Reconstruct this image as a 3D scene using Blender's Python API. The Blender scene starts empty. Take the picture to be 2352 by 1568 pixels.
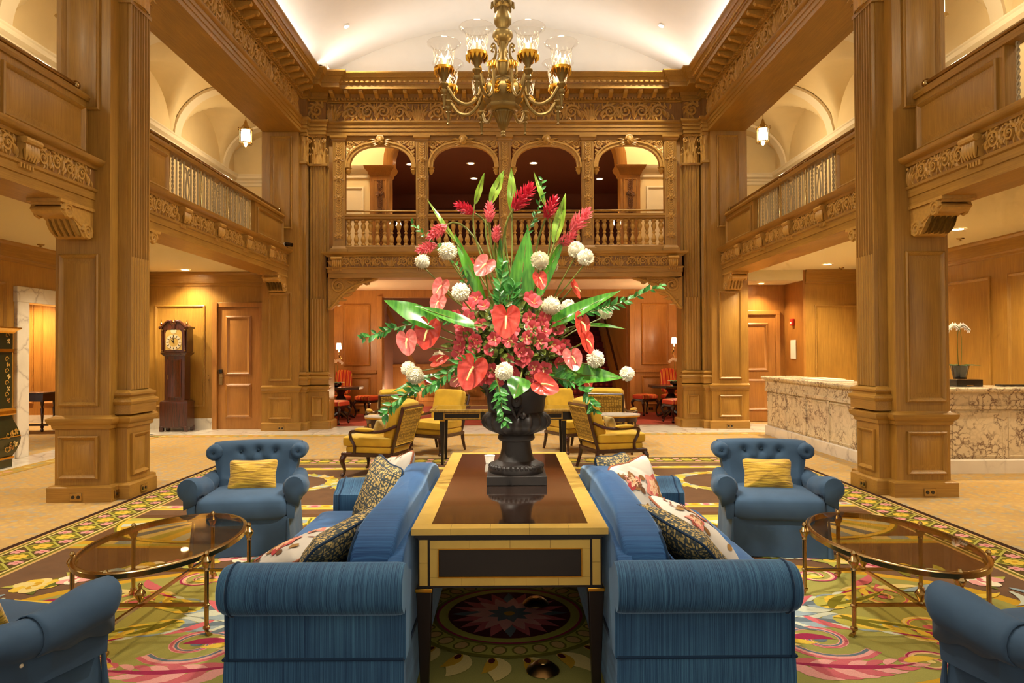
import bpy, bmesh, math, random
from mathutils import Vector, Matrix
sc = bpy.context.scene
COL = sc.collection
PI = math.pi
rnd = random.Random(7)
# ------------------------------------------------------------------ camera
cam_d = bpy.data.cameras.new('camera'); cam = bpy.data.objects.new('camera', cam_d); COL.objects.link(cam)
CAMX, CAMH = 0.037, 1.451
CROT = Matrix.Rotation(-0.00625, 3, 'Z') @ Matrix.Rotation(PI/2+0.01375, 3, 'X') @ Matrix.Rotation(-0.0045, 3, 'Z')
cam.location = (CAMX, 0, CAMH); cam.rotation_euler = CROT.to_euler()
cam_d.sensor_width = 36; cam_d.lens = 36*1600/2352
cam_d.clip_start = 0.05
sc.camera = cam
# ------------------------------------------------------------------ world, exposure
sc.view_settings.view_transform = 'Standard'; sc.view_settings.look = 'None'
sc.view_settings.gamma = 1; sc.view_settings.use_curve_mapping = False
sc.view_settings.exposure = 1.2
w = bpy.data.worlds.new('lobby_ambience'); sc.world = w; w.use_nodes = True
w.node_tree.nodes['Background'].inputs[0].default_value = (1.0, 0.88, 0.70, 1)
w.node_tree.nodes['Background'].inputs[1].default_value = 0.4
sc.cycles.use_denoising = True
sc.cycles.use_adaptive_sampling = True; sc.cycles.adaptive_threshold = 0.1; sc.cycles.adaptive_min_samples = 12
sc.cycles.max_bounces = 6; sc.cycles.diffuse_bounces = 3; sc.cycles.glossy_bounces = 3; sc.cycles.transmission_bounces = 4; sc.cycles.transparent_max_bounces = 16
sc.cycles.sample_clamp_indirect = 4.0
def lamp(name, kind, loc, power, col, parent=None, size=0.1, aim=None, spot=None, blend=0.5, size_y=None):
    d = bpy.data.lights.new(name, kind); d.energy = power; d.color = col
    o = bpy.data.objects.new(name, d); COL.objects.link(o); o.location = loc
    if kind == 'AREA':
        d.size = size
        if size_y: d.shape = 'RECTANGLE'; d.size_y = size_y
    else:
        d.shadow_soft_size = size
    if kind == 'SPOT': d.spot_size = spot or 1.2; d.spot_blend = blend
    if aim is not None:
        o.rotation_euler = (Vector(aim)-Vector(loc)).to_track_quat('-Z', 'Y').to_euler()
    if parent is not None: o.parent = parent
    return o
WARM = (1.0, 0.84, 0.56); AMBER = (1.0, 0.74, 0.45); COOL = (0.80, 0.90, 1.0); NEUT = (1.0, 0.86, 0.66); SPOTC = (1.0, 0.91, 0.74)
# cove light on the ledge behind the cornice, washing the vault
for (loc, ln, p, aim) in (((-3.55, 5.5, 6.57), 14.0, 29, (-1.2, 5.5, 8.2)), ((3.55, 5.5, 6.57), 14.0, 29, (1.2, 5.5, 8.2)), ((0, 12.95, 6.57), 6.8, 15, (0, 12.2, 8.2))):
    lamp('cove_light', 'AREA', loc, p, (0.93, 0.96, 1.0), size=ln, size_y=0.05, aim=aim)

# ------------------------------------------------------------------ mesh builder
class MB:
    def __init__(s):
        s.v = []; s.f = []; s.m = []; s.c = []; s.cur = 0; s.col = None
    def add(s, vs, fs):
        n = len(s.v); s.v.extend([tuple(p) for p in vs])
        for f in fs:
            s.f.append(tuple(i+n for i in f)); s.m.append(s.cur); s.c.append(s.col)
        return n
    def box(s, x0, x1, y0, y1, z0, z1):
        x0, x1 = min(x0, x1), max(x0, x1); y0, y1 = min(y0, y1), max(y0, y1)
        s.add([(x0,y0,z0),(x1,y0,z0),(x1,y1,z0),(x0,y1,z0),(x0,y0,z1),(x1,y0,z1),(x1,y1,z1),(x0,y1,z1)],
              [(3,2,1,0),(4,5,6,7),(0,1,5,4),(1,2,6,5),(2,3,7,6),(3,0,4,7)])
        return s
    def nest(s, o, u, v, w, h, steps, cap=True):
        o = Vector(o); u = Vector(u); v = Vector(v); n = u.cross(v)
        vs = []; fs = []
        for (i, d) in steps:
            for (a, b) in ((i, i), (w-i, i), (w-i, h-i), (i, h-i)):
                vs.append(o+u*a+v*b+n*d)
        for k in range(len(steps)-1):
            for j in range(4):
                a = k*4+j; b = k*4+(j+1) % 4
                fs.append((a, b, b+4, a+4))
        if cap:
            k = 4*(len(steps)-1); fs.append((k, k+1, k+2, k+3))
        s.add(vs, fs); return s
    def mould(s, path, prof, closed=False, cap=True):
        P = [Vector((p[0], p[1])) for p in path]; n = len(P)
        rings = []
        for i in range(n):
            if closed or 0 < i < n-1:
                d0 = (P[i]-P[i-1]).normalized(); d1 = (P[(i+1) % n]-P[i]).normalized()
            elif i == 0: d0 = d1 = (P[1]-P[0]).normalized()
            else: d0 = d1 = (P[-1]-P[-2]).normalized()
            n0 = Vector((d0.y, -d0.x)); n1 = Vector((d1.y, -d1.x))
            m = n0+n1; m = m/max(1e-6, m.dot(n0)) if m.length > 1e-4 else n0
            rings.append([(P[i].x+m.x*o, P[i].y+m.y*o, z) for (o, z) in prof])
        k = len(prof); vs = [p for r in rings for p in r]; fs = []
        for i in range(n if closed else n-1):
            j = (i+1) % n
            for a in range(k-1):
                fs.append((i*k+a, j*k+a, j*k+a+1, i*k+a+1))
        if cap and not closed:
            fs.append(tuple(range(k))); fs.append(tuple(range((n-1)*k, n*k)))
        s.add(vs, fs); return s
    def lathe(s, prof, c=(0,0,0), seg=16, axis='Z', a0=0, a1=2*PI, lobes=None, cap=True):
        vs = []; fs = []; full = abs(a1-a0-2*PI) < 1e-6
        ns = seg if full else seg+1
        for q, (r, z) in enumerate(prof):
            for i in range(ns):
                a = a0+(a1-a0)*i/seg
                rr = r
                if lobes: rr = r*(1+lobes[q]*(abs(math.sin(a*lobes[-1]/2))-0.6))
                x, y = rr*math.cos(a), rr*math.sin(a)
                p = (x, y, z) if axis == 'Z' else ((z, x, y) if axis == 'X' else (x, z, y))
                vs.append((p[0]+c[0], p[1]+c[1], p[2]+c[2]))
        for k in range(len(prof)-1):
            for i in range(seg):
                j = (i+1) % ns
                fs.append((k*ns+i, k*ns+j, (k+1)*ns+j, (k+1)*ns+i))
        if full and cap:
            if prof[0][0] > 1e-5: fs.append(tuple(reversed(range(ns))))
            if prof[-1][0] > 1e-5: fs.append(tuple(range((len(prof)-1)*ns, len(prof)*ns)))
        s.add(vs, fs); return s
    def tube(s, pts, r, seg=8, flat=1.0, up=None, cap=True):
        P = [Vector(p) for p in pts]; n = len(P)
        R = r if isinstance(r, (list, tuple)) else [r]*n
        vs = []; fs = []; ref = None
        for i in range(n):
            t = (P[min(i+1, n-1)]-P[max(i-1, 0)])
            if t.length < 1e-9: t = Vector((0,0,1))
            t.normalize()
            if up is not None: a = Vector(up)
            elif ref is None: a = Vector((0,0,1)) if abs(t.z) < 0.9 else Vector((1,0,0))
            else: a = ref
            b = t.cross(a)
            if b.length < 1e-5: b = t.cross(Vector((1,0.1,0)))
            b.normalize(); a = b.cross(t).normalized(); ref = a
            for k in range(seg):
                q = 2*PI*k/seg
                vs.append(P[i]+(b*math.cos(q)+a*math.sin(q)*flat)*R[i])
        for i in range(n-1):
            for k in range(seg):
                j = (k+1) % seg
                fs.append((i*seg+k, i*seg+j, (i+1)*seg+j, (i+1)*seg+k))
        if cap:
            fs.append(tuple(reversed(range(seg)))); fs.append(tuple(range((n-1)*seg, n*seg)))
        s.add(vs, fs); return s
    def prism(s, poly, plane, a, b):
        """poly in 2D; plane 'XZ' extrudes along y from a to b; 'XY' along z; 'YZ' along x"""
        def P(p, t):
            return (p[0], t, p[1]) if plane == 'XZ' else ((p[0], p[1], t) if plane == 'XY' else (t, p[0], p[1]))
        n = len(poly); vs = [P(p, a) for p in poly]+[P(p, b) for p in poly]
        fs = [tuple(range(n)), tuple(reversed(range(n, 2*n)))]+[(i, (i+1) % n, (i+1) % n+n, i+n) for i in range(n)]
        s.add(vs, fs); return s
    def grid(s, fn, nu, nv, cu=False, cv=False):
        vs = [fn(i/(nu if cu else nu), j/(nv if cv else nv)) for j in range(nv if cv else nv+1) for i in range(nu if cu else nu+1)]
        W = nu if cu else nu+1; H = nv if cv else nv+1
        fs = []
        for j in range(nv):
            for i in range(nu):
                a = j*W+i; b = j*W+(i+1) % W; c = ((j+1) % H)*W+(i+1) % W; d = ((j+1) % H)*W+i
                fs.append((a, b, c, d))
        s.add(vs, fs); return s
    def ball(s, c, r, seg=12, rings=8, sq=(1,1,1)):
        prof = [(max(1e-6, math.sin(PI*k/rings)*r), -math.cos(PI*k/rings)*r) for k in range(rings+1)]
        n = len(s.v); s.lathe(prof, (0,0,0), seg)
        for i in range(n, len(s.v)):
            p = s.v[i]; s.v[i] = (p[0]*sq[0]+c[0], p[1]*sq[1]+c[1], p[2]*sq[2]+c[2])
        return s
    def tf(s, M, start=0):
        for i in range(start, len(s.v)):
            p = M @ Vector(s.v[i]); s.v[i] = (p.x, p.y, p.z)
        return s
    def merge(s, o, M=None):
        n = len(s.v)
        if M is None: s.v.extend(o.v)
        else: s.v.extend([tuple(M @ Vector(p)) for p in o.v])
        s.f.extend([tuple(i+n for i in f) for f in o.f]); s.m.extend([x+s.cur for x in o.m]); s.c.extend(o.c)
        return s
    def mesh(s, name, mats, sharp=35, recalc=True, weld=0):
        me = bpy.data.meshes.new(name); me.from_pydata(s.v, [], s.f)
        for m in (mats if isinstance(mats, (list, tuple)) else [mats]): me.materials.append(m)
        if recalc or weld:
            bm = bmesh.new(); bm.from_mesh(me)
            for i, f in enumerate(bm.faces): f.material_index = s.m[i]
            if weld: bmesh.ops.remove_doubles(bm, verts=bm.verts, dist=weld)
            bmesh.ops.recalc_face_normals(bm, faces=bm.faces)
            bm.to_mesh(me); bm.free()
        else:
            me.polygons.foreach_set('material_index', s.m)
        if any(c is not None for c in s.c) and not weld:
            ca = me.color_attributes.new('tint', 'FLOAT_COLOR', 'CORNER')
            buf = []
            for f, c in zip(s.f, s.c): buf.extend((list(c)+[1.0] if len(c) == 3 else list(c))*len(f) if c is not None else [1,1,1,1]*len(f))
            ca.data.foreach_set('color', buf)
        me.shade_smooth()
        if sharp < 179: me.set_sharp_from_angle(angle=math.radians(sharp))
        me.update()
        return me
    def build(s, name, mats, parent=None, bevel=0, seg=2, sub=0, sharp=35, recalc=True, weld=0, loc=None):
        o = bpy.data.objects.new(name, s.mesh(name, mats, sharp, recalc, weld)); COL.objects.link(o)
        if parent is not None: o.parent = parent
        if loc is not None: o.location = loc
        if bevel:
            b = o.modifiers.new('bevel', 'BEVEL'); b.width = bevel; b.segments = seg; b.limit_method = 'ANGLE'; b.angle_limit = 0.6; b.harden_normals = False
        if sub:
            b = o.modifiers.new('sub', 'SUBSURF'); b.levels = sub; b.render_levels = sub
        return o
def inst(me, name, parent, M=None, loc=None, rz=0, scale=None):
    o = bpy.data.objects.new(name, me); COL.objects.link(o)
    if parent is not None: o.parent = parent
    if M is not None: o.matrix_local = M
    else:
        if loc is not None: o.location = loc
        o.rotation_euler = (0, 0, rz)
        if scale is not None: o.scale = scale if isinstance(scale, (tuple, list)) else (scale,)*3
    return o
def tag(o, label, cat, group=None, kind=None):
    o['label'] = label; o['category'] = cat
    if group: o['group'] = group
    if kind: o['kind'] = kind
    return o
def thing(name, label, cat, loc=(0,0,0), rz=0, group=None, kind=None):
    o = bpy.data.objects.new(name, None); COL.objects.link(o); o.empty_display_size = 0.1
    o.location = loc; o.rotation_euler = (0, 0, rz)
    return tag(o, label, cat, group, kind)
def struct(o, label, cat): return tag(o, label, cat, kind='structure')
def kids(o): return [c for c in bpy.data.objects if c.parent == o]
def copy_tree(o, parent=None, label=None):
    c = o.copy(); COL.objects.link(c); c.parent = parent
    if label: c['label'] = label
    for ch in list(o.children): copy_tree(ch, c)
    return c
def T(x=0, y=0, z=0): return Matrix.Translation((x, y, z))
def Rz(a): return Matrix.Rotation(a, 4, 'Z')
def Rx(a): return Matrix.Rotation(a, 4, 'X')
def Ry(a): return Matrix.Rotation(a, 4, 'Y')
def Sc(x, y=None, z=None): return Matrix.Diagonal((x, x if y is None else y, x if z is None else z, 1))
def lerp(a, b, t): return a+(b-a)*t
def bez(p, n=10):
    P = [Vector(q) for q in p]; out = []
    for i in range(n+1):
        t = i/n; Q = P
        while len(Q) > 1: Q = [Q[k].lerp(Q[k+1], t) for k in range(len(Q)-1)]
        out.append(Q[0])
    return out
def spline(pts, n=8):
    """Catmull-Rom through pts"""
    P = [Vector(p) for p in pts]; P = [P[0]*2-P[1]]+P+[P[-1]*2-P[-2]]; out = []
    for i in range(1, len(P)-2):
        for k in range(n):
            t = k/n
            out.append(0.5*((2*P[i])+(P[i+1]-P[i-1])*t+(2*P[i-1]-5*P[i]+4*P[i+1]-P[i+2])*t*t+(3*P[i]-P[i-1]-3*P[i+1]+P[i+2])*t**3))
    out.append(P[-2]); return out
def ray(x, y): return CROT @ Vector(((x-1176)/1600, -(y-784)/1600, -1.0))
def at(x, y, D):
    """world point at photo pixel (x, y) on the plane y = D"""
    d = ray(x, y); t = D/d.y; return Vector((CAMX+d.x*t, D, CAMH+d.z*t))
def flo(x, y, z=0.0):
    d = ray(x, y); t = (z-CAMH)/d.z; return Vector((CAMX+d.x*t, d.y*t, z))
def PX(x, D, y=850): return at(x, y, D).x
def PZ(y, D, x=1166): return at(x, y, D).z

# ------------------------------------------------------------------ materials
MT = {}
def srgb(r, g, b):
    f = lambda c: (c/255/12.92) if c/255 <= 0.04045 else ((c/255+0.055)/1.055)**2.4
    return (f(r), f(g), f(b), 1)
def nmat(name):
    m = bpy.data.materials.new(name); m.use_nodes = True; MT[name] = m
    nt = m.node_tree; return m, nt, nt.nodes['Principled BSDF']
def N(nt, t, **kw):
    n = nt.nodes.new('ShaderNode'+t)
    for k, v in kw.items():
        if k in n.inputs: n.inputs[k].default_value = v
        else: setattr(n, k, v)
    return n
def coords(nt, scale=(1,1,1), rot=(0,0,0), kind='Object'):
    tc = N(nt, 'TexCoord'); mp = N(nt, 'Mapping')
    mp.inputs['Scale'].default_value = scale; mp.inputs['Rotation'].default_value = rot
    nt.links.new(tc.outputs[kind], mp.inputs['Vector']); return mp.outputs['Vector']
def ramp(nt, fac, stops):
    r = N(nt, 'ValToRGB'); e = r.color_ramp.elements
    while len(e) < len(stops): e.new(0.5)
    for k, (p, c) in enumerate(stops): e[k].position = p; e[k].color = c
    nt.links.new(fac, r.inputs[0]); return r.outputs[0]
def bump(nt, h, b, strength=0.3, dist=0.01):
    n = N(nt, 'Bump'); n.inputs['Strength'].default_value = strength; n.inputs['Distance'].default_value = dist
    nt.links.new(h, n.inputs['Height']); nt.links.new(n.outputs[0], b.inputs['Normal'])
def plain(name, col, rough=0.5, metal=0.0, var=0.0, scale=8, bmp=0, spec=0.5, coat=0, sheen=0, emit=None, estr=0):
    m, nt, b = nmat(name)
    b.inputs['Base Color'].default_value = col; b.inputs['Roughness'].default_value = rough; b.inputs['Metallic'].default_value = metal
    b.inputs['Specular IOR Level'].default_value = spec
    if coat: b.inputs['Coat Weight'].default_value = coat; b.inputs['Coat Roughness'].default_value = 0.08
    if sheen: b.inputs['Sheen Weight'].default_value = sheen; b.inputs['Sheen Roughness'].default_value = 0.4
    if emit: b.inputs['Emission Color'].default_value = emit; b.inputs['Emission Strength'].default_value = estr
    if var or bmp:
        no = N(nt, 'TexNoise'); no.inputs['Scale'].default_value = scale; no.inputs['Detail'].default_value = 5
        nt.links.new(coords(nt), no.inputs['Vector'])
        if var:
            c0 = tuple(max(0, c*(1-var)) for c in col[:3])+(1,); c1 = tuple(min(1, c*(1+var)) for c in col[:3])+(1,)
            nt.links.new(ramp(nt, no.outputs[0], [(0.3, c0), (0.7, c1)]), b.inputs['Base Color'])
        if bmp: bump(nt, no.outputs[0], b, bmp, 0.01)
    return m
def wood(name, dark, light, rough=0.42, grain=(95, 95, 3.0), flake=True, coat=0.15, bs=0.06):
    m, nt, b = nmat(name); v = coords(nt, grain)
    n1 = N(nt, 'TexNoise'); n1.inputs['Scale'].default_value = 1.0; n1.inputs['Detail'].default_value = 8; n1.inputs['Roughness'].default_value = 0.65
    nt.links.new(v, n1.inputs['Vector'])
    c = ramp(nt, n1.outputs[0], [(0.25, dark), (0.75, light)])
    if flake:
        n2 = N(nt, 'TexNoise'); n2.inputs['Scale'].default_value = 1.1; n2.inputs['Detail'].default_value = 3; n2.inputs['Distortion'].default_value = 1.2
        nt.links.new(coords(nt, tuple(2.2 if g > 10 else 0.9 for g in grain)), n2.inputs['Vector'])
        f = ramp(nt, n2.outputs[0], [(0.3, (0.86, 0.84, 0.82, 1)), (0.7, (1.1, 1.08, 1.06, 1))])
        mx = N(nt, 'Mix'); mx.data_type = 'RGBA'; mx.blend_type = 'MULTIPLY'; mx.inputs[0].default_value = 1
        nt.links.new(c, mx.inputs[6]); nt.links.new(f, mx.inputs[7]); c = mx.outputs[2]
    nt.links.new(c, b.inputs['Base Color']); b.inputs['Roughness'].default_value = rough
    b.inputs['Coat Weight'].default_value = coat; b.inputs['Coat Roughness'].default_value = 0.25
    bump(nt, n1.outputs[0], b, bs, 0.004)
    return m
OD, OL = srgb(140, 98, 33), srgb(178, 133, 54)
OAK = wood('oak_vertical', OD, OL); OAKX = wood('oak_along_x', OD, OL, grain=(3, 95, 95)); OAKY = wood('oak_along_y', OD, OL, grain=(95, 3, 95))
CARV = plain('carved_oak', srgb(184, 138, 62), 0.45, var=0.12, scale=30)
OAKR = wood('oak_red', srgb(144, 92, 34), srgb(182, 126, 52))
MAHO = wood('mahogany', srgb(38, 14, 9), srgb(72, 28, 15), 0.22, coat=0.6)
DARK = wood('dark_walnut', srgb(30, 15, 10), srgb(52, 26, 16), 0.25, coat=0.5)
CREAM = plain('cream_plaster', srgb(228, 202, 150), 0.75, var=0.03, scale=3)
WHITE = plain('white_plaster', srgb(236, 226, 208), 0.8, var=0.02, scale=3)
TRIMW = plain('ivory_trim', srgb(232, 214, 180), 0.55)
CEILP = plain('ceiling_paint', srgb(228, 214, 172), 0.8)
MAROON = plain('maroon_paint', srgb(96, 42, 30), 0.7, var=0.06, scale=2)
MAUVE = plain('mauve_plaster', srgb(150, 108, 88), 0.7, var=0.05, scale=2)
BRASS = plain('brass', srgb(178, 150, 100), 0.2, 1.0, var=0.12, scale=5)
GOLD = plain('gilt', srgb(226, 170, 62), 0.28, 1.0, var=0.1, scale=14)
BLACK = plain('black_lacquer', srgb(18, 13, 11), 0.25, coat=0.4)
def fabric(name, col, rough=0.85, sheen=0.3, weave=900, var=0.12, bs=0.25, col2=None):
    m, nt, b = nmat(name)
    v = coords(nt); n1 = N(nt, 'TexNoise'); n1.inputs['Scale'].default_value = 7; n1.inputs['Detail'].default_value = 6
    nt.links.new(v, n1.inputs['Vector'])
    c0 = tuple(c*(1-var) for c in col[:3])+(1,); c1 = col2 or tuple(min(1, c*(1+var)) for c in col[:3])+(1,)
    nt.links.new(ramp(nt, n1.outputs[0], [(0.32, c0), (0.68, c1)]), b.inputs['Base Color'])
    n2 = N(nt, 'TexNoise'); n2.inputs['Scale'].default_value = weave; nt.links.new(v, n2.inputs['Vector'])
    bump(nt, n2.outputs[0], b, bs, 0.002)
    b.inputs['Roughness'].default_value = rough; b.inputs['Sheen Weight'].default_value = sheen; b.inputs['Sheen Roughness'].default_value = 0.35
    b.inputs['Specular IOR Level'].default_value = 0.25
    return m
def velvet(name, c0, c1, ax):
    """strie velvet: fine lines that vary along axis ax"""
    m, nt, b = nmat(name)
    sca = [6, 6, 6]; sca[ax] = 1000
    n1 = N(nt, 'TexNoise'); n1.inputs['Scale'].default_value = 1; n1.inputs['Detail'].default_value = 3
    nt.links.new(coords(nt, tuple(s*0.35 if s < 10 else s for s in sca)), n1.inputs['Vector'])
    n2 = N(nt, 'TexNoise'); n2.inputs['Scale'].default_value = 5; n2.inputs['Detail'].default_value = 5; nt.links.new(coords(nt), n2.inputs['Vector'])
    mx = N(nt, 'Mix'); mx.data_type = 'RGBA'; mx.blend_type = 'MULTIPLY'; mx.inputs[0].default_value = 1
    nt.links.new(ramp(nt, n1.outputs[0], [(0.36, c0), (0.66, c1)]), mx.inputs[6])
    nt.links.new(ramp(nt, n2.outputs[0], [(0.3, (0.70, 0.74, 0.80, 1)), (0.7, (1.1, 1.08, 1.06, 1))]), mx.inputs[7])
    nt.links.new(mx.outputs[2], b.inputs['Base Color'])
    b.inputs['Roughness'].default_value = 0.7; b.inputs['Sheen Weight'].default_value = 0.7; b.inputs['Sheen Roughness'].default_value = 0.3
    b.inputs['Sheen Tint'].default_value = (0.45, 0.68, 1, 1); b.inputs['Specular IOR Level'].default_value = 0.3
    bump(nt, n1.outputs[0], b, 0.1, 0.002)
    return m
def marble(name, base, vein, scale=3.2, amount=0.55, brec=True):
    m, nt, b = nmat(name); v = coords(nt)
    n0 = N(nt, 'TexNoise'); n0.inputs['Scale'].default_value = scale*0.7; n0.inputs['Detail'].default_value = 8; n0.inputs['Roughness'].default_value = 0.62; nt.links.new(v, n0.inputs['Vector'])
    add = N(nt, 'VectorMath'); add.operation = 'MULTIPLY_ADD'; add.inputs[1].default_value = (0.42, 0.42, 0.42) if brec else (0.6, 0.6, 0.6)
    nt.links.new(n0.outputs[1], add.inputs[0]); nt.links.new(v, add.inputs[2])
    vo = N(nt, 'TexVoronoi'); vo.feature = 'DISTANCE_TO_EDGE'; vo.inputs['Scale'].default_value = scale*1.8
    nt.links.new(add.outputs[0], vo.inputs['Vector'])
    n1 = N(nt, 'TexNoise'); n1.inputs['Scale'].default_value = scale*0.9; n1.inputs['Detail'].default_value = 6; nt.links.new(v, n1.inputs['Vector'])
    msk = ramp(nt, n1.outputs[0], [(0.42, (0,0,0,1)), (0.58, (1,1,1,1))])
    ed = ramp(nt, vo.outputs['Distance'], [(0.0, (1,1,1,1)), (0.05 if brec else 0.02, (0.45,0.45,0.45,1)), (0.16 if brec else 0.09, (0,0,0,1))])
    mu = N(nt, 'Math'); mu.operation = 'MULTIPLY'; nt.links.new(ed, mu.inputs[0])
    ma = N(nt, 'Math'); ma.operation = 'MULTIPLY_ADD'; ma.inputs[1].default_value = amount; ma.inputs[2].default_value = 0.16 if brec else 0.05
    nt.links.new(msk, ma.inputs[0]); nt.links.new(ma.outputs[0], mu.inputs[1]); ma.use_clamp = True
    mx = N(nt, 'Mix'); mx.data_type = 'RGBA'; nt.links.new(mu.outputs[0], mx.inputs[0]); mx.inputs[7].default_value = vein
    c2 = tuple(c*0.86 for c in base[:3])+(1,)
    nt.links.new(ramp(nt, n0.outputs[0], [(0.35, c2), (0.6, base)]), mx.inputs[6])
    nt.links.new(mx.outputs[2], b.inputs['Base Color']); b.inputs['Roughness'].default_value = 0.16
    return m
MARB = marble('breccia_marble', srgb(226, 208, 172), srgb(92, 52, 44), 5.4, 1.0)
MARW = marble('white_marble', srgb(232, 222, 204), srgb(112, 84, 70), 1.6, 0.5, False)
def glass(name, tint=(1,1,1,1), base=0.04, amp=0.75, rough=0.02):
    """thin pane: clear (tinted) seen straight on, mirror-like at grazing angles, the same from both sides"""
    m, nt, b = nmat(name); nt.nodes.remove(b); out = nt.nodes['Material Output']
    tr = N(nt, 'BsdfTransparent'); tr.inputs[0].default_value = tint
    gl = N(nt, 'BsdfGlossy'); gl.inputs['Roughness'].default_value = rough
    lw = N(nt, 'LayerWeight'); lw.inputs[0].default_value = 0.5
    pw = N(nt, 'Math'); pw.operation = 'POWER'; pw.inputs[1].default_value = 5.0; nt.links.new(lw.outputs['Facing'], pw.inputs[0])
    ma = N(nt, 'Math'); ma.operation = 'MULTIPLY_ADD'; ma.inputs[1].default_value = amp; ma.inputs[2].default_value = base; nt.links.new(pw.outputs[0], ma.inputs[0])
    mx = N(nt, 'MixShader'); nt.links.new(ma.outputs[0], mx.inputs[0])
    nt.links.new(tr.outputs[0], mx.inputs[1]); nt.links.new(gl.outputs[0], mx.inputs[2]); nt.links.new(mx.outputs[0], out.inputs[0])
    return m
GLASS = glass('clear_glass', (0.95, 0.93, 0.90, 1), 0.05, 0.45)
SMOKE = glass('smoked_glass', (0.80, 0.72, 0.58, 1), 0.03, 0.6)
def glow(name, col, st):
    m, nt, b = nmat(name); b.inputs['Base Color'].default_value = (0.9, 0.85, 0.75, 1)
    b.inputs['Emission Color'].default_value = col; b.inputs['Emission Strength'].default_value = st
    return m
BULB = glow('lit_bulb', (1, 0.82, 0.5, 1), 30)
LENS = glow('lit_downlight', (1, 0.86, 0.6, 1), 14)
SHADE = glow('lit_shade', (1, 0.75, 0.42, 1), 5)
def tint(name, rough=0.5, spec=0.4, var=0.12, scale=60, bmp=0.0, trans=0, sheen=0, coat=0):
    """colour comes from the mesh's own 'tint' attribute (the dye of each piece)"""
    m, nt, b = nmat(name)
    a = N(nt, 'Attribute'); a.attribute_name = 'tint'
    no = N(nt, 'TexNoise'); no.inputs['Scale'].default_value = scale; no.inputs['Detail'].default_value = 4; nt.links.new(coords(nt), no.inputs['Vector'])
    mx = N(nt, 'Mix'); mx.data_type = 'RGBA'; mx.blend_type = 'MULTIPLY'; mx.inputs[0].default_value = 1
    nt.links.new(a.outputs['Color'], mx.inputs[6])
    nt.links.new(ramp(nt, no.outputs[0], [(0.3, (1-var,)*3+(1,)), (0.7, (1+var,)*3+(1,))]), mx.inputs[7])
    nt.links.new(mx.outputs[2], b.inputs['Base Color']); b.inputs['Roughness'].default_value = rough; b.inputs['Specular IOR Level'].default_value = spec
    if bmp: bump(nt, no.outputs[0], b, bmp, 0.004)
    if trans:
        b.inputs['Subsurface Weight'].default_value = 0
    if sheen: b.inputs['Sheen Weight'].default_value = sheen
    if coat: b.inputs['Coat Weight'].default_value = coat; b.inputs['Coat Roughness'].default_value = 0.15
    return m
# ================================================================== carving helpers
def ribbon(mb, pts, wid, h, groove=0.0):
    n = len(pts); vs = []; fs = []
    for i, p in enumerate(pts):
        a = pts[max(i-1, 0)]; b = pts[min(i+1, n-1)]
        dx, dz = b[0]-a[0], b[1]-a[1]; l = math.hypot(dx, dz) or 1
        nx, nz = -dz/l, dx/l; w = wid[i] if isinstance(wid, list) else wid
        hh = h[i] if isinstance(h, list) else h
        for (k, q) in ((-1, 0), (-0.62, 0.8), (0, 1-groove), (0.62, 0.8), (1, 0)):
            vs.append((p[0]+nx*k*w/2, -hh*q, p[1]+nz*k*w/2))
    for i in range(n-1):
        for k in range(4): fs.append((i*5+k, i*5+k+1, i*5+k+6, i*5+k+5))
    fs.append((0, 1, 2, 3, 4)); fs.append(tuple(range((n-1)*5, n*5)))
    mb.add(vs, fs)
def lobe(mb, x, z, ang, L, W, h, curl=0.8, n=6):
    pts = []; wd = []; px, pz = x, z; a = ang
    for i in range(n+1):
        t = i/n; pts.append((px, pz)); wd.append(W*max(0.08, math.sin(PI*min(1, 0.18+0.82*t))))
        px += math.cos(a)*L/n; pz += math.sin(a)*L/n; a += curl/n*(0.4+1.2*t)
    ribbon(mb, pts, wd, [h*(0.55+0.45*math.sin(PI*i/n)) for i in range(n+1)], 0.35)
def scroll(mb, cx, cz, R, d, a0, turns=1.7, h=0.03, leaves=7, n=26):
    pts = []; wd = []
    for i in range(n+1):
        t = i/n; r = R*(1-0.86*t**0.8); a = a0+d*turns*2*PI*t
        pts.append((cx+r*math.cos(a), cz+r*math.sin(a))); wd.append(R*0.40*(1-0.45*t))
    ribbon(mb, pts, wd, [h*(0.7+0.5*i/n) for i in range(n+1)], 0.2)
    mb.ball((cx, -h*0.7, cz), R*0.16, 8, 5)
    for k in range(leaves):
        t = 0.02+0.40*k/leaves; r = R*(1-0.86*t**0.8); a = a0+d*turns*2*PI*t
        lobe(mb, cx+r*math.cos(a), cz+r*math.sin(a), a+d*0.75, R*0.78, R*0.38, h*0.9, d*1.3)
        if k % 2: lobe(mb, cx+r*0.9*math.cos(a), cz+r*0.9*math.sin(a), a+PI-d*0.9, R*0.5, R*0.28, h*0.8, d*1.1)
def fan(mb, x, z, H, W, h, n=7):
    for k in range(n):
        t = (k/(n-1))*2-1
        lobe(mb, x+t*W*0.16, z, PI/2-t*0.42, H*(1-0.14*abs(t)), W*0.32, h*(1.2-0.4*abs(t)), -t*1.1, 8)
    mb.ball((x, -h*0.8, z+H*0.95), W*0.09, 8, 5)
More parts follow.
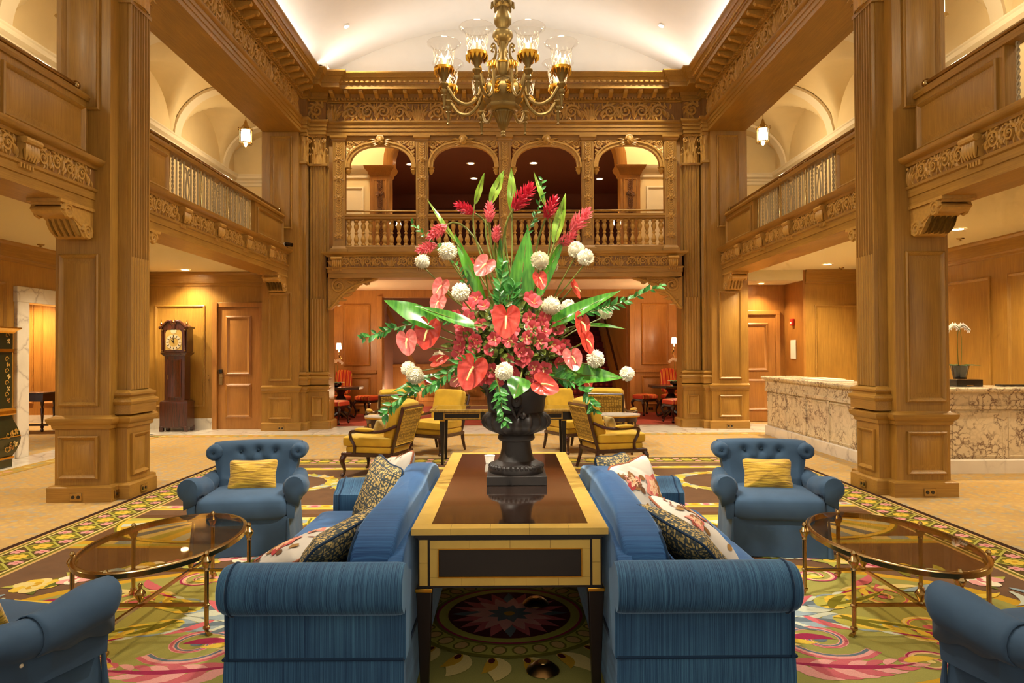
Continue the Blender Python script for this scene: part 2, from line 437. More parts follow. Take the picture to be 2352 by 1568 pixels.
def carve_unit(L, H, h):
    """one repeat: fan of leaves, scroll, pair of facing volutes, scroll, half fan"""
    mb = MB(); R = H*0.44
    fan(mb, 0.0, 0.02*H, H*0.9, H*0.8, h)
    for (x, d, a) in ((0.22, -1, PI*0.9), (0.41, 1, -PI*0.1), (0.59, -1, PI*1.1), (0.78, 1, PI*0.1)):
        scroll(mb, L*x, H*(0.5 if x in (0.22, 0.78) else 0.52), R, d, a, h=h)
    for (x, a, c) in ((0.31, PI*0.5, 1), (0.31, -PI*0.5, 1), (0.5, PI*0.5, 0.6), (0.5, -PI*0.5, -0.6), (0.69, PI*0.5, -1), (0.69, -PI*0.5, -1), (0.12, 1.2, -1.2), (0.88, 1.9, 1.2)):
        lobe(mb, L*x, H*(0.22 if a > 0 else 0.8), a, H*0.56, H*0.26, h, c)
        lobe(mb, L*x+0.06*H, H*(0.15 if a > 0 else 0.85), a-0.5, H*0.4, H*0.22, h, c)
    for k in range(26):
        x = L*(0.03+0.94*k/25); up = k % 2
        lobe(mb, x, H*(0.04 if up else 0.96), (PI/2 if up else -PI/2)+0.5*math.sin(k*2.1), H*0.36, H*0.15, h*0.7, 0.9*math.cos(k*1.7), 5)
    return mb
U_MAIN = carve_unit(1.62, 0.33, 0.055).mesh('frieze_carving', CARV, recalc=True)
U_GAL = carve_unit(1.03, 0.19, 0.034).mesh('gallery_carving', CARV, recalc=True)
def rosette(mb, c, r, h, petals=6):
    for k in range(petals):
        a = 2*PI*k/petals
        lobe(mb, c[0], c[1], a, r, r*0.7, h, 0.5, 4)
    mb.ball((c[0], -h, c[1]), r*0.3, 8, 5)
def drop_unit(W, H, h):
    """bell-flower drop with a rosette, repeated down the arcade pilasters"""
    mb = MB(); rosette(mb, (0, H*0.16), W*0.40, h)
    for k in range(5):
        z = H*(0.36+0.125*k)
        for s in (-1, 1): lobe(mb, s*W*0.04, z, PI/2-s*0.75, W*0.42, W*0.16, h*0.7, s*0.9, 4)
        lobe(mb, 0, z, PI/2, H*0.11, W*0.14, h*0.8, 0, 4)
    for s in (-1, 1):
        for k in range(3): lobe(mb, s*W*0.1, H*0.14, PI/2-s*(0.3+0.8*k), W*0.42, W*0.13, h*0.8, s*0.6, 4)
    return mb
PANEL = [(0, 0), (0, 0.024), (0.013, 0.034), (0.032, 0.02), (0.042, 0.003), (0.056, 0.003), (0.10, 0.020)]
PANELF = [(0, 0), (0, 0.020), (0.016, 0.03), (0.034, 0.016), (0.046, 0.003)]
UX, UY, UZ = Vector((1,0,0)), Vector((0,1,0)), Vector((0,0,1))
def panel_y(name, x0, x1, z0, z1, y, parent, mat=None, st=PANEL):      # faces the camera (-y)
    return MB().nest((x0, y, z0), UX, UZ, x1-x0, z1-z0, st).build(name, mat or OAK, parent)
def panel_x(name, x, y0, y1, z0, z1, s, parent, mat=None, st=PANEL):   # on a face at x, looking towards the room (-s)
    if s < 0: return MB().nest((x, y0, z0), UY, UZ, y1-y0, z1-z0, st).build(name, mat or OAK, parent)
    return MB().nest((x, y1, z0), -UY, UZ, y1-y0, z1-z0, st).build(name, mat or OAK, parent)

# ================================================================== entablature and vault
ENT = [(-0.70, 5.52), (0, 5.52), (0, 5.585), (0.012, 5.59), (0.012, 5.655), (0.026, 5.66), (0.026, 5.72), (0.045, 5.73), (0.062, 5.755), (0.062, 5.78),
       (0.0, 5.785), (0.0, 6.12), (0.03, 6.125), (0.04, 6.14), (0.03, 6.155), (0.045, 6.16), (0.045, 6.20), (0.07, 6.205), (0.075, 6.275), (0.33, 6.28), (0.33, 6.36),
       (0.345, 6.365), (0.35, 6.39), (0.385, 6.43), (0.40, 6.455), (0.42, 6.46), (0.44, 6.50), (0.47, 6.525), (0.475, 6.545), (-0.7, 6.545)]
XF, YFZ = 3.77, 13.08
ent_path = [(-XF, -1.5), (-XF, 12.84), (-XF+0.1, 12.84), (-XF+0.1, 12.99), (-3.35, 12.99), (-3.35, YFZ)]
ent_path = ent_path+[(-x, y) for (x, y) in reversed(ent_path)]
ent = MB().mould(ent_path, ENT).build('trim_1', OAKY, recalc=True)
struct(ent, 'carved oak entablature with scrolling frieze and bracketed cornice around the hall', 'cornice')
for s in (-1, 1):
    for k in range(6):
        y1 = 12.72-k*1.62
        inst(U_MAIN, 'frieze_carving', ent, M=T(s*(XF), (y1 if s > 0 else y1-1.62), 5.788) @ Rz(PI/2 if s < 0 else -PI/2))
for k in range(4):
    inst(U_MAIN, 'frieze_carving', ent, M=T(-3.24+k*1.62, YFZ, 5.788))
GRND_SHADE = wood('undercut_shade_oak', srgb(124, 84, 36), srgb(158, 112, 54), 0.5, flake=False)  # darker oak colour painting in the undercut shade behind the carvings
MB().mould(ent_path, [(0.001, 5.787), (0.004, 5.787), (0.004, 6.118), (0.001, 6.118)]).build('frieze_shade_strip', GRND_SHADE, ent)
endm = MB(); scroll(endm, 0, 0.165, 0.14, 1, 0.5, h=0.035)
endm = endm.mesh('frieze_rosette', CARV)
for s in (-1, 1): inst(endm, 'frieze_rosette', ent, loc=(s*3.51, 12.985, 5.79))
mod = MB()   # modillion bracket: scrolled block hanging under the corona
mod.prism([(0, 0), (0, 0.075), (0.235, 0.075), (0.235, 0.045), (0.21, 0.02), (0.17, 0.022), (0.10, -0.005), (0.05, -0.02), (0.01, -0.012)], 'YZ', -0.035, 0.035)
mod = mod.mesh('modillion', CARV)   # local: x along wall, +y outwards, z up from 6.20
fp = MB().box(-0.04, 0.04, 0, 0.03, 0, 0.045).mesh('dentil', CARV)
for k in range(48):
    x = -3.20+k*6.40/47
    inst(mod, 'modillion', ent, M=T(x, YFZ-0.07, 6.20) @ Rz(PI)) if k % 2 == 0 else None
for s in (-1, 1):
    for k in range(32):
        inst(mod, 'modillion', ent, M=T(s*(XF-0.07), 12.55-k*0.272, 6.20) @ Rz(s*PI/2))
dm = MB()
for k in range(110): dm.box(-3.24+k*0.0592, -3.24+k*0.0592+0.036, YFZ-0.085, YFZ-0.04, 6.165, 6.20)
for s in (-1, 1):
    for k in range(160): dm.box(s*(XF-0.085), s*(XF-0.04), 12.7-k*0.0592, 12.7-k*0.0592-0.036, 6.165, 6.20)
dmo = dm.build('dentil_course', CARV, ent); dmo['kind'] = 'stuff'
em = MB()    # leaf ornament on the cyma
for k in range(66): em.ball((-3.2+k*0.0985, YFZ-0.365, 6.405), 0.034, 8, 4, (1.42, 0.55, 0.85))
for s in (-1, 1):
    for k in range(96): em.ball((s*(XF-0.365), 12.55-k*0.0985, 6.41), 0.034, 8, 4, (0.55, 1.42, 0.85))
emo = em.build('egg_moulding', CARV, ent); emo['kind'] = 'stuff'
VR, VZ = 6.65, 1.15
def vault(u, v):
    x = lerp(-4.0, 4.0, u); return (x, lerp(-1.5, 13.5, v), VZ+math.sqrt(VR*VR-x*x))
ceil = MB().grid(vault, 40, 2).build('ceiling', WHITE, sharp=180, recalc=False)
struct(ceil, 'smooth white segmental barrel vault over the lobby', 'ceiling')
arc = [(lerp(-4.0, 4.0, i/40), VZ+math.sqrt(VR*VR-lerp(-4.0, 4.0, i/40)**2)) for i in range(41)]
o = MB().prism([(-4.0, 6.3), (4.0, 6.3)]+list(reversed(arc)), 'XZ', 13.5, 13.6).build('wall_lunette', WHITE)
struct(o, 'cream plaster lunette closing the far end of the vault', 'wall')
o = MB().box(-4.0, 4.0, 12.7, 13.5, 6.50, 6.54).build('trim_2', WHITE, ent)
for s in (-1, 1):
    t = thing('ceiling_spotlight', 'small white spotlight on the vault above the %s bay' % ('left' if s < 0 else 'right'), 'spotlight', (s*2.78, 12.2, 7.19), group='vault spotlights')
    MB().lathe([(0.055, -0.02), (0.06, 0.0), (0.06, 0.04)], seg=16).build('rim', WHITE, t).rotation_euler = (0, s*0.42, 0)
    MB().lathe([(0.045, -0.022), (0.0, -0.03)], seg=12).build('lens', LENS, t).rotation_euler = (0, s*0.42, 0)
    lamp('spot_lamp', 'SPOT', (0, 0, -0.08), 160, SPOTC, t, 0.06, spot=1.9, blend=0.9).rotation_euler = (0.1, s*0.25, 0)
for s in (-1, 1):
    for (y, tx, ty, p) in ((8.6, 0.0, 8.6, 520), (5.0, 0.0, 4.4, 320), (1.6, 0.05, 4.0, 1150)):
        t = thing('ceiling_spotlight', 'vault spotlight over the %s side, %s' % ('left' if s < 0 else 'right', {8.6: 'above the chandelier', 5.0: 'above the sofas', 1.6: 'nearest the camera'}[y]), 'spotlight', (s*2.78, y, 7.17), group='vault spotlights')
        MB().lathe([(0.055, -0.02), (0.06, 0.0), (0.06, 0.04)], seg=16).build('rim', WHITE, t).rotation_euler = (0, s*0.42, 0)
        lamp('spot_lamp', 'SPOT', (0, 0, -0.08), p, SPOTC, t, 0.12, spot=1.7 if y > 2 else 0.42, blend=0.9, aim=(tx-s*2.78, ty-y, -6.2 if y > 2 else -5.45))
t = thing('security_camera', 'white boxed camera sitting on the cornice at the far left corner', 'camera', (-3.42, 12.78, 6.545))
MB().box(-0.17, 0.17, -0.12, 0.12, 0, 0.17).build('housing', WHITE, t, bevel=0.01)
MB().lathe([(0.05, -0.122), (0.055, -0.14), (0.042, -0.14), (0.03, -0.125)], (0.06, 0, 0.085), 16, 'Y').build('lens', BLACK, t)

# ================================================================== piers
def flutes(w, n, d, cable=False):
    """profile across a fluted face: list of (u, depth)"""
    p = [(-w/2, -0.06), (-w/2, 0)]; m = w/(n+0.35*(n+1)); g = m*0.35; u = -w/2+g
    for i in range(n):
        for k in range(7):
            a = PI*k/6; p.append((u+m/2-m/2*math.cos(a), (d*0.35*math.sin(a) if cable else -d*math.sin(a))))
        u += m+g
    p += [(w/2, 0), (w/2, -0.06)]; return p
def fluted(mb, M, w, n, d, z0, zc, z1):
    for (a, b, cb) in ((z0, zc, True), (zc, z1, False)):
        pr = flutes(w, n, d, cb); vs = []; fs = []; k = len(pr)
        for z in (a, b):
            for (u, q) in pr: vs.append(tuple(M @ Vector((u, -q, z))))
        for i in range(k-1): fs.append((i, i+1, k+i+1, k+i))
        mb.add(vs, fs)
def capital(w, d, h):
    """corinthian pilaster capital, local: x across, -y outwards, z up from 0"""
    mb = MB()
    mb.lathe([(w*0.5, 0), (w*0.46, h*0.3), (w*0.5, h*0.7), (w*0.6, h*0.86)], (0, 0, 0), 20)
    n0 = len(mb.v); mb.tf(Matrix.Diagonal((1, d/w*1.3, 1, 1)), 0)
    mb.box(-w*0.62, w*0.62, -d*0.8, d*0.4, h*0.88, h)
    for row, (hh, n, sz) in enumerate(((h*0.42, 5, 1), (h*0.68, 4, 0.9))):
        for k in range(n):
            a = (k-(n-1)/2)/n*PI*1.05
            def f(u, v, a=a, hh=hh):
                t = v; wv = w*0.17*math.sin(PI*min(1, 0.25+0.72*t))
                rr = w*0.50+w*(0.05+0.26*max(0, t-0.55)**1.4*3.0); zz = hh*(t if t < 0.85 else 0.85-(t-0.85)*1.1)
                x = (u-0.5)*2*wv*(1-0.25*abs(math.sin(t*9)))
                ca, sa = math.sin(a), -math.cos(a)
                rr -= abs(u-0.5)*0.12*w
                return (ca*rr-sa*x, (sa*rr+ca*x)*d/w*1.35, zz)
            mb.grid(f, 4, 8)
    for s in (-1, 1):
        pts = []; wd = []
        for i in range(22):
            t = i/21; r = w*0.17*(1-0.8*t); a = PI/2+s*(-t*3.2*PI)
            pts.append((s*w*0.50+r*math.cos(a), -d*0.8, h*0.76+r*math.sin(a))); wd.append(w*0.05*(1-0.5*t))
        mb.tube(pts, wd, 6)
        mb.tube(bez([(s*w*0.1, -d*0.6, h*0.4), (s*w*0.12, -d*0.7, h*0.8), (s*w*0.35, -d*0.8, h*0.95), (s*w*0.5, -d*0.8, h*0.9)], 8), w*0.045, 6)
        mb.tube(bez([(s*w*0.1, -d*0.6, h*0.45), (s*w*0.02, -d*0.75, h*0.85), (s*w*0.2, -d*0.75, h*0.9), (s*w*0.16, -d*0.8, h*0.75)], 8), w*0.03, 6)
    mb.ball((0, -d*0.85, h*0.92), w*0.09, 8, 6)
    return mb
CAP1 = capital(0.42, 0.15, 0.52).mesh('capital', CARV); CAP2 = capital(0.26, 0.13, 0.56).mesh('capital', CARV)
P_BASE = [(0, 0), (0.05, 0), (0.05, 0.14), (0.03, 0.155), (0, 0.16)]
P_CAP = [(0, 0.70), (0.02, 0.71), (0.025, 0.745), (0.05, 0.765), (0.06, 0.79), (0.06, 0.81), (0.02, 0.825), (0, 0.84)]
P_PIL = [(0, 0.84), (0.05, 0.84), (0.05, 0.93), (0.065, 0.945), (0.07, 0.965), (0.06, 0.985), (0.04, 0.995), (0.03, 1.01), (0.05, 1.03), (0.05, 1.05), (0.02, 1.065), (0, 1.08)]
def mir(path, s): return [(x*-s, y) for (x, y) in path] if s < 0 else [(x, y) for (x, y) in reversed([(abs(p[0]), p[1]) for p in path])]
def outline(pts, s):
    """pts given for the left side (negative x); mirrored and reversed for the right"""
    return pts if s < 0 else [(-x, y) for (x, y) in reversed(pts)]
def bracket(W, L, H):
    """scrolled console: extends L along +y from the face it hangs on (y=0), hangs H below z=0, W wide in x"""
    mb = MB()
    c1 = (L*0.80, -H*0.22); c2 = (L*0.20, -H*0.72)
    prof = [(0, 0), (L, 0), (L, -H*0.08)]
    for i in range(9): a = PI/2-PI*1.1*i/8; prof.append((c1[0]+L*0.2*math.cos(a), c1[1]+H*0.16*math.sin(a)))
    prof += [(L*0.62, -H*0.42), (L*0.48, -H*0.62), (L*0.40, -H*0.8)]
    for i in range(7): a = -PI*0.05-PI*0.75*i/6; prof.append((c2[0]+L*0.2*math.cos(a), c2[1]+H*0.24*math.sin(a)))
    prof += [(0, -H*0.85)]
    mb.prism(prof, 'YZ', -W/2, W/2)
    for s in (-1, 1):
        for (c, r) in ((c1, L*0.15), (c2, L*0.16)):
            pts = [(s*W/2, c[0]+r*(1-0.85*t/18)*math.cos(t*0.75), c[1]+r*(1-0.85*t/18)*math.sin(t*0.75)) for t in range(19)]
            mb.tube(pts, [W*0.09*(1-0.5*t/18) for t in range(19)], 6)
        mb.tube([(s*W/2, L*0.68, -H*0.33), (s*W/2, L*0.45, -H*0.5), (s*W/2, L*0.3, -H*0.62)], W*0.04, 6)
    for k in range(5):
        for s in (-1, 1):
            x = W*0.4*(k-2)/2
            mb.tube(bez([(x, L*0.62, -H*0.38), (x*1.05, L*0.52, -H*0.72), (x*1.0, L*0.36, -H*0.95), (x, L*0.30, -H*0.85)], 6), [W*0.07, W*0.1, W*0.1, W*0.09, W*0.07, W*0.05, W*0.02], 6)
    mb.box(-W*0.58, W*0.58, 0, L*1.06, 0, H*0.10)
    return mb
BRK = bracket(0.27, 0.50, 0.29).mesh('console_bracket', CARV)
def outlet(loc, rz, label):
    t = thing('power_outlet', label, 'outlet', loc, rz, 'brass floor-level outlets')
    MB().box(-0.058, 0.058, -0.008, 0, 0, 0.075).build('plate', BRASS, t, bevel=0.003)
    for s in (-1, 1): MB().lathe([(0.017, -0.008), (0.017, -0.011), (0, -0.012)], (s*0.026, 0, 0.037), 12, 'Y').build('socket', BLACK, t)
for s in (-1, 1):
    side = 'left' if s < 0 else 'right'
    # ---------------- near pier
    t = thing('oak_pier', 'massive oak pier with fluted pilaster standing at the %s edge of the rug' % side, 'pillar', (0, 0, 0))
    Lp = [(-4.40, 6.86), (-3.87, 6.86), (-3.87, 6.98), (-3.76, 6.98), (-3.76, 7.42), (-3.87, 7.42), (-3.87, 7.62), (-4.40, 7.62)]
    pth = outline(Lp, s)
    MB().prism(pth, 'XY', 0, 0.80).build('pedestal', OAK, t)
    MB().box(s*3.87, s*4.40, 6.86, 7.62, 0.8, 5.54).build('shaft', OAK, t)
    MB().mould(pth, P_BASE, True).build('plinth', OAKX, t); MB().mould(pth, P_CAP, True).build('pedestal_cap', OAKX, t)
    panel_y('pedestal_panel', min(s*4.36, s*3.97), max(s*4.36, s*3.97), 0.22, 0.64, 6.86, t)
    panel_x('pedestal_panel', s*3.76, 7.04, 7.36, 0.22, 0.64, s, t)
    panel_y('shaft_panel', min(s*4.36, s*3.97), max(s*4.36, s*3.97), 0.93, 2.42, 6.86, t)
    panel_y('shaft_panel', min(s*4.34, s*3.97), max(s*4.34, s*3.97), 3.84, 5.42, 6.86, t)
    MB().box(s*3.87, s*3.79, 7.01, 7.39, 0.82, 5.53).build('pilaster_core', OAK, t)
    pb = [(-3.87, 6.98), (-3.76, 6.98), (-3.76, 7.42), (-3.87, 7.42)]
    pb = outline([(x, y) for (x, y) in pb], s)
    MB().mould([(x, lerp(7.20, y, 0.93)) for (x, y) in pb], P_PIL).build('pilaster_base', OAKY, t)
    fl = MB(); fluted(fl, T(s*3.75, 7.20, 0) @ Rz(PI/2 if s < 0 else -PI/2), 0.36, 7, 0.028, 1.08, 2.42, 4.98)
    fl.build('fluted_pilaster', OAK, t)
    MB().box(s*3.87, s*3.745, 6.99, 7.41, 4.98, 5.02).build('astragal', OAKY, t)
    inst(CAP1, 'capital', t, M=T(s*3.82, 7.20, 5.02) @ Rz(PI/2 if s < 0 else -PI/2))
    outlet((s*4.16, 6.808, 0.015), 0, 'duplex brass outlet on the front plinth of the %s pier' % side)
    outlet((s*3.707, 7.2, 0.03), s*-PI/2, 'duplex brass outlet on the rug-facing plinth of the %s pier' % side)
    if s < 0: outlet((-3.817, 6.92, 0.03), PI/2, 'small brass outlet in the inner corner of the left pier plinth')
    # ---------------- far corner pier
    t = thing('oak_corner_pier', 'panelled oak corner pier at the far %s end of the hall' % side, 'pillar')
    Lp = [(-4.49, 12.85), (-3.81, 12.85), (-3.81, 12.92), (-3.71, 12.92), (-3.71, 13.1), (-3.36, 13.1), (-3.36, 13.21), (-4.49, 13.21)]
    pth = outline(Lp, s)
    MB().prism(pth, 'XY', 0, 0.80).build('pedestal', OAK, t)
    MB().box(s*3.81, s*4.49, 12.85, 13.2, 0.8, 5.54).build('shaft', OAK, t)
    open_p = pth[:-1] if s < 0 else pth[1:]
    MB().mould(open_p, P_BASE).build('plinth', OAKX, t); MB().mould(open_p, P_CAP).build('pedestal_cap', OAKX, t)
    panel_y('pedestal_panel', min(s*4.36, s*3.94), max(s*4.36, s*3.94), 0.22, 0.62, 12.85, t)
    panel_y('pedestal_panel', min(s*3.64, s*3.42), max(s*3.64, s*3.42), 0.24, 0.62, 13.1, t)
    panel_y('shaft_panel', min(s*4.36, s*3.94), max(s*4.36, s*3.94), 0.92, 2.55, 12.85, t)
    panel_y('shaft_panel', min(s*4.33, s*3.93), max(s*4.33, s*3.93), 3.72, 5.44, 12.85, t)
    MB().box(s*3.68, s*3.38, 13.125, 13.2, 0.8, 5.53).build('pilaster_core', OAK, t)
    MB().box(s*3.81, s*3.735, 12.94, 13.2, 0.8, 5.53).build('pilaster_core', OAK, t)
    pb = outline([(-3.81, 12.92), (-3.71, 12.92), (-3.71, 13.1), (-3.36, 13.1), (-3.36, 13.2)], s)
    MB().mould(pb, P_PIL).build('pilaster_base', OAKX, t)
    fl = MB(); fluted(fl, T(s*3.53, 13.09, 0), 0.27, 5, 0.022, 1.08, 2.45, 4.96)
    fluted(fl, T(s*3.70, 13.02, 0) @ Rz(PI/2 if s < 0 else -PI/2), 0.16, 3, 0.02, 1.08, 2.45, 4.96)
    fl.build('fluted_pilaster', OAK, t)
    MB().mould(outline([(-3.81, 12.93), (-3.71, 12.93), (-3.71, 13.1), (-3.37, 13.1), (-3.37, 13.2)], s), [(0, 4.94), (0.03, 4.95), (0.03, 4.99), (0, 5.0)]).build('astragal', OAKX, t)
    inst(CAP2, 'capital', t, M=T(s*3.53, 13.14, 4.98)); inst(CAP2, 'capital', t, M=T(s*3.755, 13.02, 4.98) @ Rz(PI/2 if s < 0 else -PI/2) @ Sc(0.62, 0.8, 1))
    outlet((s*4.12, 12.797, 0.02), 0, 'duplex brass outlet on the plinth of the far %s corner pier' % side)

# ================================================================== side galleries
LEDGE = [(-0.45, 2.86), (0, 2.86), (0, 2.945), (0.012, 2.95), (0.012, 3.02), (0.03, 3.03), (0.035, 3.055), (0, 3.06), (0, 3.245), (0.025, 3.25), (0.04, 3.275), (0.075, 3.285), (0.10, 3.31), (0.105, 3.335), (-0.45, 3.335)]
CONS = MB()   # carved console block on the gallery frieze
CONS.prism([(0, 0), (0.05, 0.01), (0.045, 0.08), (0.075, 0.13), (0.09, 0.17), (0.08, 0.195), (0, 0.195)], 'YZ', -0.08, 0.08)
CONS.tube([(-0.1, 0.075, 0.165), (0.1, 0.075, 0.165)], 0.03, 8)
for k in range(5): CONS.tube(bez([((k-2)*0.034, 0.07, 0.13), ((k-2)*0.038, 0.08, 0.07), ((k-2)*0.03, 0.06, 0.0)], 4), [0.016, 0.02, 0.022, 0.016, 0.006], 6)
for k in range(5): CONS.box(-0.08+k*0.036, -0.06+k*0.036, 0, 0.035, -0.06, -0.02)
CONS = CONS.mesh('frieze_console', CARV)
def spindle(tw):
    mb = MB()
    if tw:
        for q in range(2):
            mb.tube([(0.009*math.cos(q*PI+i*0.8), 0.009*math.sin(q*PI+i*0.8), i*0.56/40) for i in range(41)], 0.0085, 5)
    else: mb.lathe([(0.012, 0), (0.016, 0.02), (0.011, 0.04), (0.012, 0.28), (0.011, 0.52), (0.016, 0.54), (0.012, 0.56)], seg=8)
    return mb
IRON = plain('painted_spindle', srgb(176, 156, 120), 0.4, var=0.05)
SP = [spindle(0).mesh('spindle', IRON), spindle(1).mesh('spindle', IRON)]
POST = MB().lathe([(0.026, 0), (0.026, 0.03), (0.02, 0.04), (0.02, 0.6), (0.03, 0.62), (0.03, 0.64), (0.018, 0.65), (0.03, 0.675), (0.022, 0.7), (0, 0.71)], seg=12).mesh('brass_post', BRASS)
SCR = MB()
for s2 in (-1, 1):
    SCR.tube(spline([(0, 0.0, 0.02), (0, s2*0.05, 0.2), (0, s2*0.015, 0.4), (0, s2*0.05, 0.5), (0, s2*0.09, 0.46), (0, s2*0.06, 0.42)], 5), 0.009, 6)
SCR = SCR.mesh('scrolled_spindle', IRON)
for s in (-1, 1):
    side = 'left' if s < 0 else 'right'
    for (y0, y1, wh) in ((7.62, 12.85, 'far'), (1.9, 6.86, 'near')):
        t = thing('gallery_balcony', '%s %s mezzanine balcony with carved oak frieze, panelled ends and metal spindles' % (wh, side), 'balcony')
        pth = [(-4.02, y0), (-4.02, y1)]
        MB().mould(outline(pth, s), LEDGE).build('ledge', OAKY, t)
        n = 5
        MB().mould(outline(pth, s), [(0.001, 3.062), (0.003, 3.062), (0.003, 3.243), (0.001, 3.243)]).build('frieze_shade_strip', GRND_SHADE, t)  # painted shade strip behind the gallery carving
        L = (y1-y0-0.06)/n
        for k in range(n):
            if wh == 'near' and k < 2: continue
            yy = y0+0.03+k*L
            inst(U_GAL, 'frieze_carving', t, M=T(s*4.02, (yy if s < 0 else yy+L), 3.058) @ Rz(PI/2 if s < 0 else -PI/2) @ Sc(L/1.03, 1, 1))
            if k: inst(CONS, 'frieze_console', t, M=T(s*4.02, yy, 3.055) @ Rz(s*PI/2))
        e0, e1 = (0.9, 1.45) if wh == 'far' else (0.9, 1.25)
        for (a, b) in ((y0, y0+e0), (y1-e1, y1)):
            if wh == 'near' and a < 3: continue
            MB().box(s*4.09, s*4.19, a, b, 3.33, 3.93).build('end_panel', OAK, t)
            panel_x('panel_field', s*4.09, a+0.07, b-0.07, 3.40, 3.85, s, t)
        MB().mould(outline([(-4.14, y0), (-4.14, y1)], s), [(-0.07, 3.92), (0.07, 3.92), (0.085, 3.95), (0.07, 3.985), (-0.07, 3.985)]).build('top_rail', OAKY, t)
        MB().tube([(s*4.14, y0+0.12, 4.045), (s*4.14, y1-0.12, 4.045)], 0.026, 10).build('brass_handrail', BRASS, t)
        for yy in (y0+0.12, y1-0.12): MB().ball((s*4.14, yy, 4.045), 0.045, 12, 8).build('brass_finial', BRASS, t)
        ys = y0+e0+0.08 if wh == 'far' else 4.2
        n = int((y1-e1-0.08-ys)/0.10)
        for k in range(n+1):
            yy = ys+k*(y1-e1-0.08-ys)/n
            if k % 9 == 0: inst(POST, 'brass_post', t, loc=(s*4.14, yy, 3.34))
            elif k % 9 == 5: inst(SCR, 'scrolled_spindle', t, loc=(s*4.14, yy, 3.36))
            else: inst(SP[k % 2], 'spindle', t, loc=(s*4.14, yy, 3.36))
        # console brackets under the beam ends
        for (yy, rz) in ((y1, PI), (y0, 0)):
            if wh == 'near' and yy < 3: continue
            inst(BRK, 'console_bracket', t, M=T(s*4.17, yy, 2.83) @ Rz(rz))
# ================================================================== floors, aisle ceilings and walls
fl_m, nt, b = nmat('tan_carpet')
v = coords(nt, (1, 1, 1))
vo = N(nt, 'TexVoronoi'); vo.inputs['Scale'].default_value = 9.5; vo.inputs['Randomness'].default_value = 0.25; nt.links.new(v, vo.inputs['Vector'])
vo2 = N(nt, 'TexVoronoi'); vo2.inputs['Scale'].default_value = 19; vo2.inputs['Randomness'].default_value = 0.6; nt.links.new(v, vo2.inputs['Vector'])
c1 = ramp(nt, vo.outputs['Distance'], [(0.0, srgb(196, 158, 72)), (0.22, srgb(200, 164, 92)), (0.34, srgb(176, 142, 90)), (0.6, srgb(182, 148, 98))])
hs = N(nt, 'SeparateColor'); nt.links.new(vo2.outputs['Color'], hs.inputs[0])
c2 = ramp(nt, hs.outputs[0], [(0.0, srgb(184, 150, 94)), (0.72, srgb(186, 152, 96)), (0.76, srgb(160, 156, 140)), (0.9, srgb(150, 148, 136)), (0.93, srgb(186, 144, 84))])
mx = N(nt, 'Mix'); mx.data_type = 'RGBA'; mx.inputs[0].default_value = 0.55; nt.links.new(c1, mx.inputs[6]); nt.links.new(c2, mx.inputs[7])
nt.links.new(mx.outputs[2], b.inputs['Base Color']); b.inputs['Roughness'].default_value = 0.95; b.inputs['Specular IOR Level'].default_value = 0.1
no = N(nt, 'TexNoise'); no.inputs['Scale'].default_value = 300; nt.links.new(v, no.inputs['Vector']); bump(nt, no.outputs[0], b, 0.4, 0.004)
o = MB().box(-11.5, 9.5, -1.5, 22, -0.1, 0).build('floor', fl_m)
struct(o, 'tan wall-to-wall carpet woven with small gold and grey motifs', 'floor'); FLOOR = o
for k in range(12):   # marble border slabs along the far wall
    x0 = -6.75+k*1.125; MB().box(x0+0.003, x0+1.122, 12.28, 13.6, -0.02, 0.006).build('marble_slab', MARW, FLOOR, bevel=0.002)
for k in range(10):
    y0 = 2.4+k*1.0
    if y0 > 7: MB().box(-6.75, -6.22, y0+0.003, y0+0.997, -0.02, 0.006).build('marble_slab', MARW, FLOOR, bevel=0.002)
for (x0, x1, y0, y1, nm) in ((-6.2, -5.95, 2.4, 12.2, 0), (-6.2, 4.4, 11.98, 12.2, 1)):
    bm_ = MB(); n = int(max(x1-x0, y1-y0)/0.16)
    bm_.col = srgb(176, 140, 66)[:3]; bm_.box(x0, x1, y0, y1, 0.001, 0.003)
    for k in range(n):
        t0 = (k+0.5)/n; cx, cy = (lerp(x0, x1, t0), (y0+y1)/2) if nm else ((x0+x1)/2, lerp(y0, y1, t0))
        bm_.col = srgb(*rnd.choice(((196, 176, 110), (160, 150, 90), (200, 150, 120), (150, 150, 120))))[:3]
        r = 0.06; bm_.lathe([(r*rnd.uniform(0.7, 1.1), 0.0035), (0.001, 0.0045)], (cx+rnd.uniform(-.03, .03), cy, 0), 6)
    CTINT = MT.get('carpet_dye') or tint('carpet_dye', 0.95, 0.1, 0.10, 220, 0.25)
    q = bm_.build('carpet_border', CTINT, FLOOR, recalc=False); q['kind'] = 'stuff'
def panel_wall_y(name, label, x0, x1, y, z0, z1, cuts, mat=OAK, parent=None, th=0.12):
    """oak wall facing the camera with panel fields; cuts: list of (x0,x1,z0,z1)"""
    o = MB().box(x0, x1, y, y+th, z0, z1).build(name, mat, parent)
    if parent is None: struct(o, label, 'wall')
    for (a, b, c, d) in cuts: panel_y('wall_panel', a, b, c, d, y, o, mat, PANELF)
    return o
DOOR = wood('door_oak', srgb(150, 98, 40), srgb(182, 126, 58), 0.38)
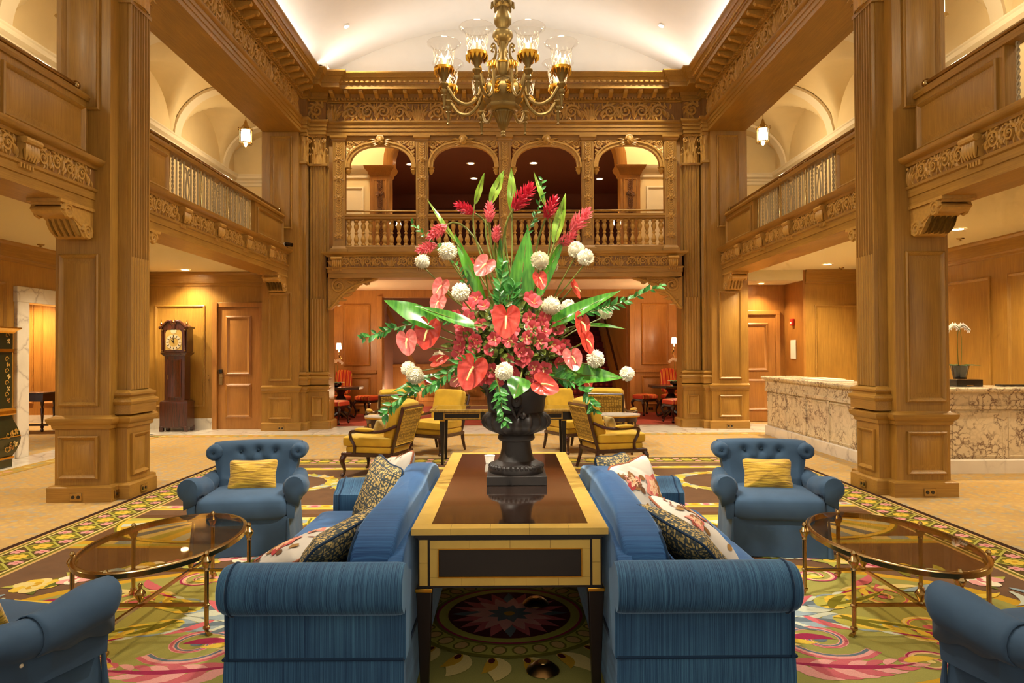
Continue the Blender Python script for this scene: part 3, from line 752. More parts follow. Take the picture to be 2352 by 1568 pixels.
def door_y(name, label, x0, x1, z1, y, hinge=1, lock=True):
    w_ = x1-x0
    fr = thing(name, label, 'door', (0, 0, 0), kind='structure')
    MB().mould([(x0-0.09, y-0.03), (x0-0.0, y-0.03)], [(0, 0), (0.03, 0), (0.03, z1+0.09), (0, z1+0.09)]).build('door_jamb', DOOR, fr)
    MB().box(x0-0.09, x0, y-0.035, y+0.02, 0, z1+0.09).build('door_jamb', DOOR, fr, bevel=0.008)
    MB().box(x1, x1+0.09, y-0.035, y+0.02, 0, z1+0.09).build('door_jamb', DOOR, fr, bevel=0.008)
    MB().box(x0-0.09, x1+0.09, y-0.037, y+0.02, z1, z1+0.09).build('door_head', DOOR, fr, bevel=0.008)
    lf = MB().box(x0+0.004, x1-0.004, y-0.004, y+0.04, 0.01, z1-0.004).build('door_leaf', DOOR, fr)
    st = [(0, 0), (0, 0.012), (0.03, 0.03), (0.06, 0.008), (0.075, 0.004), (0.09, 0.008)]
    panel_y('door_panel', x0+0.15, x1-0.15, 0.22, 0.86, y-0.004, lf, DOOR, st); panel_y('door_panel', x0+0.15, x1-0.15, 1.02, z1-0.16, y-0.004, lf, DOOR, st)
    if lock:
        MB().box(x0+0.03, x0+0.10, y-0.03, y-0.004, 0.84, 1.05).build('lock_plate', BRASS, lf, bevel=0.004)
        MB().box(x0+0.03, x0+0.095, y-0.05, y-0.004, 1.06, 1.13).build('card_reader', BLACK, lf, bevel=0.006)
        MB().tube([(x0+0.065, y-0.03, 0.97), (x0+0.065, y-0.075, 0.97), (x0+0.14, y-0.075, 0.97)], 0.011, 8).build('lever_handle', BRASS, lf)
    return fr
# left aisle
o = MB().box(-6.87, -6.75, 2.0, 9.74, 0, 3.0).box(-6.87, -6.75, 11.4, 13.3, 0, 3.0).box(-6.87, -6.75, 9.74, 11.4, 2.30, 3.0).build('wall_left', OAK)
struct(o, 'oak panelled wall along the left aisle with marble-framed doorway', 'wall'); WL = o
for (a, b) in ((5.0, 6.9), (7.05, 8.5), (8.65, 9.45), (11.7, 13.0)): panel_x('wall_panel', -6.75, a, b, 0.4, 2.42, -1, WL, OAK, PANELF)
for (a, b) in ((2.0, 9.62), (11.5, 13.2)): MB().box(-6.75, -6.73, a, b, 0, 0.2).build('marble_skirting', MARW, WL, bevel=0.004)
fr = MB().box(-6.90, -6.70, 9.62, 9.86, 0, 2.34).build('trim_3', MARW, bevel=0.012); struct(fr, 'white veined marble surround of the left doorway', 'door frame')
MB().box(-6.90, -6.70, 11.26, 11.5, 0, 2.34).build('marble_jamb', MARW, fr, bevel=0.012); MB().box(-6.91, -6.69, 9.60, 11.52, 2.16, 2.38).build('marble_lintel', MARW, fr, bevel=0.012)
panel_wall_y('wall_anteroom', 'amber oak wall of the room beyond the left doorway', -11.2, -6.95, 14.6, 0, 2.9, [(-10.75, -10.3, 0.4, 2.5), (-10.15, -9.85, 0.4, 2.5), (-9.7, -9.35, 0.4, 2.5), (-9.2, -8.4, 0.4, 2.5), (-8.2, -7.4, 0.4, 2.5)], OAKR)
o = MB().box(-11.2, -6.87, 9.0, 14.7, 2.9, 2.95).build('ceiling_anteroom', CEILP); struct(o, 'pale ceiling of the room beyond the left doorway', 'ceiling')
o = MB().box(-11.3, -11.2, 9.0, 14.7, 0, 2.95).build('wall_anteroom_side', OAKR); struct(o, 'oak side wall of the room beyond the left doorway', 'wall')
MB().box(-11.2, -6.9, 14.57, 14.6, 0, 0.16).build('baseboard_anteroom', MARW, bpy.data.objects['wall_anteroom'])
pw = panel_wall_y('wall_far_left', 'oak panelled end wall behind the grandfather clock', -6.75, -4.49, 13.2, 0, 3.0, [(-6.62, -5.68, 0.42, 2.34)])
MB().mould([(-6.75, 13.2), (-4.49, 13.2)], [(0, 2.70), (0.02, 2.71), (0.02, 2.74), (0.05, 2.76), (0.05, 2.92), (0.08, 2.95), (0.08, 2.97), (0, 2.97)]).build('crown_moulding', OAKX, pw)
MB().box(-6.74, -5.46, 13.17, 13.2, 0, 0.21).build('marble_skirting', MARW, pw, bevel=0.004)
MB().mould([(-6.75, 2.0), (-6.75, 13.2)], [(0, 2.70), (0.02, 2.71), (0.02, 2.74), (0.05, 2.76), (0.05, 2.92), (0.08, 2.95), (0.08, 2.97), (0, 2.97)]).build('crown_moulding', OAKY, WL)
door_y('door_1', 'two-panelled oak door with brass lever beside the grandfather clock', PX(502, 13.2), PX(597, 13.2), 2.30, 13.17)
# right aisle
o = MB().box(6.75, 6.87, 2.0, 13.3, 0, 3.0).build('wall_right', OAK); struct(o, 'oak panelled wall behind the reception desk', 'wall'); WR = o
for (a, b) in ((4.8, 6.6), (6.75, 9.28), (9.62, 10.9), (11.1, 13.0)): panel_x('wall_panel', 6.75, a, b, 0.4, 2.46, 1, WR, OAK, PANELF)
MB().mould([(6.75, 13.2), (6.75, 2.0)], [(0, 2.70), (0.02, 2.71), (0.02, 2.74), (0.05, 2.76), (0.05, 2.92), (0.08, 2.95), (0.08, 2.97), (0, 2.97)]).build('crown_moulding', OAKY, WR)
pw = panel_wall_y('wall_far_right', 'oak panelled end wall beyond the marble desk', 5.70, 6.75, 13.2, 0, 3.0, [(5.88, 6.72, 0.4, 2.3)])
MB().mould([(5.70, 13.2), (6.75, 13.2)], [(0, 2.70), (0.02, 2.71), (0.02, 2.74), (0.05, 2.76), (0.05, 2.92), (0.08, 2.95), (0.08, 2.97), (0, 2.97)]).build('crown_moulding', OAKX, pw)
o = MB().box(5.66, 5.70, 13.2, 14.2, 0, 2.97).build('wall_recess_side', OAKR); struct(o, 'reddish oak side wall of the recess with alarm pull', 'wall')
o = MB().box(4.3, 5.8, 14.1, 14.2, 0, 2.95).build('wall_recess_back', OAKR); struct(o, 'reddish oak wall above the recessed right door', 'wall')
o = MB().box(4.3, 5.66, 13.22, 14.1, 2.77, 2.80).box(4.3, 5.66, 13.2, 13.24, 2.77, 2.98).build('ceiling_recess', CEILP); struct(o, 'dropped cream ceiling over the recessed door', 'ceiling')
door_y('door_2', 'oak door in the recess behind the marble desk', 4.66, 5.46, 2.16, 14.07, lock=False)
t = thing('fire_alarm_pull', 'small red fire alarm pull on the recess wall', 'alarm', (5.66, 13.66, 1.93))
MB().box(-0.05, 0, -0.06, 0.06, 0, 0.13).build('body', plain('alarm_red', srgb(190, 30, 24), 0.35), t, bevel=0.008)
MB().box(-0.058, -0.05, -0.03, 0.03, 0.03, 0.07).build('handle', WHITE, t)
t = thing('framed_notice', 'small framed white notice below the red alarm pull', 'notice', (5.66, 13.66, 1.24))
MB().nest((0, -0.16, 0), Vector((0, 1, 0)), UZ, 0.32, 0.44, [(0, 0), (0, 0.025), (0.025, 0.03), (0.03, 0.01)]).tf(Rz(0)).build('frame', DOOR, t)
MB().box(-0.012, -0.008, -0.125, 0.125, 0.035, 0.405).build('paper', WHITE, t)
# aisle ceilings
for s in (-1, 1):
    side = 'left' if s < 0 else 'right'
    o = MB().box(s*4.48, s*6.87, 2.0, 13.25, 2.97, 3.27).build('ceiling_%s_aisle' % side, CEILP); struct(o, 'flat cream ceiling of the %s aisle with recessed lights' % side, 'ceiling')
# ================================================================== upper side corridors
CV = 1.17
for s in (-1, 1):
    side = 'left' if s < 0 else 'right'
    o = MB().box(s*6.75, s*6.87, 2.0, 17.4, 3.27, 7.4).build('wall_upper_%s' % side, CREAM); struct(o, 'cream plaster wall of the upper %s corridor' % side, 'wall'); WU = o
    o2 = MB().box(s*4.3, s*6.87, 17.3, 17.4, 3.27, 7.4).build('wall_upper_end_%s' % side, CREAM); struct(o2, 'cream end wall of the upper %s corridor' % side, 'wall')
    MB().mould(outline([(-6.75, 2.0), (-6.75, 17.3), (-4.47, 17.3)], s), [(0, 5.56), (0.02, 5.57), (0.02, 5.64), (0.05, 5.66), (0.06, 5.70), (0.13, 5.74), (0.14, 5.80), (0.16, 5.82), (0.16, 5.84), (0, 5.85)]).build('plaster_cornice', TRIMW, WU)
    for k in range(9): panel_x('wall_panel', s*6.75, 4.0+k*1.5, 5.2+k*1.5, 3.6, 5.45, s, WU, CREAM, PANELF)
    def groin(u, v, s=s):
        x = lerp(-1, 1, u); y = lerp(2.0, 17.35, v)
        zb = math.sqrt(max(0, 1-x*x))*1.05
        p = ((y-2.0) % 2.45)-1.225; q = p/1.02
        zc = math.sqrt(max(0, 1-q*q))*1.0 if abs(q) < 1 else 0
        return (s*(5.61+x*1.15), y, 5.84+max(zb, zc))
    o = MB().grid(groin, 24, 220).build('ceiling_upper_%s' % side, CREAM, recalc=False, sharp=40); struct(o, 'cream groin-vaulted ceiling of the upper %s corridor' % side, 'ceiling')
    for k in range(7):   # transverse ribs between the groin bays
        y = 2.0+k*2.45
        rb = [(s*(5.61+1.14*math.cos(PI*i/20)), 5.84+1.04*math.sin(PI*i/20)) for i in range(21)]
        rb2 = [(s*(5.61+1.09*math.cos(PI*i/20)), 5.84+0.985*math.sin(PI*i/20)) for i in range(21)]
        MB().prism(rb+list(reversed(rb2)), 'XZ', y-0.13, y+0.13).build('vault_rib', TRIMW, o)
    o = MB().box(s*4.0, s*6.87, 13.2, 17.4, 3.1, 3.27).build('floor_upper_%s' % side, fl_m); struct(o, 'floor of the upper %s corridor' % side, 'floor')
    # lantern
    t = thing('hanging_lantern', 'lit glass and brass lantern hanging in the upper %s corridor' % side, 'lantern', (s*5.35, 14.35, 5.74), group='corridor lanterns')
    MB().tube([(0, 0, 0.50), (0, 0, 1.2)], 0.008, 6).build('chain', BRASS, t)
    fr = MB().lathe([(0.13, 0.0), (0.135, 0.02), (0.125, 0.03), (0.06, -0.03), (0.0, -0.06)], seg=16)
    fr.lathe([(0.13, 0.28), (0.14, 0.30), (0.10, 0.34), (0.05, 0.40), (0.03, 0.46), (0.015, 0.5)], seg=16)
    for k in range(8): fr.tube([(0.128*math.cos(k*PI/4), 0.128*math.sin(k*PI/4), 0.0), (0.128*math.cos(k*PI/4), 0.128*math.sin(k*PI/4), 0.29)], 0.006, 5)
    for k in range(8): fr.ball((0.15*math.cos(k*PI/4), 0.15*math.sin(k*PI/4), 0.31), 0.014, 6, 5)
    fr.build('brass_cage', BRASS, t)
    MB().lathe([(0.085, 0.02), (0.09, 0.15), (0.085, 0.27)], seg=16, cap=False).build('glass_cylinder', glow('lantern_glass_'+side, (1, 0.84, 0.62, 1), 9), t)
    lamp('lantern_light', 'POINT', (0, 0, -0.16), 28, WARM, t, 0.1)
    for k, yy in enumerate((8.9, 3.9)):
        t = thing('hanging_lantern', 'lantern of the upper %s corridor %s' % (side, 'beside the near pier' if k == 0 else 'over the near balcony'), 'lantern', (s*5.6, yy, 5.74), group='corridor lanterns')
        fr = MB().lathe([(0.13, 0.0), (0.06, -0.03), (0.0, -0.06)], seg=12); fr.lathe([(0.14, 0.30), (0.05, 0.40), (0.015, 0.5)], seg=12); fr.tube([(0, 0, 0.5), (0, 0, 1.18)], 0.008, 6)
        fr.build('brass_cage', BRASS, t); MB().lathe([(0.085, 0.02), (0.085, 0.27)], seg=12).build('glass_cylinder', SHADE, t)
        lamp('lantern_light', 'POINT', (0, 0, -0.16), 20, WARM, t, 0.1)
# ================================================================== far wall: gallery, arcade and stair hall
fw = MB()
fw.box(-3.45, 3.45, 13.2, 13.5, 2.86, 3.30)
for s in (-1, 1): fw.box(s*3.34, s*3.86, 13.2, 13.6, 0, 5.56)
fw = fw.build('wall_far', OAK); struct(fw, 'oak end wall framing the stair hall opening and the upper arcade', 'wall')
for s in (-1, 1):
    MB().mould(outline([(-3.36, 13.2), (-3.34, 13.2), (-3.34, 13.6)], s), P_BASE).build('plinth', OAKX, fw)
FL = [(o_, z-0.03) for (o_, z) in LEDGE]
MB().mould([(-3.3, 13.2), (-3.3, 12.98), (3.3, 12.98), (3.3, 13.2)], [(o_+0.0, z) for (o_, z) in FL]).build('gallery_ledge', OAKX, fw)
for k in range(6): inst(U_GAL, 'frieze_carving', fw, M=T(-3.2+k*6.4/6, 12.98, 3.03) @ Sc(6.4/6/1.03, 1, 1))
for k in range(5): inst(CONS, 'frieze_console', fw, M=T(-3.13+k*1.565, 12.98, 3.02) @ Rz(PI))
MB().mould([(-3.3, 13.2), (-3.3, 12.98), (3.3, 12.98), (3.3, 13.2)], [(0.001, 3.032), (0.003, 3.032), (0.003, 3.213), (0.001, 3.213)]).build('frieze_shade_strip', GRND_SHADE, fw)  # same painted undercut shade along the far gallery
# spiral corner brackets in the opening
for s in (-1, 1):
    b2 = MB(); pr = [(0, 0)]
    cur = bez([(0.98, 0), (0.75, -0.18), (0.45, -0.02), (0.30, -0.36), (0.12, -0.42), (0.10, -0.62), (0, -0.62)], 18)
    b2.prism([(0, 0)]+[(p[0], p[1]) for p in cur], 'XZ', 0.0, 0.16)
    n0 = len(b2.v)
    q = MB(); scroll(q, 0.20, -0.17, 0.15, 1, 1.2, h=0.04, leaves=0); scroll(q, 0.72, -0.10, 0.07, -1, 1.2, h=0.03, leaves=0)
    ribbon(q, [(p[0], p[1]+0.02) for p in cur], 0.06, 0.03)
    for k in range(6): lobe(q, 0.06+k*0.1, -0.46+k*0.06, -0.6+k*0.25, 0.2, 0.07, 0.03, 0.8)
    for k in range(5): lobe(q, 0.36+k*0.07, -0.08-0.0*k, -0.3, 0.16, 0.06, 0.03, -0.6)
    b2.merge(q)
    if s > 0: b2.tf(Matrix.Diagonal((-1, 1, 1, 1)))
    b2.build('corner_bracket', CARV, fw, loc=(s*3.34, 13.14, 2.86))
# ------------------ arcade
arc_t = thing('oak_arcade', 'four carved oak arches with baluster railing above the stair hall', 'arcade')
xs = [-3.13, -1.565, 0, 1.565, 3.13]
DROP = drop_unit(0.2, 0.36, 0.025).mesh('carved_drop', CARV)
for x in xs:
    MB().box(x-0.115, x+0.115, 13.1, 13.24, 3.42, 5.50).build('pilaster', OAK, arc_t, bevel=0.006)
    MB().nest((x-0.09, 13.1, 3.55), UX, UZ, 0.18, 1.85, [(0, 0), (0, 0.008), (0.012, 0.008), (0.016, 0.002)]).build('pilaster_frame', OAK, arc_t)
    MB().mould([(x-0.115, 13.24), (x-0.115, 13.1), (x+0.115, 13.1), (x+0.115, 13.24)], [(0, 3.30), (0.05, 3.30), (0.05, 3.38), (0.02, 3.40), (0, 3.44)]).build('pilaster_base', OAKX, arc_t)
    MB().mould([(x-0.115, 13.24), (x-0.115, 13.1), (x+0.115, 13.1), (x+0.115, 13.24)], [(0, 5.42), (0.015, 5.43), (0.02, 5.46), (0.045, 5.48), (0.045, 5.52), (0, 5.52)]).build('pilaster_cap', OAKX, arc_t)
    for k in range(5): inst(DROP, 'carved_drop', arc_t, loc=(x, 13.098, 3.58+k*0.36))
BAL = MB().lathe([(0.045, 0), (0.045, 0.03), (0.028, 0.04), (0.034, 0.06), (0.048, 0.10), (0.046, 0.13), (0.024, 0.19), (0.02, 0.215), (0.034, 0.225), (0.034, 0.245), (0.02, 0.255), (0.024, 0.28), (0.046, 0.34), (0.048, 0.37), (0.034, 0.41), (0.028, 0.43), (0.045, 0.44), (0.045, 0.48)], seg=12).mesh('baluster', CARV)
HEAD = MB(); HEAD.ball((0, -0.06, 0.02), 0.075, 14, 10, (0.82, 0.8, 1.05)); HEAD.ball((0, -0.115, 0.0), 0.016, 6, 5, (0.8, 1, 1.4))
for s in (-1, 1):
    HEAD.ball((s*0.026, -0.105, 0.02), 0.012, 6, 4); HEAD.ball((s*0.035, -0.09, -0.02), 0.026, 8, 5)
    for k in range(4): lobe(HEAD, s*0.06, 0.03-k*0.022, (PI*0.12 if s > 0 else PI*0.88)+s*k*-0.22, 0.17-k*0.02, 0.05, 0.045, -s*0.9, 6)
for k in range(9): HEAD.ball((0.06*math.cos(PI*k/8), -0.05, 0.055+0.05*math.sin(PI*k/8)), 0.026, 6, 5)
HEAD.ball((0, -0.10, -0.03), 0.014, 6, 4, (1.5, 0.8, 0.6))
HEAD = HEAD.mesh('keystone_head', CARV)
SPAN = MB()
scroll(SPAN, 0.10, -0.12, 0.075, 1, 2.2, h=0.03, leaves=5, n=18); scroll(SPAN, 0.27, -0.075, 0.06, -1, 0.4, h=0.03, leaves=5, n=18)
scroll(SPAN, 0.07, -0.30, 0.05, -1, 1.4, h=0.03, leaves=4, n=16)
for k in range(6): lobe(SPAN, 0.05+k*0.075, -0.03, -0.8+k*0.1, 0.16-k*0.015, 0.06, 0.025, 0.8)
for k in range(4): lobe(SPAN, 0.03, -0.15-k*0.07, -0.7, 0.11, 0.05, 0.025, 0.8)
SPAN2 = MB().merge(SPAN); SPAN2.tf(Matrix.Diagonal((-1, 1, 1, 1)))
SPAN = SPAN.mesh('spandrel_carving', CARV); SPAN2 = SPAN2.mesh('spandrel_carving', CARV)
for i in range(4):
    x0, x1 = xs[i]+0.115, xs[i+1]-0.115; xc = (x0+x1)/2; hw = (x1-x0)/2
    def A(t, e, h0): # basket arch
        c = math.cos(t); s_ = math.sin(t); return (xc-(hw-e)*math.copysign(abs(c)**0.85, c), 4.92+(h0-e)*abs(s_)**0.85)
    outer = [A(PI*k/28, 0.0, 0.50) for k in range(29)]; inner = [A(PI*k/28, 0.085, 0.50) for k in range(29)]
    ar = MB()
    for (e0, e1, ya, yb) in ((0.0, 0.03, 13.09, 13.22), (0.03, 0.085, 13.11, 13.22)):
        a_ = [A(PI*k/28, e0, 0.5) for k in range(29)]; b_ = [A(PI*k/28, e1, 0.5) for k in range(29)]
        vs = []; fs = []
        for (p, q) in zip(a_, b_): vs += [(p[0], ya, p[1]), (q[0], ya, q[1]), (q[0], yb, q[1]), (p[0], yb, p[1])]
        for k in range(28):
            for j in range(4): fs.append((k*4+j, k*4+(j+1) % 4, k*4+4+(j+1) % 4, k*4+4+j))
        ar.add(vs, fs)
    ar.build('arch_moulding', CARV, arc_t)
    for xx in (x0+0.05, x1-0.05):
        MB().lathe([(0.02, 4.80), (0.05, 4.86), (0.06, 4.88), (0.045, 4.90), (0.07, 4.93)], (xx, 13.17, 0), 10).build('arch_corbel', CARV, arc_t)
    inst(SPAN, 'spandrel_carving', arc_t, loc=(x0, 13.15, 5.49)); inst(SPAN2, 'spandrel_carving', arc_t, loc=(x1, 13.15, 5.49))
    inst(HEAD, 'keystone_head', arc_t, loc=(xc, 13.12, 5.40))
    MB().box(x0, x1, 13.13, 13.2, 5.44, 5.52).build('arch_head_rail', OAKX, arc_t)
    MB().mould([(x0, 13.12), (x1, 13.12)], [(-0.12, 3.94), (0, 3.94), (0.025, 3.955), (0.025, 3.985), (0.045, 4.0), (0.045, 4.04), (-0.12, 4.05)]).build('top_rail', OAKX, arc_t)
    MB().mould([(x0, 13.12), (x1, 13.12)], [(-0.12, 3.30), (0.02, 3.30), (0.02, 3.43), (0, 3.45), (-0.12, 3.455)]).build('bottom_rail', OAKX, arc_t)
    MB().tube([(x0, 13.22, 4.12), (x1, 13.22, 4.12)], 0.02, 8).build('brass_handrail', BRASS, arc_t)
    for k in range(10): inst(BAL, 'baluster', arc_t, loc=(x0+0.066+k*(x1-x0-0.13)/9, 13.16, 3.455))
# ------------------ upper hall behind the arcade
o = MB().box(-4.3, 4.3, 13.6, 20.5, 3.15, 3.3).build('floor_upper_hall', fl_m); struct(o, 'floor of the upper hall behind the arcade', 'floor')
def arch_wall():
    mb = MB(); n = 24; hw = 2.5
    pts = [(-4.3, 3.3), (-hw, 3.3), (-hw, 5.4)]+[(-hw*math.cos(PI*k/n), 5.4+1.9*math.sin(PI*k/n)) for k in range(1, n)]+[(hw, 5.4), (hw, 3.3), (4.3, 3.3), (4.3, 8), (-4.3, 8)]
    return mb.prism(pts, 'XZ', 15.0, 15.2)
o = arch_wall().build('wall_upper_hall', CREAM); struct(o, 'cream wall with wide archway seen through the arcade', 'wall')
for s in (-1, 1):
    panel_y('wall_panel', min(s*3.6, s*3.05), max(s*3.6, s*3.05), 3.5, 5.0, 15.0, o, TRIMW, [(0, 0), (0, 0.02), (0.03, 0.025), (0.05, 0.005)])
    MB().mould(outline([(-4.3, 15.0), (-2.92, 15.0)], s), [(0, 5.18), (0.03, 5.2), (0.03, 5.28), (0.06, 5.3), (0.10, 5.38), (0.12, 5.44), (0, 5.46)]).build('plaster_cornice', TRIMW, o)
    t = thing('carved_wood_pilaster', 'dark carved wooden pilaster on the %s of the maroon room' % ('left' if s < 0 else 'right'), 'pillar')
    MB().box(s*2.9, s*2.48, 14.9, 15.3, 3.3, 5.3).build('shaft', OAKR, t)
    MB().mould(outline([(-2.9, 15.2), (-2.9, 14.9), (-2.48, 14.9), (-2.48, 15.3)], s), [(0, 5.22), (0.03, 5.25), (0.04, 5.3), (0.1, 5.36), (0.12, 5.42), (0, 5.44)]).build('capital', OAKR, t)
    MB().nest((min(s*2.84, s*2.54), 14.9, 3.6), UX, UZ, 0.30, 1.55, [(0, 0), (0, 0.01), (0.02, 0.012), (0.03, 0.002)]).build('panel', OAKR, t)
    DR2 = MT.get('carved_red') or plain('carved_red', srgb(120, 74, 34), 0.45)
    if s < 0: DROP2 = drop_unit(0.2, 0.36, 0.03).mesh('carved_drop', DR2)
    for k in range(4): inst(DROP2, 'carved_drop', t, loc=(s*2.69, 14.895, 3.66+k*0.37))
na = 24
am = MB(); vs = []; fs = []
for k in range(na+1):
    a = PI*k/na
    for (e, y) in ((0.0, 14.95), (0.0, 14.88), (0.14, 14.88), (0.2, 14.92), (0.2, 15.3)):
        vs.append((-(2.62-e)*math.cos(a), y, 5.42+(2.0-e)*math.sin(a)))
for k in range(na):
    for j in range(4): fs.append((k*5+j, k*5+j+1, k*5+j+6, k*5+j+5))
am.add(vs, fs); am.build('archivolt', OAKR, o)
o = MB().box(-4.4, 4.4, 15.2, 20.6, 6.0, 6.1).build('ceiling_maroon', MAROON); struct(o, 'deep maroon ceiling seen through the arches', 'ceiling')
o = MB().box(-4.4, 4.4, 20.4, 20.6, 3.3, 6.1).build('wall_maroon_back', MAROON); struct(o, 'dark maroon back wall of the upper room', 'wall')
MB().mould([(-4.3, 20.4), (4.3, 20.4)], [(0, 5.65), (0.05, 5.7), (0.08, 5.8), (0.2, 5.9), (0.24, 6.0), (0, 6.0)]).build('cornice', MAROON, o)
for s in (-1, 1):
    o = MB().box(s*4.3, s*4.4, 15.2, 20.6, 3.3, 6.1).build('wall_maroon_%s' % ('left' if s < 0 else 'right'), MAROON); struct(o, 'maroon side wall of the upper room', 'wall')
    o = MB().box(s*4.3, s*4.4, 13.2, 15.2, 3.3, 8).build('wall_upper_jamb_%s' % ('left' if s < 0 else 'right'), CREAM); struct(o, 'cream return wall behind the arcade', 'wall')
o = MB().box(-4.4, 4.4, 13.6, 15.2, 7.9, 8.0).build('ceiling_upper_hall', CREAM); struct(o, 'cream ceiling between arcade and archway', 'ceiling')
def downlight(loc, label, power, parent_r=0.08, spot=2.2, col=WARM, size=0.05, blend=0.8):
    t = thing('downlight', label, 'light', loc, group='recessed downlights')
    MB().lathe([(parent_r*0.8, -0.004), (parent_r*1.15, -0.008), (parent_r*1.2, 0.0)], seg=20, cap=False).build('trim_ring', WHITE, t)
    MB().lathe([(parent_r*0.85, 0.001), (0.0, 0.001)], (0, 0, -0.003), seg=20).build('lens', LENS, t)
    if power: lamp('downlight_lamp', 'SPOT', (0, 0, -0.03), power, col, t, size, spot=spot, blend=blend)
    return t
for (x, y, D) in ((943, 375, 17.0), (1083, 373, 17.0), (1090, 408, 18.2), (1380, 410, 18.2), (1228, 373, 17.0)):
    p = at(x, y, D); Dd = (6.0-1.451)*1600/(806-y); downlight((PX(x, Dd), Dd, 6.0), 'recessed light in the maroon ceiling, %s' % {943: 'seen in the left arch', 1083: 'nearer one seen in the second arch', 1090: 'farther one seen in the second arch', 1380: 'seen in the right arch', 1228: 'seen in the third arch'}[x], 70, 0.09)
lamp('upper_hall_fill', 'POINT', (-3.4, 14.0, 7.2), 120, WARM, None, 0.2); lamp('upper_hall_fill', 'POINT', (3.4, 14.0, 7.2), 120, WARM, None, 0.2)  # added fill lamps without fixtures, brightening the hall behind the arcade
# upper sconces glimpsed through the balusters
def sconce(name, loc, rz, label, power, sh=0.11):
    t = thing(name, label, 'lamp', loc, rz, 'brass candle sconces')
    m = MB().tube(bez([(0, 0, -0.18), (0, -0.10, -0.22), (0, -0.12, -0.1), (0, -0.12, -0.06)], 8), 0.009, 6); m.lathe([(0.0, 0), (0.04, 0.0), (0.03, 0.012), (0.0, 0.015)], (0, 0, -0.19), 12, 'Y')
    m.tube(bez([(0, -0.03, -0.2), (0.03, -0.07, -0.3), (0, -0.03, -0.32)], 6), 0.006, 6); m.lathe([(0.035, -0.06), (0.03, -0.05), (0.012, -0.045)], (0, -0.12, 0), 12)
    m.build('brass_arm', BRASS, t)
    MB().lathe([(0.012, -0.05), (0.012, 0.02)], (0, -0.12, 0), 8).build('candle', WHITE, t)
    MB().lathe([(0.06, 0.0), (0.062, 0.002), (0.042, sh), (0.04, sh)], (0, -0.12, 0.0), 16, cap=False).build('shade', SHADE, t)
    if power: lamp('sconce_light', 'POINT', (0, -0.25, 0.08), power, AMBER, t, 0.06)
    return t
for s in (-1, 1):
    t = sconce('wall_sconce', (s*2.38, 15.6, 4.25), 0, 'small lit lamp behind the %s arcade railing' % ('left' if s < 0 else 'right'), 3)
# ------------------ stair hall under the gallery
RED = plain('red_carpet', srgb(150, 52, 26), 0.95, var=0.16, scale=5)
RUN, nt, b = nmat('stair_runner'); v = coords(nt, (1, 1, 1)); vo = N(nt, 'TexVoronoi'); vo.inputs['Scale'].default_value = 7; vo.inputs['Randomness'].default_value = 0.1
nt.links.new(v, vo.inputs['Vector']); nt.links.new(ramp(nt, vo.outputs['Distance'], [(0.0, srgb(190, 120, 60)), (0.14, srgb(170, 60, 40)), (0.3, srgb(112, 20, 22)), (0.6, srgb(84, 14, 18))]), b.inputs['Base Color']); b.inputs['Roughness'].default_value = 0.95
o = MB().box(-4.6, 4.6, 13.6, 22.2, -0.05, 0.012).build('floor_stair_hall', RED); struct(o, 'red carpeted floor of the stair hall', 'floor')
o = MB().box(-4.6, 4.6, 13.5, 16.35, 2.88, 2.94).build('ceiling_stair_hall', plain('pale_ceiling', srgb(224, 196, 158), 0.8)); struct(o, 'pale ceiling of the stair hall', 'ceiling')
for s in (-1, 1):
    side = 'left' if s < 0 else 'right'
    o = MB().box(s*4.2, s*4.3, 13.3, 16.3, 0, 2.94).build('wall_stair_hall_%s' % side, OAKR); struct(o, 'oak side wall of the stair hall, %s' % side, 'wall')
    panel_x('wall_panel', s*4.2, 13.9, 15.9, 1.0, 2.6, s, o, OAKR, PANELF)
    w0 = MB().box(s*2.98, s*4.2, 16.2, 16.4, 0, 2.94).build('wall_stair_return_%s' % side, OAKR); struct(w0, 'oak panelled return wall on the %s of the stair hall' % side, 'wall')
    panel_y('wall_panel', min(s*3.15, s*3.78), max(s*3.15, s*3.78), 1.12, 2.55, 16.2, w0, OAKR); panel_y('wall_panel', min(s*3.15, s*3.78), max(s*3.15, s*3.78), 0.2, 0.86, 16.2, w0, OAKR)
    MB().box(s*3.0, s*4.2, 16.16, 16.2, 0.94, 1.02).build('dado_rail', OAKR, w0, bevel=0.01)
    MB().box(s*2.98, s*2.86, 16.1, 16.4, 0, 2.74).build('pilaster', OAKR, w0, bevel=0.01)
    sconce('wall_sconce', (PX(781 if s < 0 else 1546, 15.0), 15.02, PZ(800 if s < 0 else 790, 14.9)), s*-PI/2*0, 'lit brass sconce with white shade beside the %s jamb of the stair hall' % side, 45, 0.13)
MB().box(-3.0, 3.0, 16.15, 16.4, 2.70, 2.94).build('trim_4', OAKR, bpy.data.objects['ceiling_stair_hall'], bevel=0.01)
o = MB().box(-3.2, 1.0, 18.4, 18.5, 0, 4.2).build('wall_stair_back', MAUVE); struct(o, 'mauve plaster wall behind the flower display', 'wall')
for k in range(5): panel_y('wainscot_panel', -2.35+k*0.62, -1.80+k*0.62, 0.14, 0.98, 18.38, o, OAKR)
MB().box(-3.2, 1.0, 18.36, 18.4, 0, 1.04).build('wainscot', OAKR, o); MB().box(-3.2, 1.0, 18.32, 18.4, 1.04, 1.12).build('dado_rail', OAKR, o, bevel=0.01)
o = MB().box(-3.3, -2.98, 16.4, 18.5, 0, 4.2).build('wall_stair_left', MAUVE); struct(o, 'mauve side wall of the stair hall', 'wall')
st2 = MB(); st2.prism([(-3.04, 2.75), (-3.04, 2.55), (-2.30, 0.95), (-2.22, 1.05)], 'XZ', 17.4, 17.55)
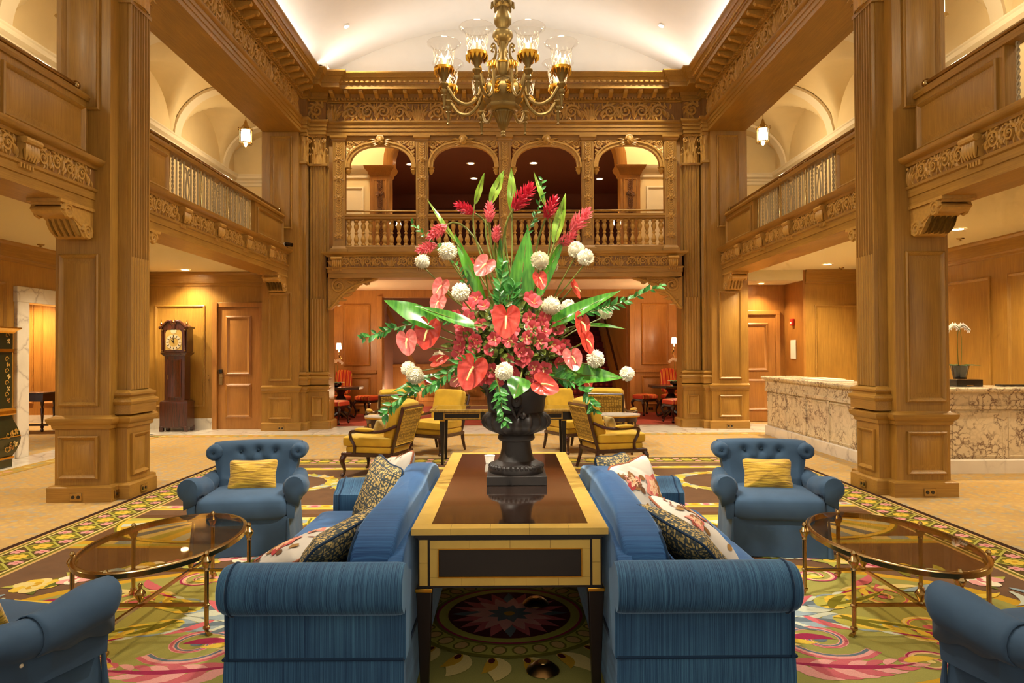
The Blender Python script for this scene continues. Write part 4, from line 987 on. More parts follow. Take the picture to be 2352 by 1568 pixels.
struct(st2.build('trim_5', OAKR), 'sloping oak stair string on the left of the stair hall', 'trim')
o = MB().box(-4.6, 4.6, 22.1, 22.2, 0, 5.2).build('wall_stair_end', OAKR); struct(o, 'dark oak wall at the head of the stairs', 'wall')
stt = thing('staircase', 'broad staircase with red patterned runner rising behind the flowers', 'stairs', (0, 0, 0))
for k in range(16):
    stp = MB().box(0.95, 2.72, 17.0+k*0.29, 17.0+(k+1)*0.29+0.02, k*0.17 if k else 0.0, (k+1)*0.17).build('step', RUN, stt, bevel=0.018)
for k in range(2):
    x = 2.72 if k else 0.83
    MB().prism([(16.85, 0), (16.85, 0.35), (21.6, 3.1), (21.6, 2.4), (17.3, 0)], 'YZ', x, x+0.12).build('stringer', OAKR, stt)
MB().box(2.84, 2.98, 16.4, 21.7, 0, 4.0).build('side_wall', OAKR, stt)
MB().tube([(2.70, 16.9, 1.0), (2.70, 21.5, 3.75)], 0.03, 8).build('handrail', MAHO, stt)
sconce('wall_sconce', (PX(928, 17.2), 17.38, PZ(915, 17.2)), 0, 'lit brass sconce glowing low behind the left yellow armchair', 9, 0.12)
sconce('wall_sconce', (PX(947, 17.9), 18.3, PZ(908, 17.9)), 0, 'second lit sconce beside the mauve wainscot', 5, 0.12)
lamp('stair_fill', 'POINT', (0.0, 17.3, 3.2), 40, (1, 0.74, 0.52), None, 0.25)  # added fill lamp, no fixture, lifting the stair hall
# ================================================================== downlights of the aisles
for (x, y, lab, p) in ((425, 616, 'recessed light in the left aisle ceiling above the clock', 42), (1190, 0, '', 0)):
    if p:
        D = (2.97-1.451)*1600/(806-y); downlight((PX(x, D), D, 2.968), lab, 90)
for (x, y, lab) in ((1877, 575, 'recessed light above the marble desk, nearest the balcony beam'), (1771, 608, 'recessed light above the marble desk, beside the far corner pier'), (1903, 609, 'recessed light above the marble desk, beside the near pier'), (2205, 529, 'recessed light right of the near pier over the desk')):
    D = (2.97-1.451)*1600/(806-y); downlight((PX(x, D), D, 2.968), lab, 85)
Dr = 13.75; downlight((PX(1750, Dr), Dr, 2.768), 'recessed light in the dropped ceiling before the right door', 60, 0.06, col=AMBER)
for (x, y) in ((-5.6, 9.9), (-5.6, 7.0), (-5.6, 5.0), (-6.35, 13.0 - 0.75), (5.9, 7.6), (5.9, 5.4), (6.3, 11.4)):
    downlight((x, y, 2.968), 'recessed aisle light behind the beams on the %s' % ('left' if x < 0 else 'right')+', %s one' % {9.9: 'third', 7.0: 'second', 5.0: 'nearest', 12.25: 'farthest', 7.6: 'second', 5.4: 'nearest', 11.4: 'farthest'}[y], 85)
downlight((-9.7, 13.9, 2.897), 'recessed light in the room beyond the left doorway', 260, col=AMBER); 
for (x, y, lab) in ((92, 557, 'left of the near left pier'), (375, 622, 'above the grandfather clock'), (2210, 550, 'right of the near right pier'), (1935, 617, 'above the marble desk')):
    D = (2.97-1.451)*1600/(806-y); t = thing('sprinkler_head', 'small sprinkler head in the aisle ceiling %s' % lab, 'sprinkler', (PX(x, D), D, 2.97), group='ceiling sprinklers')
    MB().lathe([(0.05, 0), (0.045, -0.01), (0.012, -0.012), (0.012, -0.03), (0.028, -0.035), (0.0, -0.04)], seg=12).build('head', BRASS, t)
t = thing('bullet_camera', 'small white surveillance camera on the ledge at the far left pier', 'camera', (-3.98, 12.62, 3.335))
MB().tube([(0, 0, 0), (-0.03, 0, 0.09), (0.02, 0, 0.1)], 0.01, 6).build('cable', WHITE, t); MB().tube([(0, 0, 0.08), (0.13, -0.03, 0.05)], 0.035, 10).build('housing', BLACK, t); MB().lathe([(0.05, 0), (0.045, 0.02), (0.015, 0.03), (0.012, 0.08)], seg=12).build('mount', BLACK, t)
# ================================================================== soft shapes
def spw(c, e): return math.copysign(abs(c)**e, c)
def sq(mb, c, w, d, h, e1=0.5, e2=0.3, nu=32, nv=16, M=None, fn=None):
    """superquadric cushion: e2 squares the plan, e1 rounds the thickness"""
    n0 = len(mb.v); vs = []; fs = []
    for j in range(nv+1):
        t = -PI/2+PI*j/nv
        for i in range(nu):
            o = -PI+2*PI*i/nu
            p = [w/2*spw(math.cos(t), e1)*spw(math.cos(o), e2), d/2*spw(math.cos(t), e1)*spw(math.sin(o), e2), h/2*spw(math.sin(t), e1)]
            if fn: p = fn(p)
            vs.append(p)
    for j in range(nv):
        for i in range(nu): fs.append((j*nu+i, j*nu+(i+1) % nu, (j+1)*nu+(i+1) % nu, (j+1)*nu+i))
    mb.add(vs, fs)
    if M is not None: mb.tf(M, n0)
    mb.tf(T(*c), n0); return mb
def pillow_mesh(w, h, d, nu=40, nv=14):
    """scatter cushion standing on its edge: thick centre, pinched corners, local x width, z height, y thickness"""
    mb = MB(); sg = rnd.uniform(0, 6)
    def fn(p):
        x, y, z = p[0]/(w/2), p[1]/(h/2), p[2]
        r = max(abs(x), abs(y)); k = 1+0.06*(abs(x)*abs(y))**2-0.05*(1-min(abs(x), abs(y)))*r**4
        return (p[0]*k, z*(1-0.55*r**3)+0.004*math.sin(9*x+sg)*math.sin(7*y), p[1]*k)
    sq(mb, (0,0,0), w, h, d, 0.8, 0.22, nu, nv, None, fn)
    return mb
BLUE = fabric('slate_blue_twill', srgb(62, 86, 112), 0.8, 0.1, 1200, 0.1, 0.3)
BLUEP = fabric('slate_piping', srgb(40, 62, 80), 0.8, 0.3)
VX = velvet('blue_strie_velvet_x', srgb(20, 52, 88), srgb(66, 112, 144), 0); VY = velvet('blue_strie_velvet_y', srgb(28, 66, 116), srgb(56, 104, 154), 1)
VPIPE = fabric('navy_piping', srgb(18, 46, 74), 0.8, 0.2)
YEL = fabric('gold_silk', srgb(206, 164, 48), 0.55, 0.3, 500, 0.12, 0.2)
# gold chenille with ruched lines
m, nt, b = nmat('gold_chenille'); v = coords(nt, (6, 6, 110)); n1 = N(nt, 'TexNoise'); n1.inputs['Scale'].default_value = 1; n1.inputs['Detail'].default_value = 3; n1.inputs['Distortion'].default_value = 0.6
nt.links.new(v, n1.inputs['Vector']); nt.links.new(ramp(nt, n1.outputs[0], [(0.34, srgb(140, 100, 14)), (0.5, srgb(206, 160, 34)), (0.7, srgb(232, 190, 60))]), b.inputs['Base Color'])
bump(nt, n1.outputs[0], b, 0.8, 0.012); b.inputs['Roughness'].default_value = 0.7; b.inputs['Sheen Weight'].default_value = 0.4; CHEN = m
# gold damask (chair backs)
m, nt, b = nmat('gold_damask'); v = coords(nt, (1, 1, 1)); vo = N(nt, 'TexVoronoi'); vo.inputs['Scale'].default_value = 26; vo.inputs['Randomness'].default_value = 0.35; vo.feature = 'DISTANCE_TO_EDGE'
nt.links.new(v, vo.inputs['Vector']); nt.links.new(ramp(nt, vo.outputs['Distance'], [(0.0, srgb(120, 92, 30)), (0.10, srgb(150, 116, 40)), (0.2, srgb(200, 162, 66)), (1, srgb(206, 168, 74))]), b.inputs['Base Color']); b.inputs['Roughness'].default_value = 0.6; DAMASK = m
# fretwork cushion: cream loops on slate, with slate grid lines
m, nt, b = nmat('fretwork_linen'); v = coords(nt, (1, 1, 1)); vo = N(nt, 'TexVoronoi'); vo.inputs['Scale'].default_value = 72; vo.inputs['Randomness'].default_value = 0.85; vo.feature = 'SMOOTH_F1'; vo.inputs['Smoothness'].default_value = 0.3
nt.links.new(v, vo.inputs['Vector']); c = ramp(nt, vo.outputs['Distance'], [(0.0, srgb(206, 178, 112)), (0.42, srgb(196, 166, 100)), (0.52, srgb(84, 84, 72)), (0.7, srgb(66, 70, 66))])
br = N(nt, 'TexBrick'); br.inputs['Scale'].default_value = 9; br.offset = 0; br.inputs['Mortar Size'].default_value = 0.022; br.inputs['Brick Width'].default_value = 0.5; br.inputs['Row Height'].default_value = 0.5
tcs = N(nt, 'TexCoord'); sp = N(nt, 'SeparateXYZ'); cb = N(nt, 'CombineXYZ'); nt.links.new(tcs.outputs['Object'], sp.inputs[0]); nt.links.new(sp.outputs[0], cb.inputs[0]); nt.links.new(sp.outputs[2], cb.inputs[1]); nt.links.new(cb.outputs[0], br.inputs['Vector'])
mx = N(nt, 'Mix'); mx.data_type = 'RGBA'; nt.links.new(br.outputs['Fac'], mx.inputs[0]); nt.links.new(c, mx.inputs[6]); mx.inputs[7].default_value = srgb(44, 60, 76); nt.links.new(mx.outputs[2], b.inputs['Base Color'])
b.inputs['Roughness'].default_value = 0.85; bump(nt, vo.outputs['Distance'], b, 0.2, 0.003); FRET = m
LINEN = fabric('ivory_linen', srgb(206, 196, 182), 0.85, 0.2, 700, 0.04, 0.2)
STITCH = tint('embroidery_thread', 0.7, 0.3, 0.15, 200)
# ------------------------------------------------------------------ blue armchairs
def armchair():
    t = thing('armchair', '', 'armchair', group='slate blue tufted armchairs')
    # local: front is -y, width in x, origin on the floor
    MB().box(-0.29, 0.29, -0.30, 0.30, 0.05, 0.30).build('frame_body', BLUE, t, bevel=0.03)
    n0 = MB()
    def sk(u, v):   # skirt wall
        per = [(-0.31, -0.34), (0.31, -0.34), (0.31, 0.32), (-0.31, 0.32)]
        k = u*4; i = int(k) % 4; f = k-int(k); a = per[i]; c = per[(i+1) % 4]
        fl = 1+0.045*(1-v); wv = 0.006*math.sin(f*19+i)*(1-v)
        return (lerp(a[0], c[0], f)*fl+(wv if i % 2 else 0), lerp(a[1], c[1], f)*fl+(0 if i % 2 else wv), 0.012+0.268*v)
    n0.grid(sk, 64, 6, cu=True); n0.build('skirt', BLUE, t)
    for (x, y) in ((-0.32, -0.35), (0.32, -0.35)):
        pl = MB().tube([(x, y, 0.27), (x*1.03, y*1.03, 0.014)], [0.006, 0.02], 8); pl.build('kick_pleat', BLUE, t)
    s = MB(); sq(s, (0, -0.06, 0.335), 0.62, 0.64, 0.19, 0.42, 0.22, 44, 14, None, lambda p: (p[0]*(1.0 if p[1] > -0.15 else 1.02), p[1], p[2]+0.012*math.cos(p[0]*4)*math.cos(p[1]*4)))
    s.build('seat_cushion', BLUE, t)
    # tufted back with a rolled crest
    prof = spline([(-0.02, 0.30), (0.10, 0.36), (0.165, 0.48), (0.20, 0.60), (0.215, 0.69), (0.245, 0.735), (0.295, 0.745), (0.345, 0.72), (0.355, 0.67), (0.33, 0.62), (0.33, 0.45), (0.31, 0.25)], 6)
    prof = [Vector((p[0], p[1], 0)) for p in prof]; npf = len(prof)
    tufts = [(-0.40, 0.665), (0.0, 0.672), (0.40, 0.665), (-0.20, 0.56), (0.20, 0.56)]
    bm_ = MB(); vs = []; fs = []; nu = 48
    for j, p in enumerate(prof):
        t_ = j/(npf-1); z = p.y
        hw = 0.255+0.075*min(1, max(0, (z-0.35)/0.34))
        front = j < npf*0.5
        for i in range(nu+1):
            u = -1+2*i/nu; x = hw*u
            yy = p.x+0.055*u*u*(-1 if front else 0.2); zz = z+0.012*(1-u*u) if z > 0.6 else z
            dz = 0
            if front:
                for (tu, tz) in tufts:
                    q = ((u-tu)*0.33)**2+(z-tz)**2; dz += 0.036*math.exp(-q/0.0011)
                for (a0, b0) in ((0, 3), (3, 1), (1, 4), (4, 2)):
                    (ax, az), (bx, bz) = tufts[a0], tufts[b0]
                    vx, vz = (bx-ax)*0.33, bz-az; wx, wz = (u-ax)*0.33, z-az
                    q = max(0, min(1, (wx*vx+wz*vz)/(vx*vx+vz*vz))); d2 = (wx-q*vx)**2+(wz-q*vz)**2
                    dz += 0.010*math.exp(-d2/0.00012)
                for (tu, tz) in tufts[3:]:
                    if z < tz: dz += 0.008*math.exp(-(((u-tu*1.1)*0.33)**2)/0.0001)
            edge = 0.03*max(0, abs(u)-0.86)/0.14
            vs.append((x, yy+dz+(edge if front else -edge), zz))
    for j in range(npf-1):
        for i in range(nu): fs.append((j*(nu+1)+i, j*(nu+1)+i+1, (j+1)*(nu+1)+i+1, (j+1)*(nu+1)+i))
    for i in (0, nu): fs.append(tuple(j*(nu+1)+i for j in range(npf)))
    bm_.add(vs, fs); bk = bm_.build('backrest', BLUE, t, sharp=60)
    for (tu, tz) in tufts:
        k = min(range(npf//2), key=lambda q: abs(prof[q].y-tz))
        MB().ball((tu*0.325, prof[k].x+0.026-0.055*tu*tu, tz+0.008), 0.011, 10, 6, (1, 0.6, 1)).build('tuft_button', BLUEP, bk)
    for s_ in (-1, 1):   # rolled ears
        e = MB(); pr = []
        for k in range(9): a = PI*k/16; pr.append((0.052*math.cos(a)+0.004, 0.16-0.02*0-0.05*math.sin(a)))
        e.lathe([(0.058, 0.33), (0.062, 0.25), (0.062, 0.19), (0.058, 0.155), (0.045, 0.138), (0.025, 0.135), (0.006, 0.15)], (s_*0.315, 0, 0.675), 28, 'Y', lobes=[0, 0, 0.0, 0.05, 0.12, 0.2, 0.2, 22])
        ee = e.build('rolled_ear', BLUE, bk, sharp=70)
        MB().ball((s_*0.315, 0.147, 0.675), 0.01, 8, 6).build('tuft_button', BLUEP, bk)
    for s_ in (-1, 1):   # rolled arms, flaring outwards to the front
        a = MB(); nl = 26; ring = 22
        def sec(k):
            q = 2*PI*k/ring
            return q
        vs = []; fs = []
        for j in range(nl+1):
            v_ = j/nl; y = lerp(0.24, -0.33, v_)
            end = 1.0
            if v_ > 0.9: end = math.sqrt(max(0.0, 1-((v_-0.9)/0.1)**2*0.9))
            top = 0.505+0.03*math.cos(v_*PI*1.1)**2+0.02*v_; cx = 0.315+0.045*v_+0.012*math.sin(v_*PI)
            r = (0.062+0.022*v_)*(0.55+0.45*end)
            pts = []
            for k in range(13):
                q = PI*1.25-PI*1.6*k/12
                wr = 1+0.05*math.sin(v_*30+k)*(1 if 0.5 < v_ < 0.8 else 0.2)
                pts.append((cx+r*math.cos(q)*wr, top-r+r*math.sin(q)*wr))
            pts = [(cx-0.05, 0.26), (cx-0.052, 0.36)]+pts+[(cx+0.012, 0.37), (cx+0.0, 0.26)]
            for (px_, pz_) in pts: vs.append((s_*px_, y-0.0*(1-end), pz_))
        K = 17
        for j in range(nl):
            for k in range(K): fs.append((j*K+k, j*K+(k+1) % K, (j+1)*K+(k+1) % K, (j+1)*K+k))
        fs.append(tuple(range(K))); fs.append(tuple(range(nl*K, (nl+1)*K)))
        a.add(vs, fs); ao = a.build('arm', BLUE, t, sharp=50)
        # removable arm cap (sleeve) over the front half
        cp = MB(); vs = []; fs = []
        for j in range(15):
            v_ = 0.42+0.595*j/14; y = lerp(0.24, -0.33, v_); top = 0.505+0.03*math.cos(min(1, v_)*PI*1.1)**2+0.02*v_+0.008; cx = 0.315+0.045*v_+0.012*math.sin(min(1, v_)*PI)
            end = 1 if v_ < 0.9 else math.sqrt(max(0.02, 1-((min(1, v_)-0.9)/0.1)**2*0.9)); r = (0.062+0.022*v_)*(0.55+0.45*end)+0.006
            pts = [(cx-0.06, 0.41-0.02*math.sin(j))]+[(cx+r*math.cos(q), top-r+r*math.sin(q)) for q in [PI*1.15-PI*1.5*k/12 for k in range(13)]]+[(cx+0.028, 0.375-0.03*(j/14)+0.008*math.sin(j*0.9))]
            for p in pts: vs.append((s_*p[0], y, p[1]))
        K = 15
        for j in range(14):
            for k in range(K-1): fs.append((j*K+k, j*K+k+1, (j+1)*K+k+1, (j+1)*K+k))
        fs.append(tuple(range(14*K, 15*K)))
        cp.add(vs, fs); co = cp.build('arm_cap', BLUE, ao, sharp=60)
        sm = co.modifiers.new('thick', 'SOLIDIFY'); sm.thickness = 0.004
        MB().ball((s_*0.352, 0.03, 0.36), 0.008, 8, 5).build('snap_button', TRIMW, ao)
    return t
ch0 = armchair()
spots = [((-1.90, 5.29), 0.14, 'slate blue tufted armchair with gold pillow facing us, left of the sofas'),
         ((1.98, 5.20), -0.14, 'slate blue tufted armchair with gold pillow facing us, right of the sofas'),
         ((-2.0, 2.58), 2.88, 'slate blue armchair cropped by the bottom left corner, seen from its side'),
         ((2.12, 2.44), -2.92, 'slate blue armchair cropped by the bottom right corner, seen from its side')]
for i, ((x, y), rz, lab) in enumerate(spots):
    o = ch0 if i == 0 else copy_tree(ch0)
    o.location = (x, y, 0); o.rotation_euler = (0, 0, rz); o['label'] = lab
def lumbar(loc, rz, tilt, label):
    t = thing('lumbar_pillow', label, 'pillow', loc, rz, 'gold chenille pillows')
    o = pillow_mesh(0.345, 0.225, 0.12).build('cover', CHEN, t, sharp=180); o.rotation_euler = (tilt, 0, 0)
    return t
lumbar((-1.885, 5.27, 0.53), 0.14, -0.35, 'gold chenille pillow on the left facing armchair')
lumbar((1.965, 5.18, 0.53), -0.14, -0.35, 'gold chenille pillow on the right facing armchair')
lumbar((-1.98, 2.60, 0.53), 2.88, -0.35, 'gold pillow edge glimpsed on the cropped bottom left armchair')
# ------------------------------------------------------------------ sofas either side of the desk
MX0 = 0.043
def sofa(s):
    side = 'left' if s < 0 else 'right'
    t = thing('sofa', 'long blue velvet sofa with rolled arms backing onto the %s of the desk' % side, 'sofa', (MX0, 0, 0), group='blue velvet sofas')
    X = lambda d: s*d      # d = distance from the desk axis
    MB().box(X(0.45), X(1.09), 2.74, 4.50, 0.26, 0.34).build('frame', VY, t, bevel=0.02)
    def skirt(u, v):
        per = [(0.415, 2.72), (1.11, 2.72), (1.11, 4.52), (0.415, 4.52)]; cxx, cyy = 0.762, 3.62
        k = u*4; i = int(k) % 4; f = k-int(k); a = per[i]; c = per[(i+1) % 4]
        return (X(cxx+(lerp(a[0], c[0], f)-cxx)*(1+0.02*(1-v))), cyy+(lerp(a[1], c[1], f)-cyy)*(1+0.01*(1-v)), 0.015+0.245*v)
    MB().grid(skirt, 80, 4, cu=True).build('skirt', VX, t)
    pts = [(X(0.415), 2.715, 0.262), (X(1.11), 2.715, 0.262), (X(1.11), 4.525, 0.262), (X(0.415), 4.525, 0.262), (X(0.415), 2.715, 0.262)]
    MB().tube(pts, 0.007, 6).build('skirt_welt', VPIPE, t)
    # rolled arms
    for (yc, dr) in ((2.86, -1), (4.38, 1)):
        prof = [(yc-dr*0.0, 0.26), (yc+dr*0.145, 0.26), (yc+dr*0.148, 0.46)]
        cy, cz, r = yc+dr*0.155, 0.538, 0.098
        for k in range(17): a = -PI*0.42+PI*1.22*k/16; prof.append((cy+dr*r*math.cos(a), cz+r*math.sin(a)))
        prof += [(yc-dr*0.02, 0.56), (yc-dr*0.03, 0.45)]
        mb = MB(); xs_ = [0.405, 0.417, 0.44, 1.03, 1.055, 1.075, 1.090, 1.100, 1.105]; sc_ = [0.94, 0.985, 1, 1, 0.99, 0.965, 0.93, 0.87, 0.80]
        K = len(prof); vs = []; fs = []; my = sum(p[0] for p in prof)/K; mz = 0.45
        for xx, q in zip(xs_, sc_):
            for (y, z) in prof: vs.append((X(xx), cy+(y-cy)*q if z > 0.4 else y, cz+(z-cz)*q if z > 0.4 else z))
        for j in range(len(xs_)-1):
            for k in range(K): fs.append((j*K+k, j*K+(k+1) % K, (j+1)*K+(k+1) % K, (j+1)*K+k))
        fs.append(tuple(range(K))); fs.append(tuple(range((len(xs_)-1)*K, len(xs_)*K)))
        mb.add(vs, fs); ao = mb.build('arm', VX, t, sharp=45)
        MB().tube([(X(1.06), cy+(y-cy)*1.0, z) for (y, z) in prof[2:]], 0.005, 6).build('arm_piping', VPIPE, ao)
        if dr < 0:
            MB().tube([(X(1.095), yc+dr*0.15, 0.26), (X(1.095), yc+dr*0.15, 0.45)], 0.006, 6).build('arm_piping', VPIPE, ao)
    # outer back and seat
    bb = MB(); sq(bb, (X(0.452), 3.62, 0.45), 0.07, 1.80, 0.48, 0.3, 0.12, 40, 12); bb.build('back_frame', VY, t)
    for k in range(2):
        mb = MB(); sq(mb, (X(0.85), 3.235+k*0.70+0.06, 0.40), 0.64, 0.72, 0.16, 0.35, 0.10, 40, 14); so = mb.build('seat_cushion', VY, t)
    # back bolster, one long cushion with welts
    def lean(p):
        return [p[0]-0.0+s*0.16*(0.12-p[2])+0.006*math.sin(p[1]*9), p[1], p[2]+0.012*math.sin(p[1]*5.2+s)]
    BW, BD, BH, E1, E2 = 0.20, 1.74, 0.46, 0.60, 0.16
    mb = MB(); sq(mb, (X(0.535), 3.62, 0.565), BW, BD, BH, E1, E2, 60, 20, None, lean); bo = mb.build('back_cushion', VY, t, sharp=180)
    def bp(tt, o_):
        if s < 0: o_ = PI-o_
        p = lean([(BW/2+0.002)*spw(math.cos(tt), E1)*spw(math.cos(o_), E2), (BD/2+0.002)*spw(math.cos(tt), E1)*spw(math.sin(o_), E2), (BH/2+0.002)*spw(math.sin(tt), E1)])
        return (X(0.535)+p[0], 3.62+p[1], 0.565+p[2])
    wl = [bp(-1.0+1.5*k/20, -1.2) for k in range(20)]+[bp(0.5, lerp(-1.2, 1.2, k/60)) for k in range(61)]+[bp(0.5-1.5*k/20, 1.2) for k in range(20)]
    MB().tube(wl, 0.0055, 6).build('cushion_welt', VPIPE, bo)
    return t
sofa(-1); sofa(1)
def scatter(name, loc, rz, tilt, roll, mat, label, group, w_=0.40, flowers=None):
    t = thing(name, label, 'pillow', loc, 0, group)
    t.rotation_euler = (Rz(rz) @ Rx(tilt) @ Ry(roll)).to_euler()
    o = pillow_mesh(w_, w_, 0.15).build('cover', mat, t, sharp=180)
    pp = []
    for k in range(65):
        a = 2*PI*k/64; x = spw(math.cos(a), 0.22); y = spw(math.sin(a), 0.22); m_ = min(abs(x), abs(y)); k_ = 1+0.06*(abs(x)*abs(y))**2-0.05*(1-m_)
        pp.append((x*w_/2*k_, 0, y*w_/2*k_))
    MB().tube(pp, 0.006, 6).build('piping', VPIPE if mat is FRET else plain('rust_cord_'+str(len(MT)), srgb(150, 84, 50), 0.7), t)
    if flowers:
        fm = MB(); rr = random.Random(flowers)
        def sy(x, z):
            u, v = x/(w_/2), z/(w_/2); r = max(abs(u), abs(v)); q = spw(1-min(0.999, (abs(u)**(2/0.22)+abs(v)**(2/0.22))**(0.22/0.8)), 0.4)
            return -(0.075*q*(1-0.55*r**3))-0.004
        def petal(cx, cz, a, L, W, col):
            fm.col = col; n = 5; vs = []
            for j in range(n+1):
                t_ = j/n; w2 = W*math.sin(PI*min(0.97, 0.08+0.9*t_))
                for q in (-1, 0, 1):
                    x = cx+math.cos(a)*L*t_-math.sin(a)*w2*q; z = cz+math.sin(a)*L*t_+math.cos(a)*w2*q
                    vs.append((x, sy(x, z), z))
            fm.add(vs, [(j*3+k, j*3+k+1, j*3+k+4, j*3+k+3) for j in range(n) for k in range(2)])
        for (cx, cz, R_, nn) in ((0.05, 0.02, 0.085, 6), (-0.10, 0.09, 0.06, 5), (0.09, -0.12, 0.05, 5)):
            for k in range(nn):
                a = 2*PI*k/nn+rr.uniform(-.2, .2)
                petal(cx, cz, a, R_, R_*0.42, srgb(*rr.choice(((196, 92, 84), (222, 138, 120), (176, 60, 62), (150, 104, 60))))[:3]); petal(cx, cz, a, R_*0.6, R_*0.2, srgb(236, 190, 150)[:3])
            petal(cx-0.006, cz, 0, 0.014, 0.008, srgb(210, 120, 40)[:3])
        for k in range(12):
            x, z = rr.uniform(-.16, .16), rr.uniform(-.16, .16); petal(x, z, rr.uniform(0, 6.3), 0.05, 0.016, srgb(*rr.choice(((128, 88, 46), (156, 116, 62), (110, 74, 48))))[:3])
        for k in range(5):
            x, z, a = rr.uniform(-.15, .15), rr.uniform(-.15, .15), rr.uniform(0, 6.3)
            for j in range(4): petal(x+j*0.03*math.cos(a), z+j*0.03*math.sin(a), a+0.3*(-1)**j, 0.035, 0.004, srgb(130, 70, 46)[:3])
        fm.build('embroidery', STITCH, t, recalc=False, sharp=180)['kind'] = 'stuff'
    return t
# left sofa faces -x (cushion front looks to -x): local -y turned to -x is rz = -90 deg
scatter('scatter_pillow', (-0.70, 3.93, 0.64), -PI/2+0.55, -0.38, 0.10, FRET, 'gold and slate fretwork pillow standing on the left sofa, farther one', 'fretwork pillows')
scatter('floral_pillow', (-0.66, 4.20, 0.64), -PI/2+0.45, -0.38, -0.25, LINEN, 'ivory floral pillow peeping out behind the fretwork pillow, left sofa', 'floral pillows', flowers=3)
scatter('scatter_pillow', (-0.72, 3.03, 0.60), -PI/2-0.35, -0.85, 0.35, FRET, 'gold and slate fretwork pillow slumped by the near arm of the left sofa', 'fretwork pillows')
scatter('floral_pillow', (-0.92, 3.14, 0.535), -PI/2-0.15, -1.15, 0.30, LINEN, 'ivory floral pillow lying behind the near arm of the left sofa', 'floral pillows', flowers=5)
scatter('floral_pillow', (0.77, 3.90, 0.64), PI/2-0.75, -0.36, -0.08, LINEN, 'ivory pillow with coral embroidered flowers upright on the right sofa', 'floral pillows', flowers=8)
scatter('scatter_pillow', (0.70, 4.12, 0.64), PI/2-0.6, -0.36, 0.05, FRET, 'fretwork pillow half hidden behind the upright floral pillow, right sofa', 'fretwork pillows')
scatter('floral_pillow', (0.93, 3.36, 0.575), PI/2-0.1, -0.95, -0.30, LINEN, 'ivory floral pillow slumped on the seat of the right sofa', 'floral pillows', flowers=11)
scatter('scatter_pillow', (0.82, 3.05, 0.60), PI/2+0.30, -0.85, -0.35, FRET, 'fretwork pillow slumped by the near arm of the right sofa', 'fretwork pillows')
# ------------------------------------------------------------------ long desk between the sofas
IVORY = plain('aged_ivory_veneer', srgb(206, 170, 84), 0.25, var=0.12, scale=5, coat=0.4)
LACQ = plain('dark_mirror_lacquer', srgb(44, 28, 20), 0.05, var=0.05, scale=3, spec=0.9, coat=1.0)
LACQ.node_tree.nodes['Principled BSDF'].inputs['IOR'].default_value = 2.5
EBON = plain('ebonised_wood', srgb(24, 17, 13), 0.35, var=0.15, scale=20)
NIGHT = plain('matte_black_panel', srgb(30, 20, 13), 0.6, var=0.1, scale=30)
def desk_top(t, x0, x1, y0, y1, z, th, fr, nseg_x, nseg_y, mat, name='veneer_tile'):
    """border tiles with fine joints round a dark mirror panel"""
    MB().box(x0+0.012, x1-0.012, y0+0.012, y1-0.012, z-th+0.002, z-0.003).build('top_core', EBON, t)
    MB().box(x0+fr, x1-fr, y0+fr, y1-fr, z-0.01, z).build('top_panel', LACQ, t)
    g = 0.0006
    for (a, b_, c_, d_, n, ax) in ((x0, x1, y0, y0+fr, nseg_x, 0), (x0, x1, y1-fr, y1, nseg_x, 0), (x0, x0+fr, y0+fr, y1-fr, nseg_y, 1), (x1-fr, x1, y0+fr, y1-fr, nseg_y, 1)):
        for k in range(n):
            if ax == 0: q = MB().box(lerp(a, b_, k/n)+g, lerp(a, b_, (k+1)/n)-g, c_+g, d_-g, z-th, z)
            else: q = MB().box(a+g, b_-g, lerp(c_, d_, k/n)+g, lerp(c_, d_, (k+1)/n)-g, z-th, z)
            q.build(name, mat, t)
t = thing('console_desk', 'long ivory and black lacquer desk carrying the flower urn between the sofas', 'desk', (0, 0, 0))
dx0, dx1, dy0, dy1, dz = -0.37, 0.456, 2.925, 5.12, 0.71
desk_top(t, dx0, dx1, dy0, dy1, dz, 0.028, 0.078, 5, 12, IVORY)
MB().box(dx0+0.012, dx1-0.012, dy0+0.012, dy1-0.012, dz-0.042, dz-0.026).build('dark_bead', EBON, t)
MB().box(dx0+0.025, dx1-0.025, dy0+0.025, dy1-0.025, dz-0.255, dz-0.04).build('apron', EBON, t)
ay = dy0+0.025
for (a, b_) in ((dx0+0.032, dx0+0.066), (dx1-0.066, dx1-0.032)):
    for k in range(2): MB().box(a, b_, ay-0.005, ay, lerp(dz-0.245, dz-0.052, k/2)+0.0008, lerp(dz-0.245, dz-0.052, (k+1)/2)-0.0008).build('post_veneer', IVORY, t)
fx0, fx1, fz0, fz1 = dx0+0.075, dx1-0.075, dz-0.245, dz-0.055
for (a, b_, c_, d_, n) in ((fx0, fx1, fz0, fz0+0.036, 5), (fx0, fx1, fz1-0.036, fz1, 4), (fx0, fx0+0.036, fz0+0.036, fz1-0.036, 1), (fx1-0.036, fx1, fz0+0.036, fz1-0.036, 1)):
    for k in range(n): MB().box(lerp(a, b_, k/n)+0.0006, lerp(a, b_, (k+1)/n)-0.0006, ay-0.005, ay, c_+0.0004, d_-0.0004).build('apron_veneer', IVORY, t)
MB().nest((fx0+0.034, ay-0.006, fz0+0.034), UX, UZ, fx1-fx0-0.068, fz1-fz0-0.068, [(0, 0), (0, 0.003), (0.004, 0.003), (0.005, 0)], cap=False).build('gilt_line', GOLD, t)
MB().box(fx0+0.038, fx1-0.038, ay-0.003, ay, fz0+0.038, fz1-0.038).build('apron_panel', NIGHT, t)
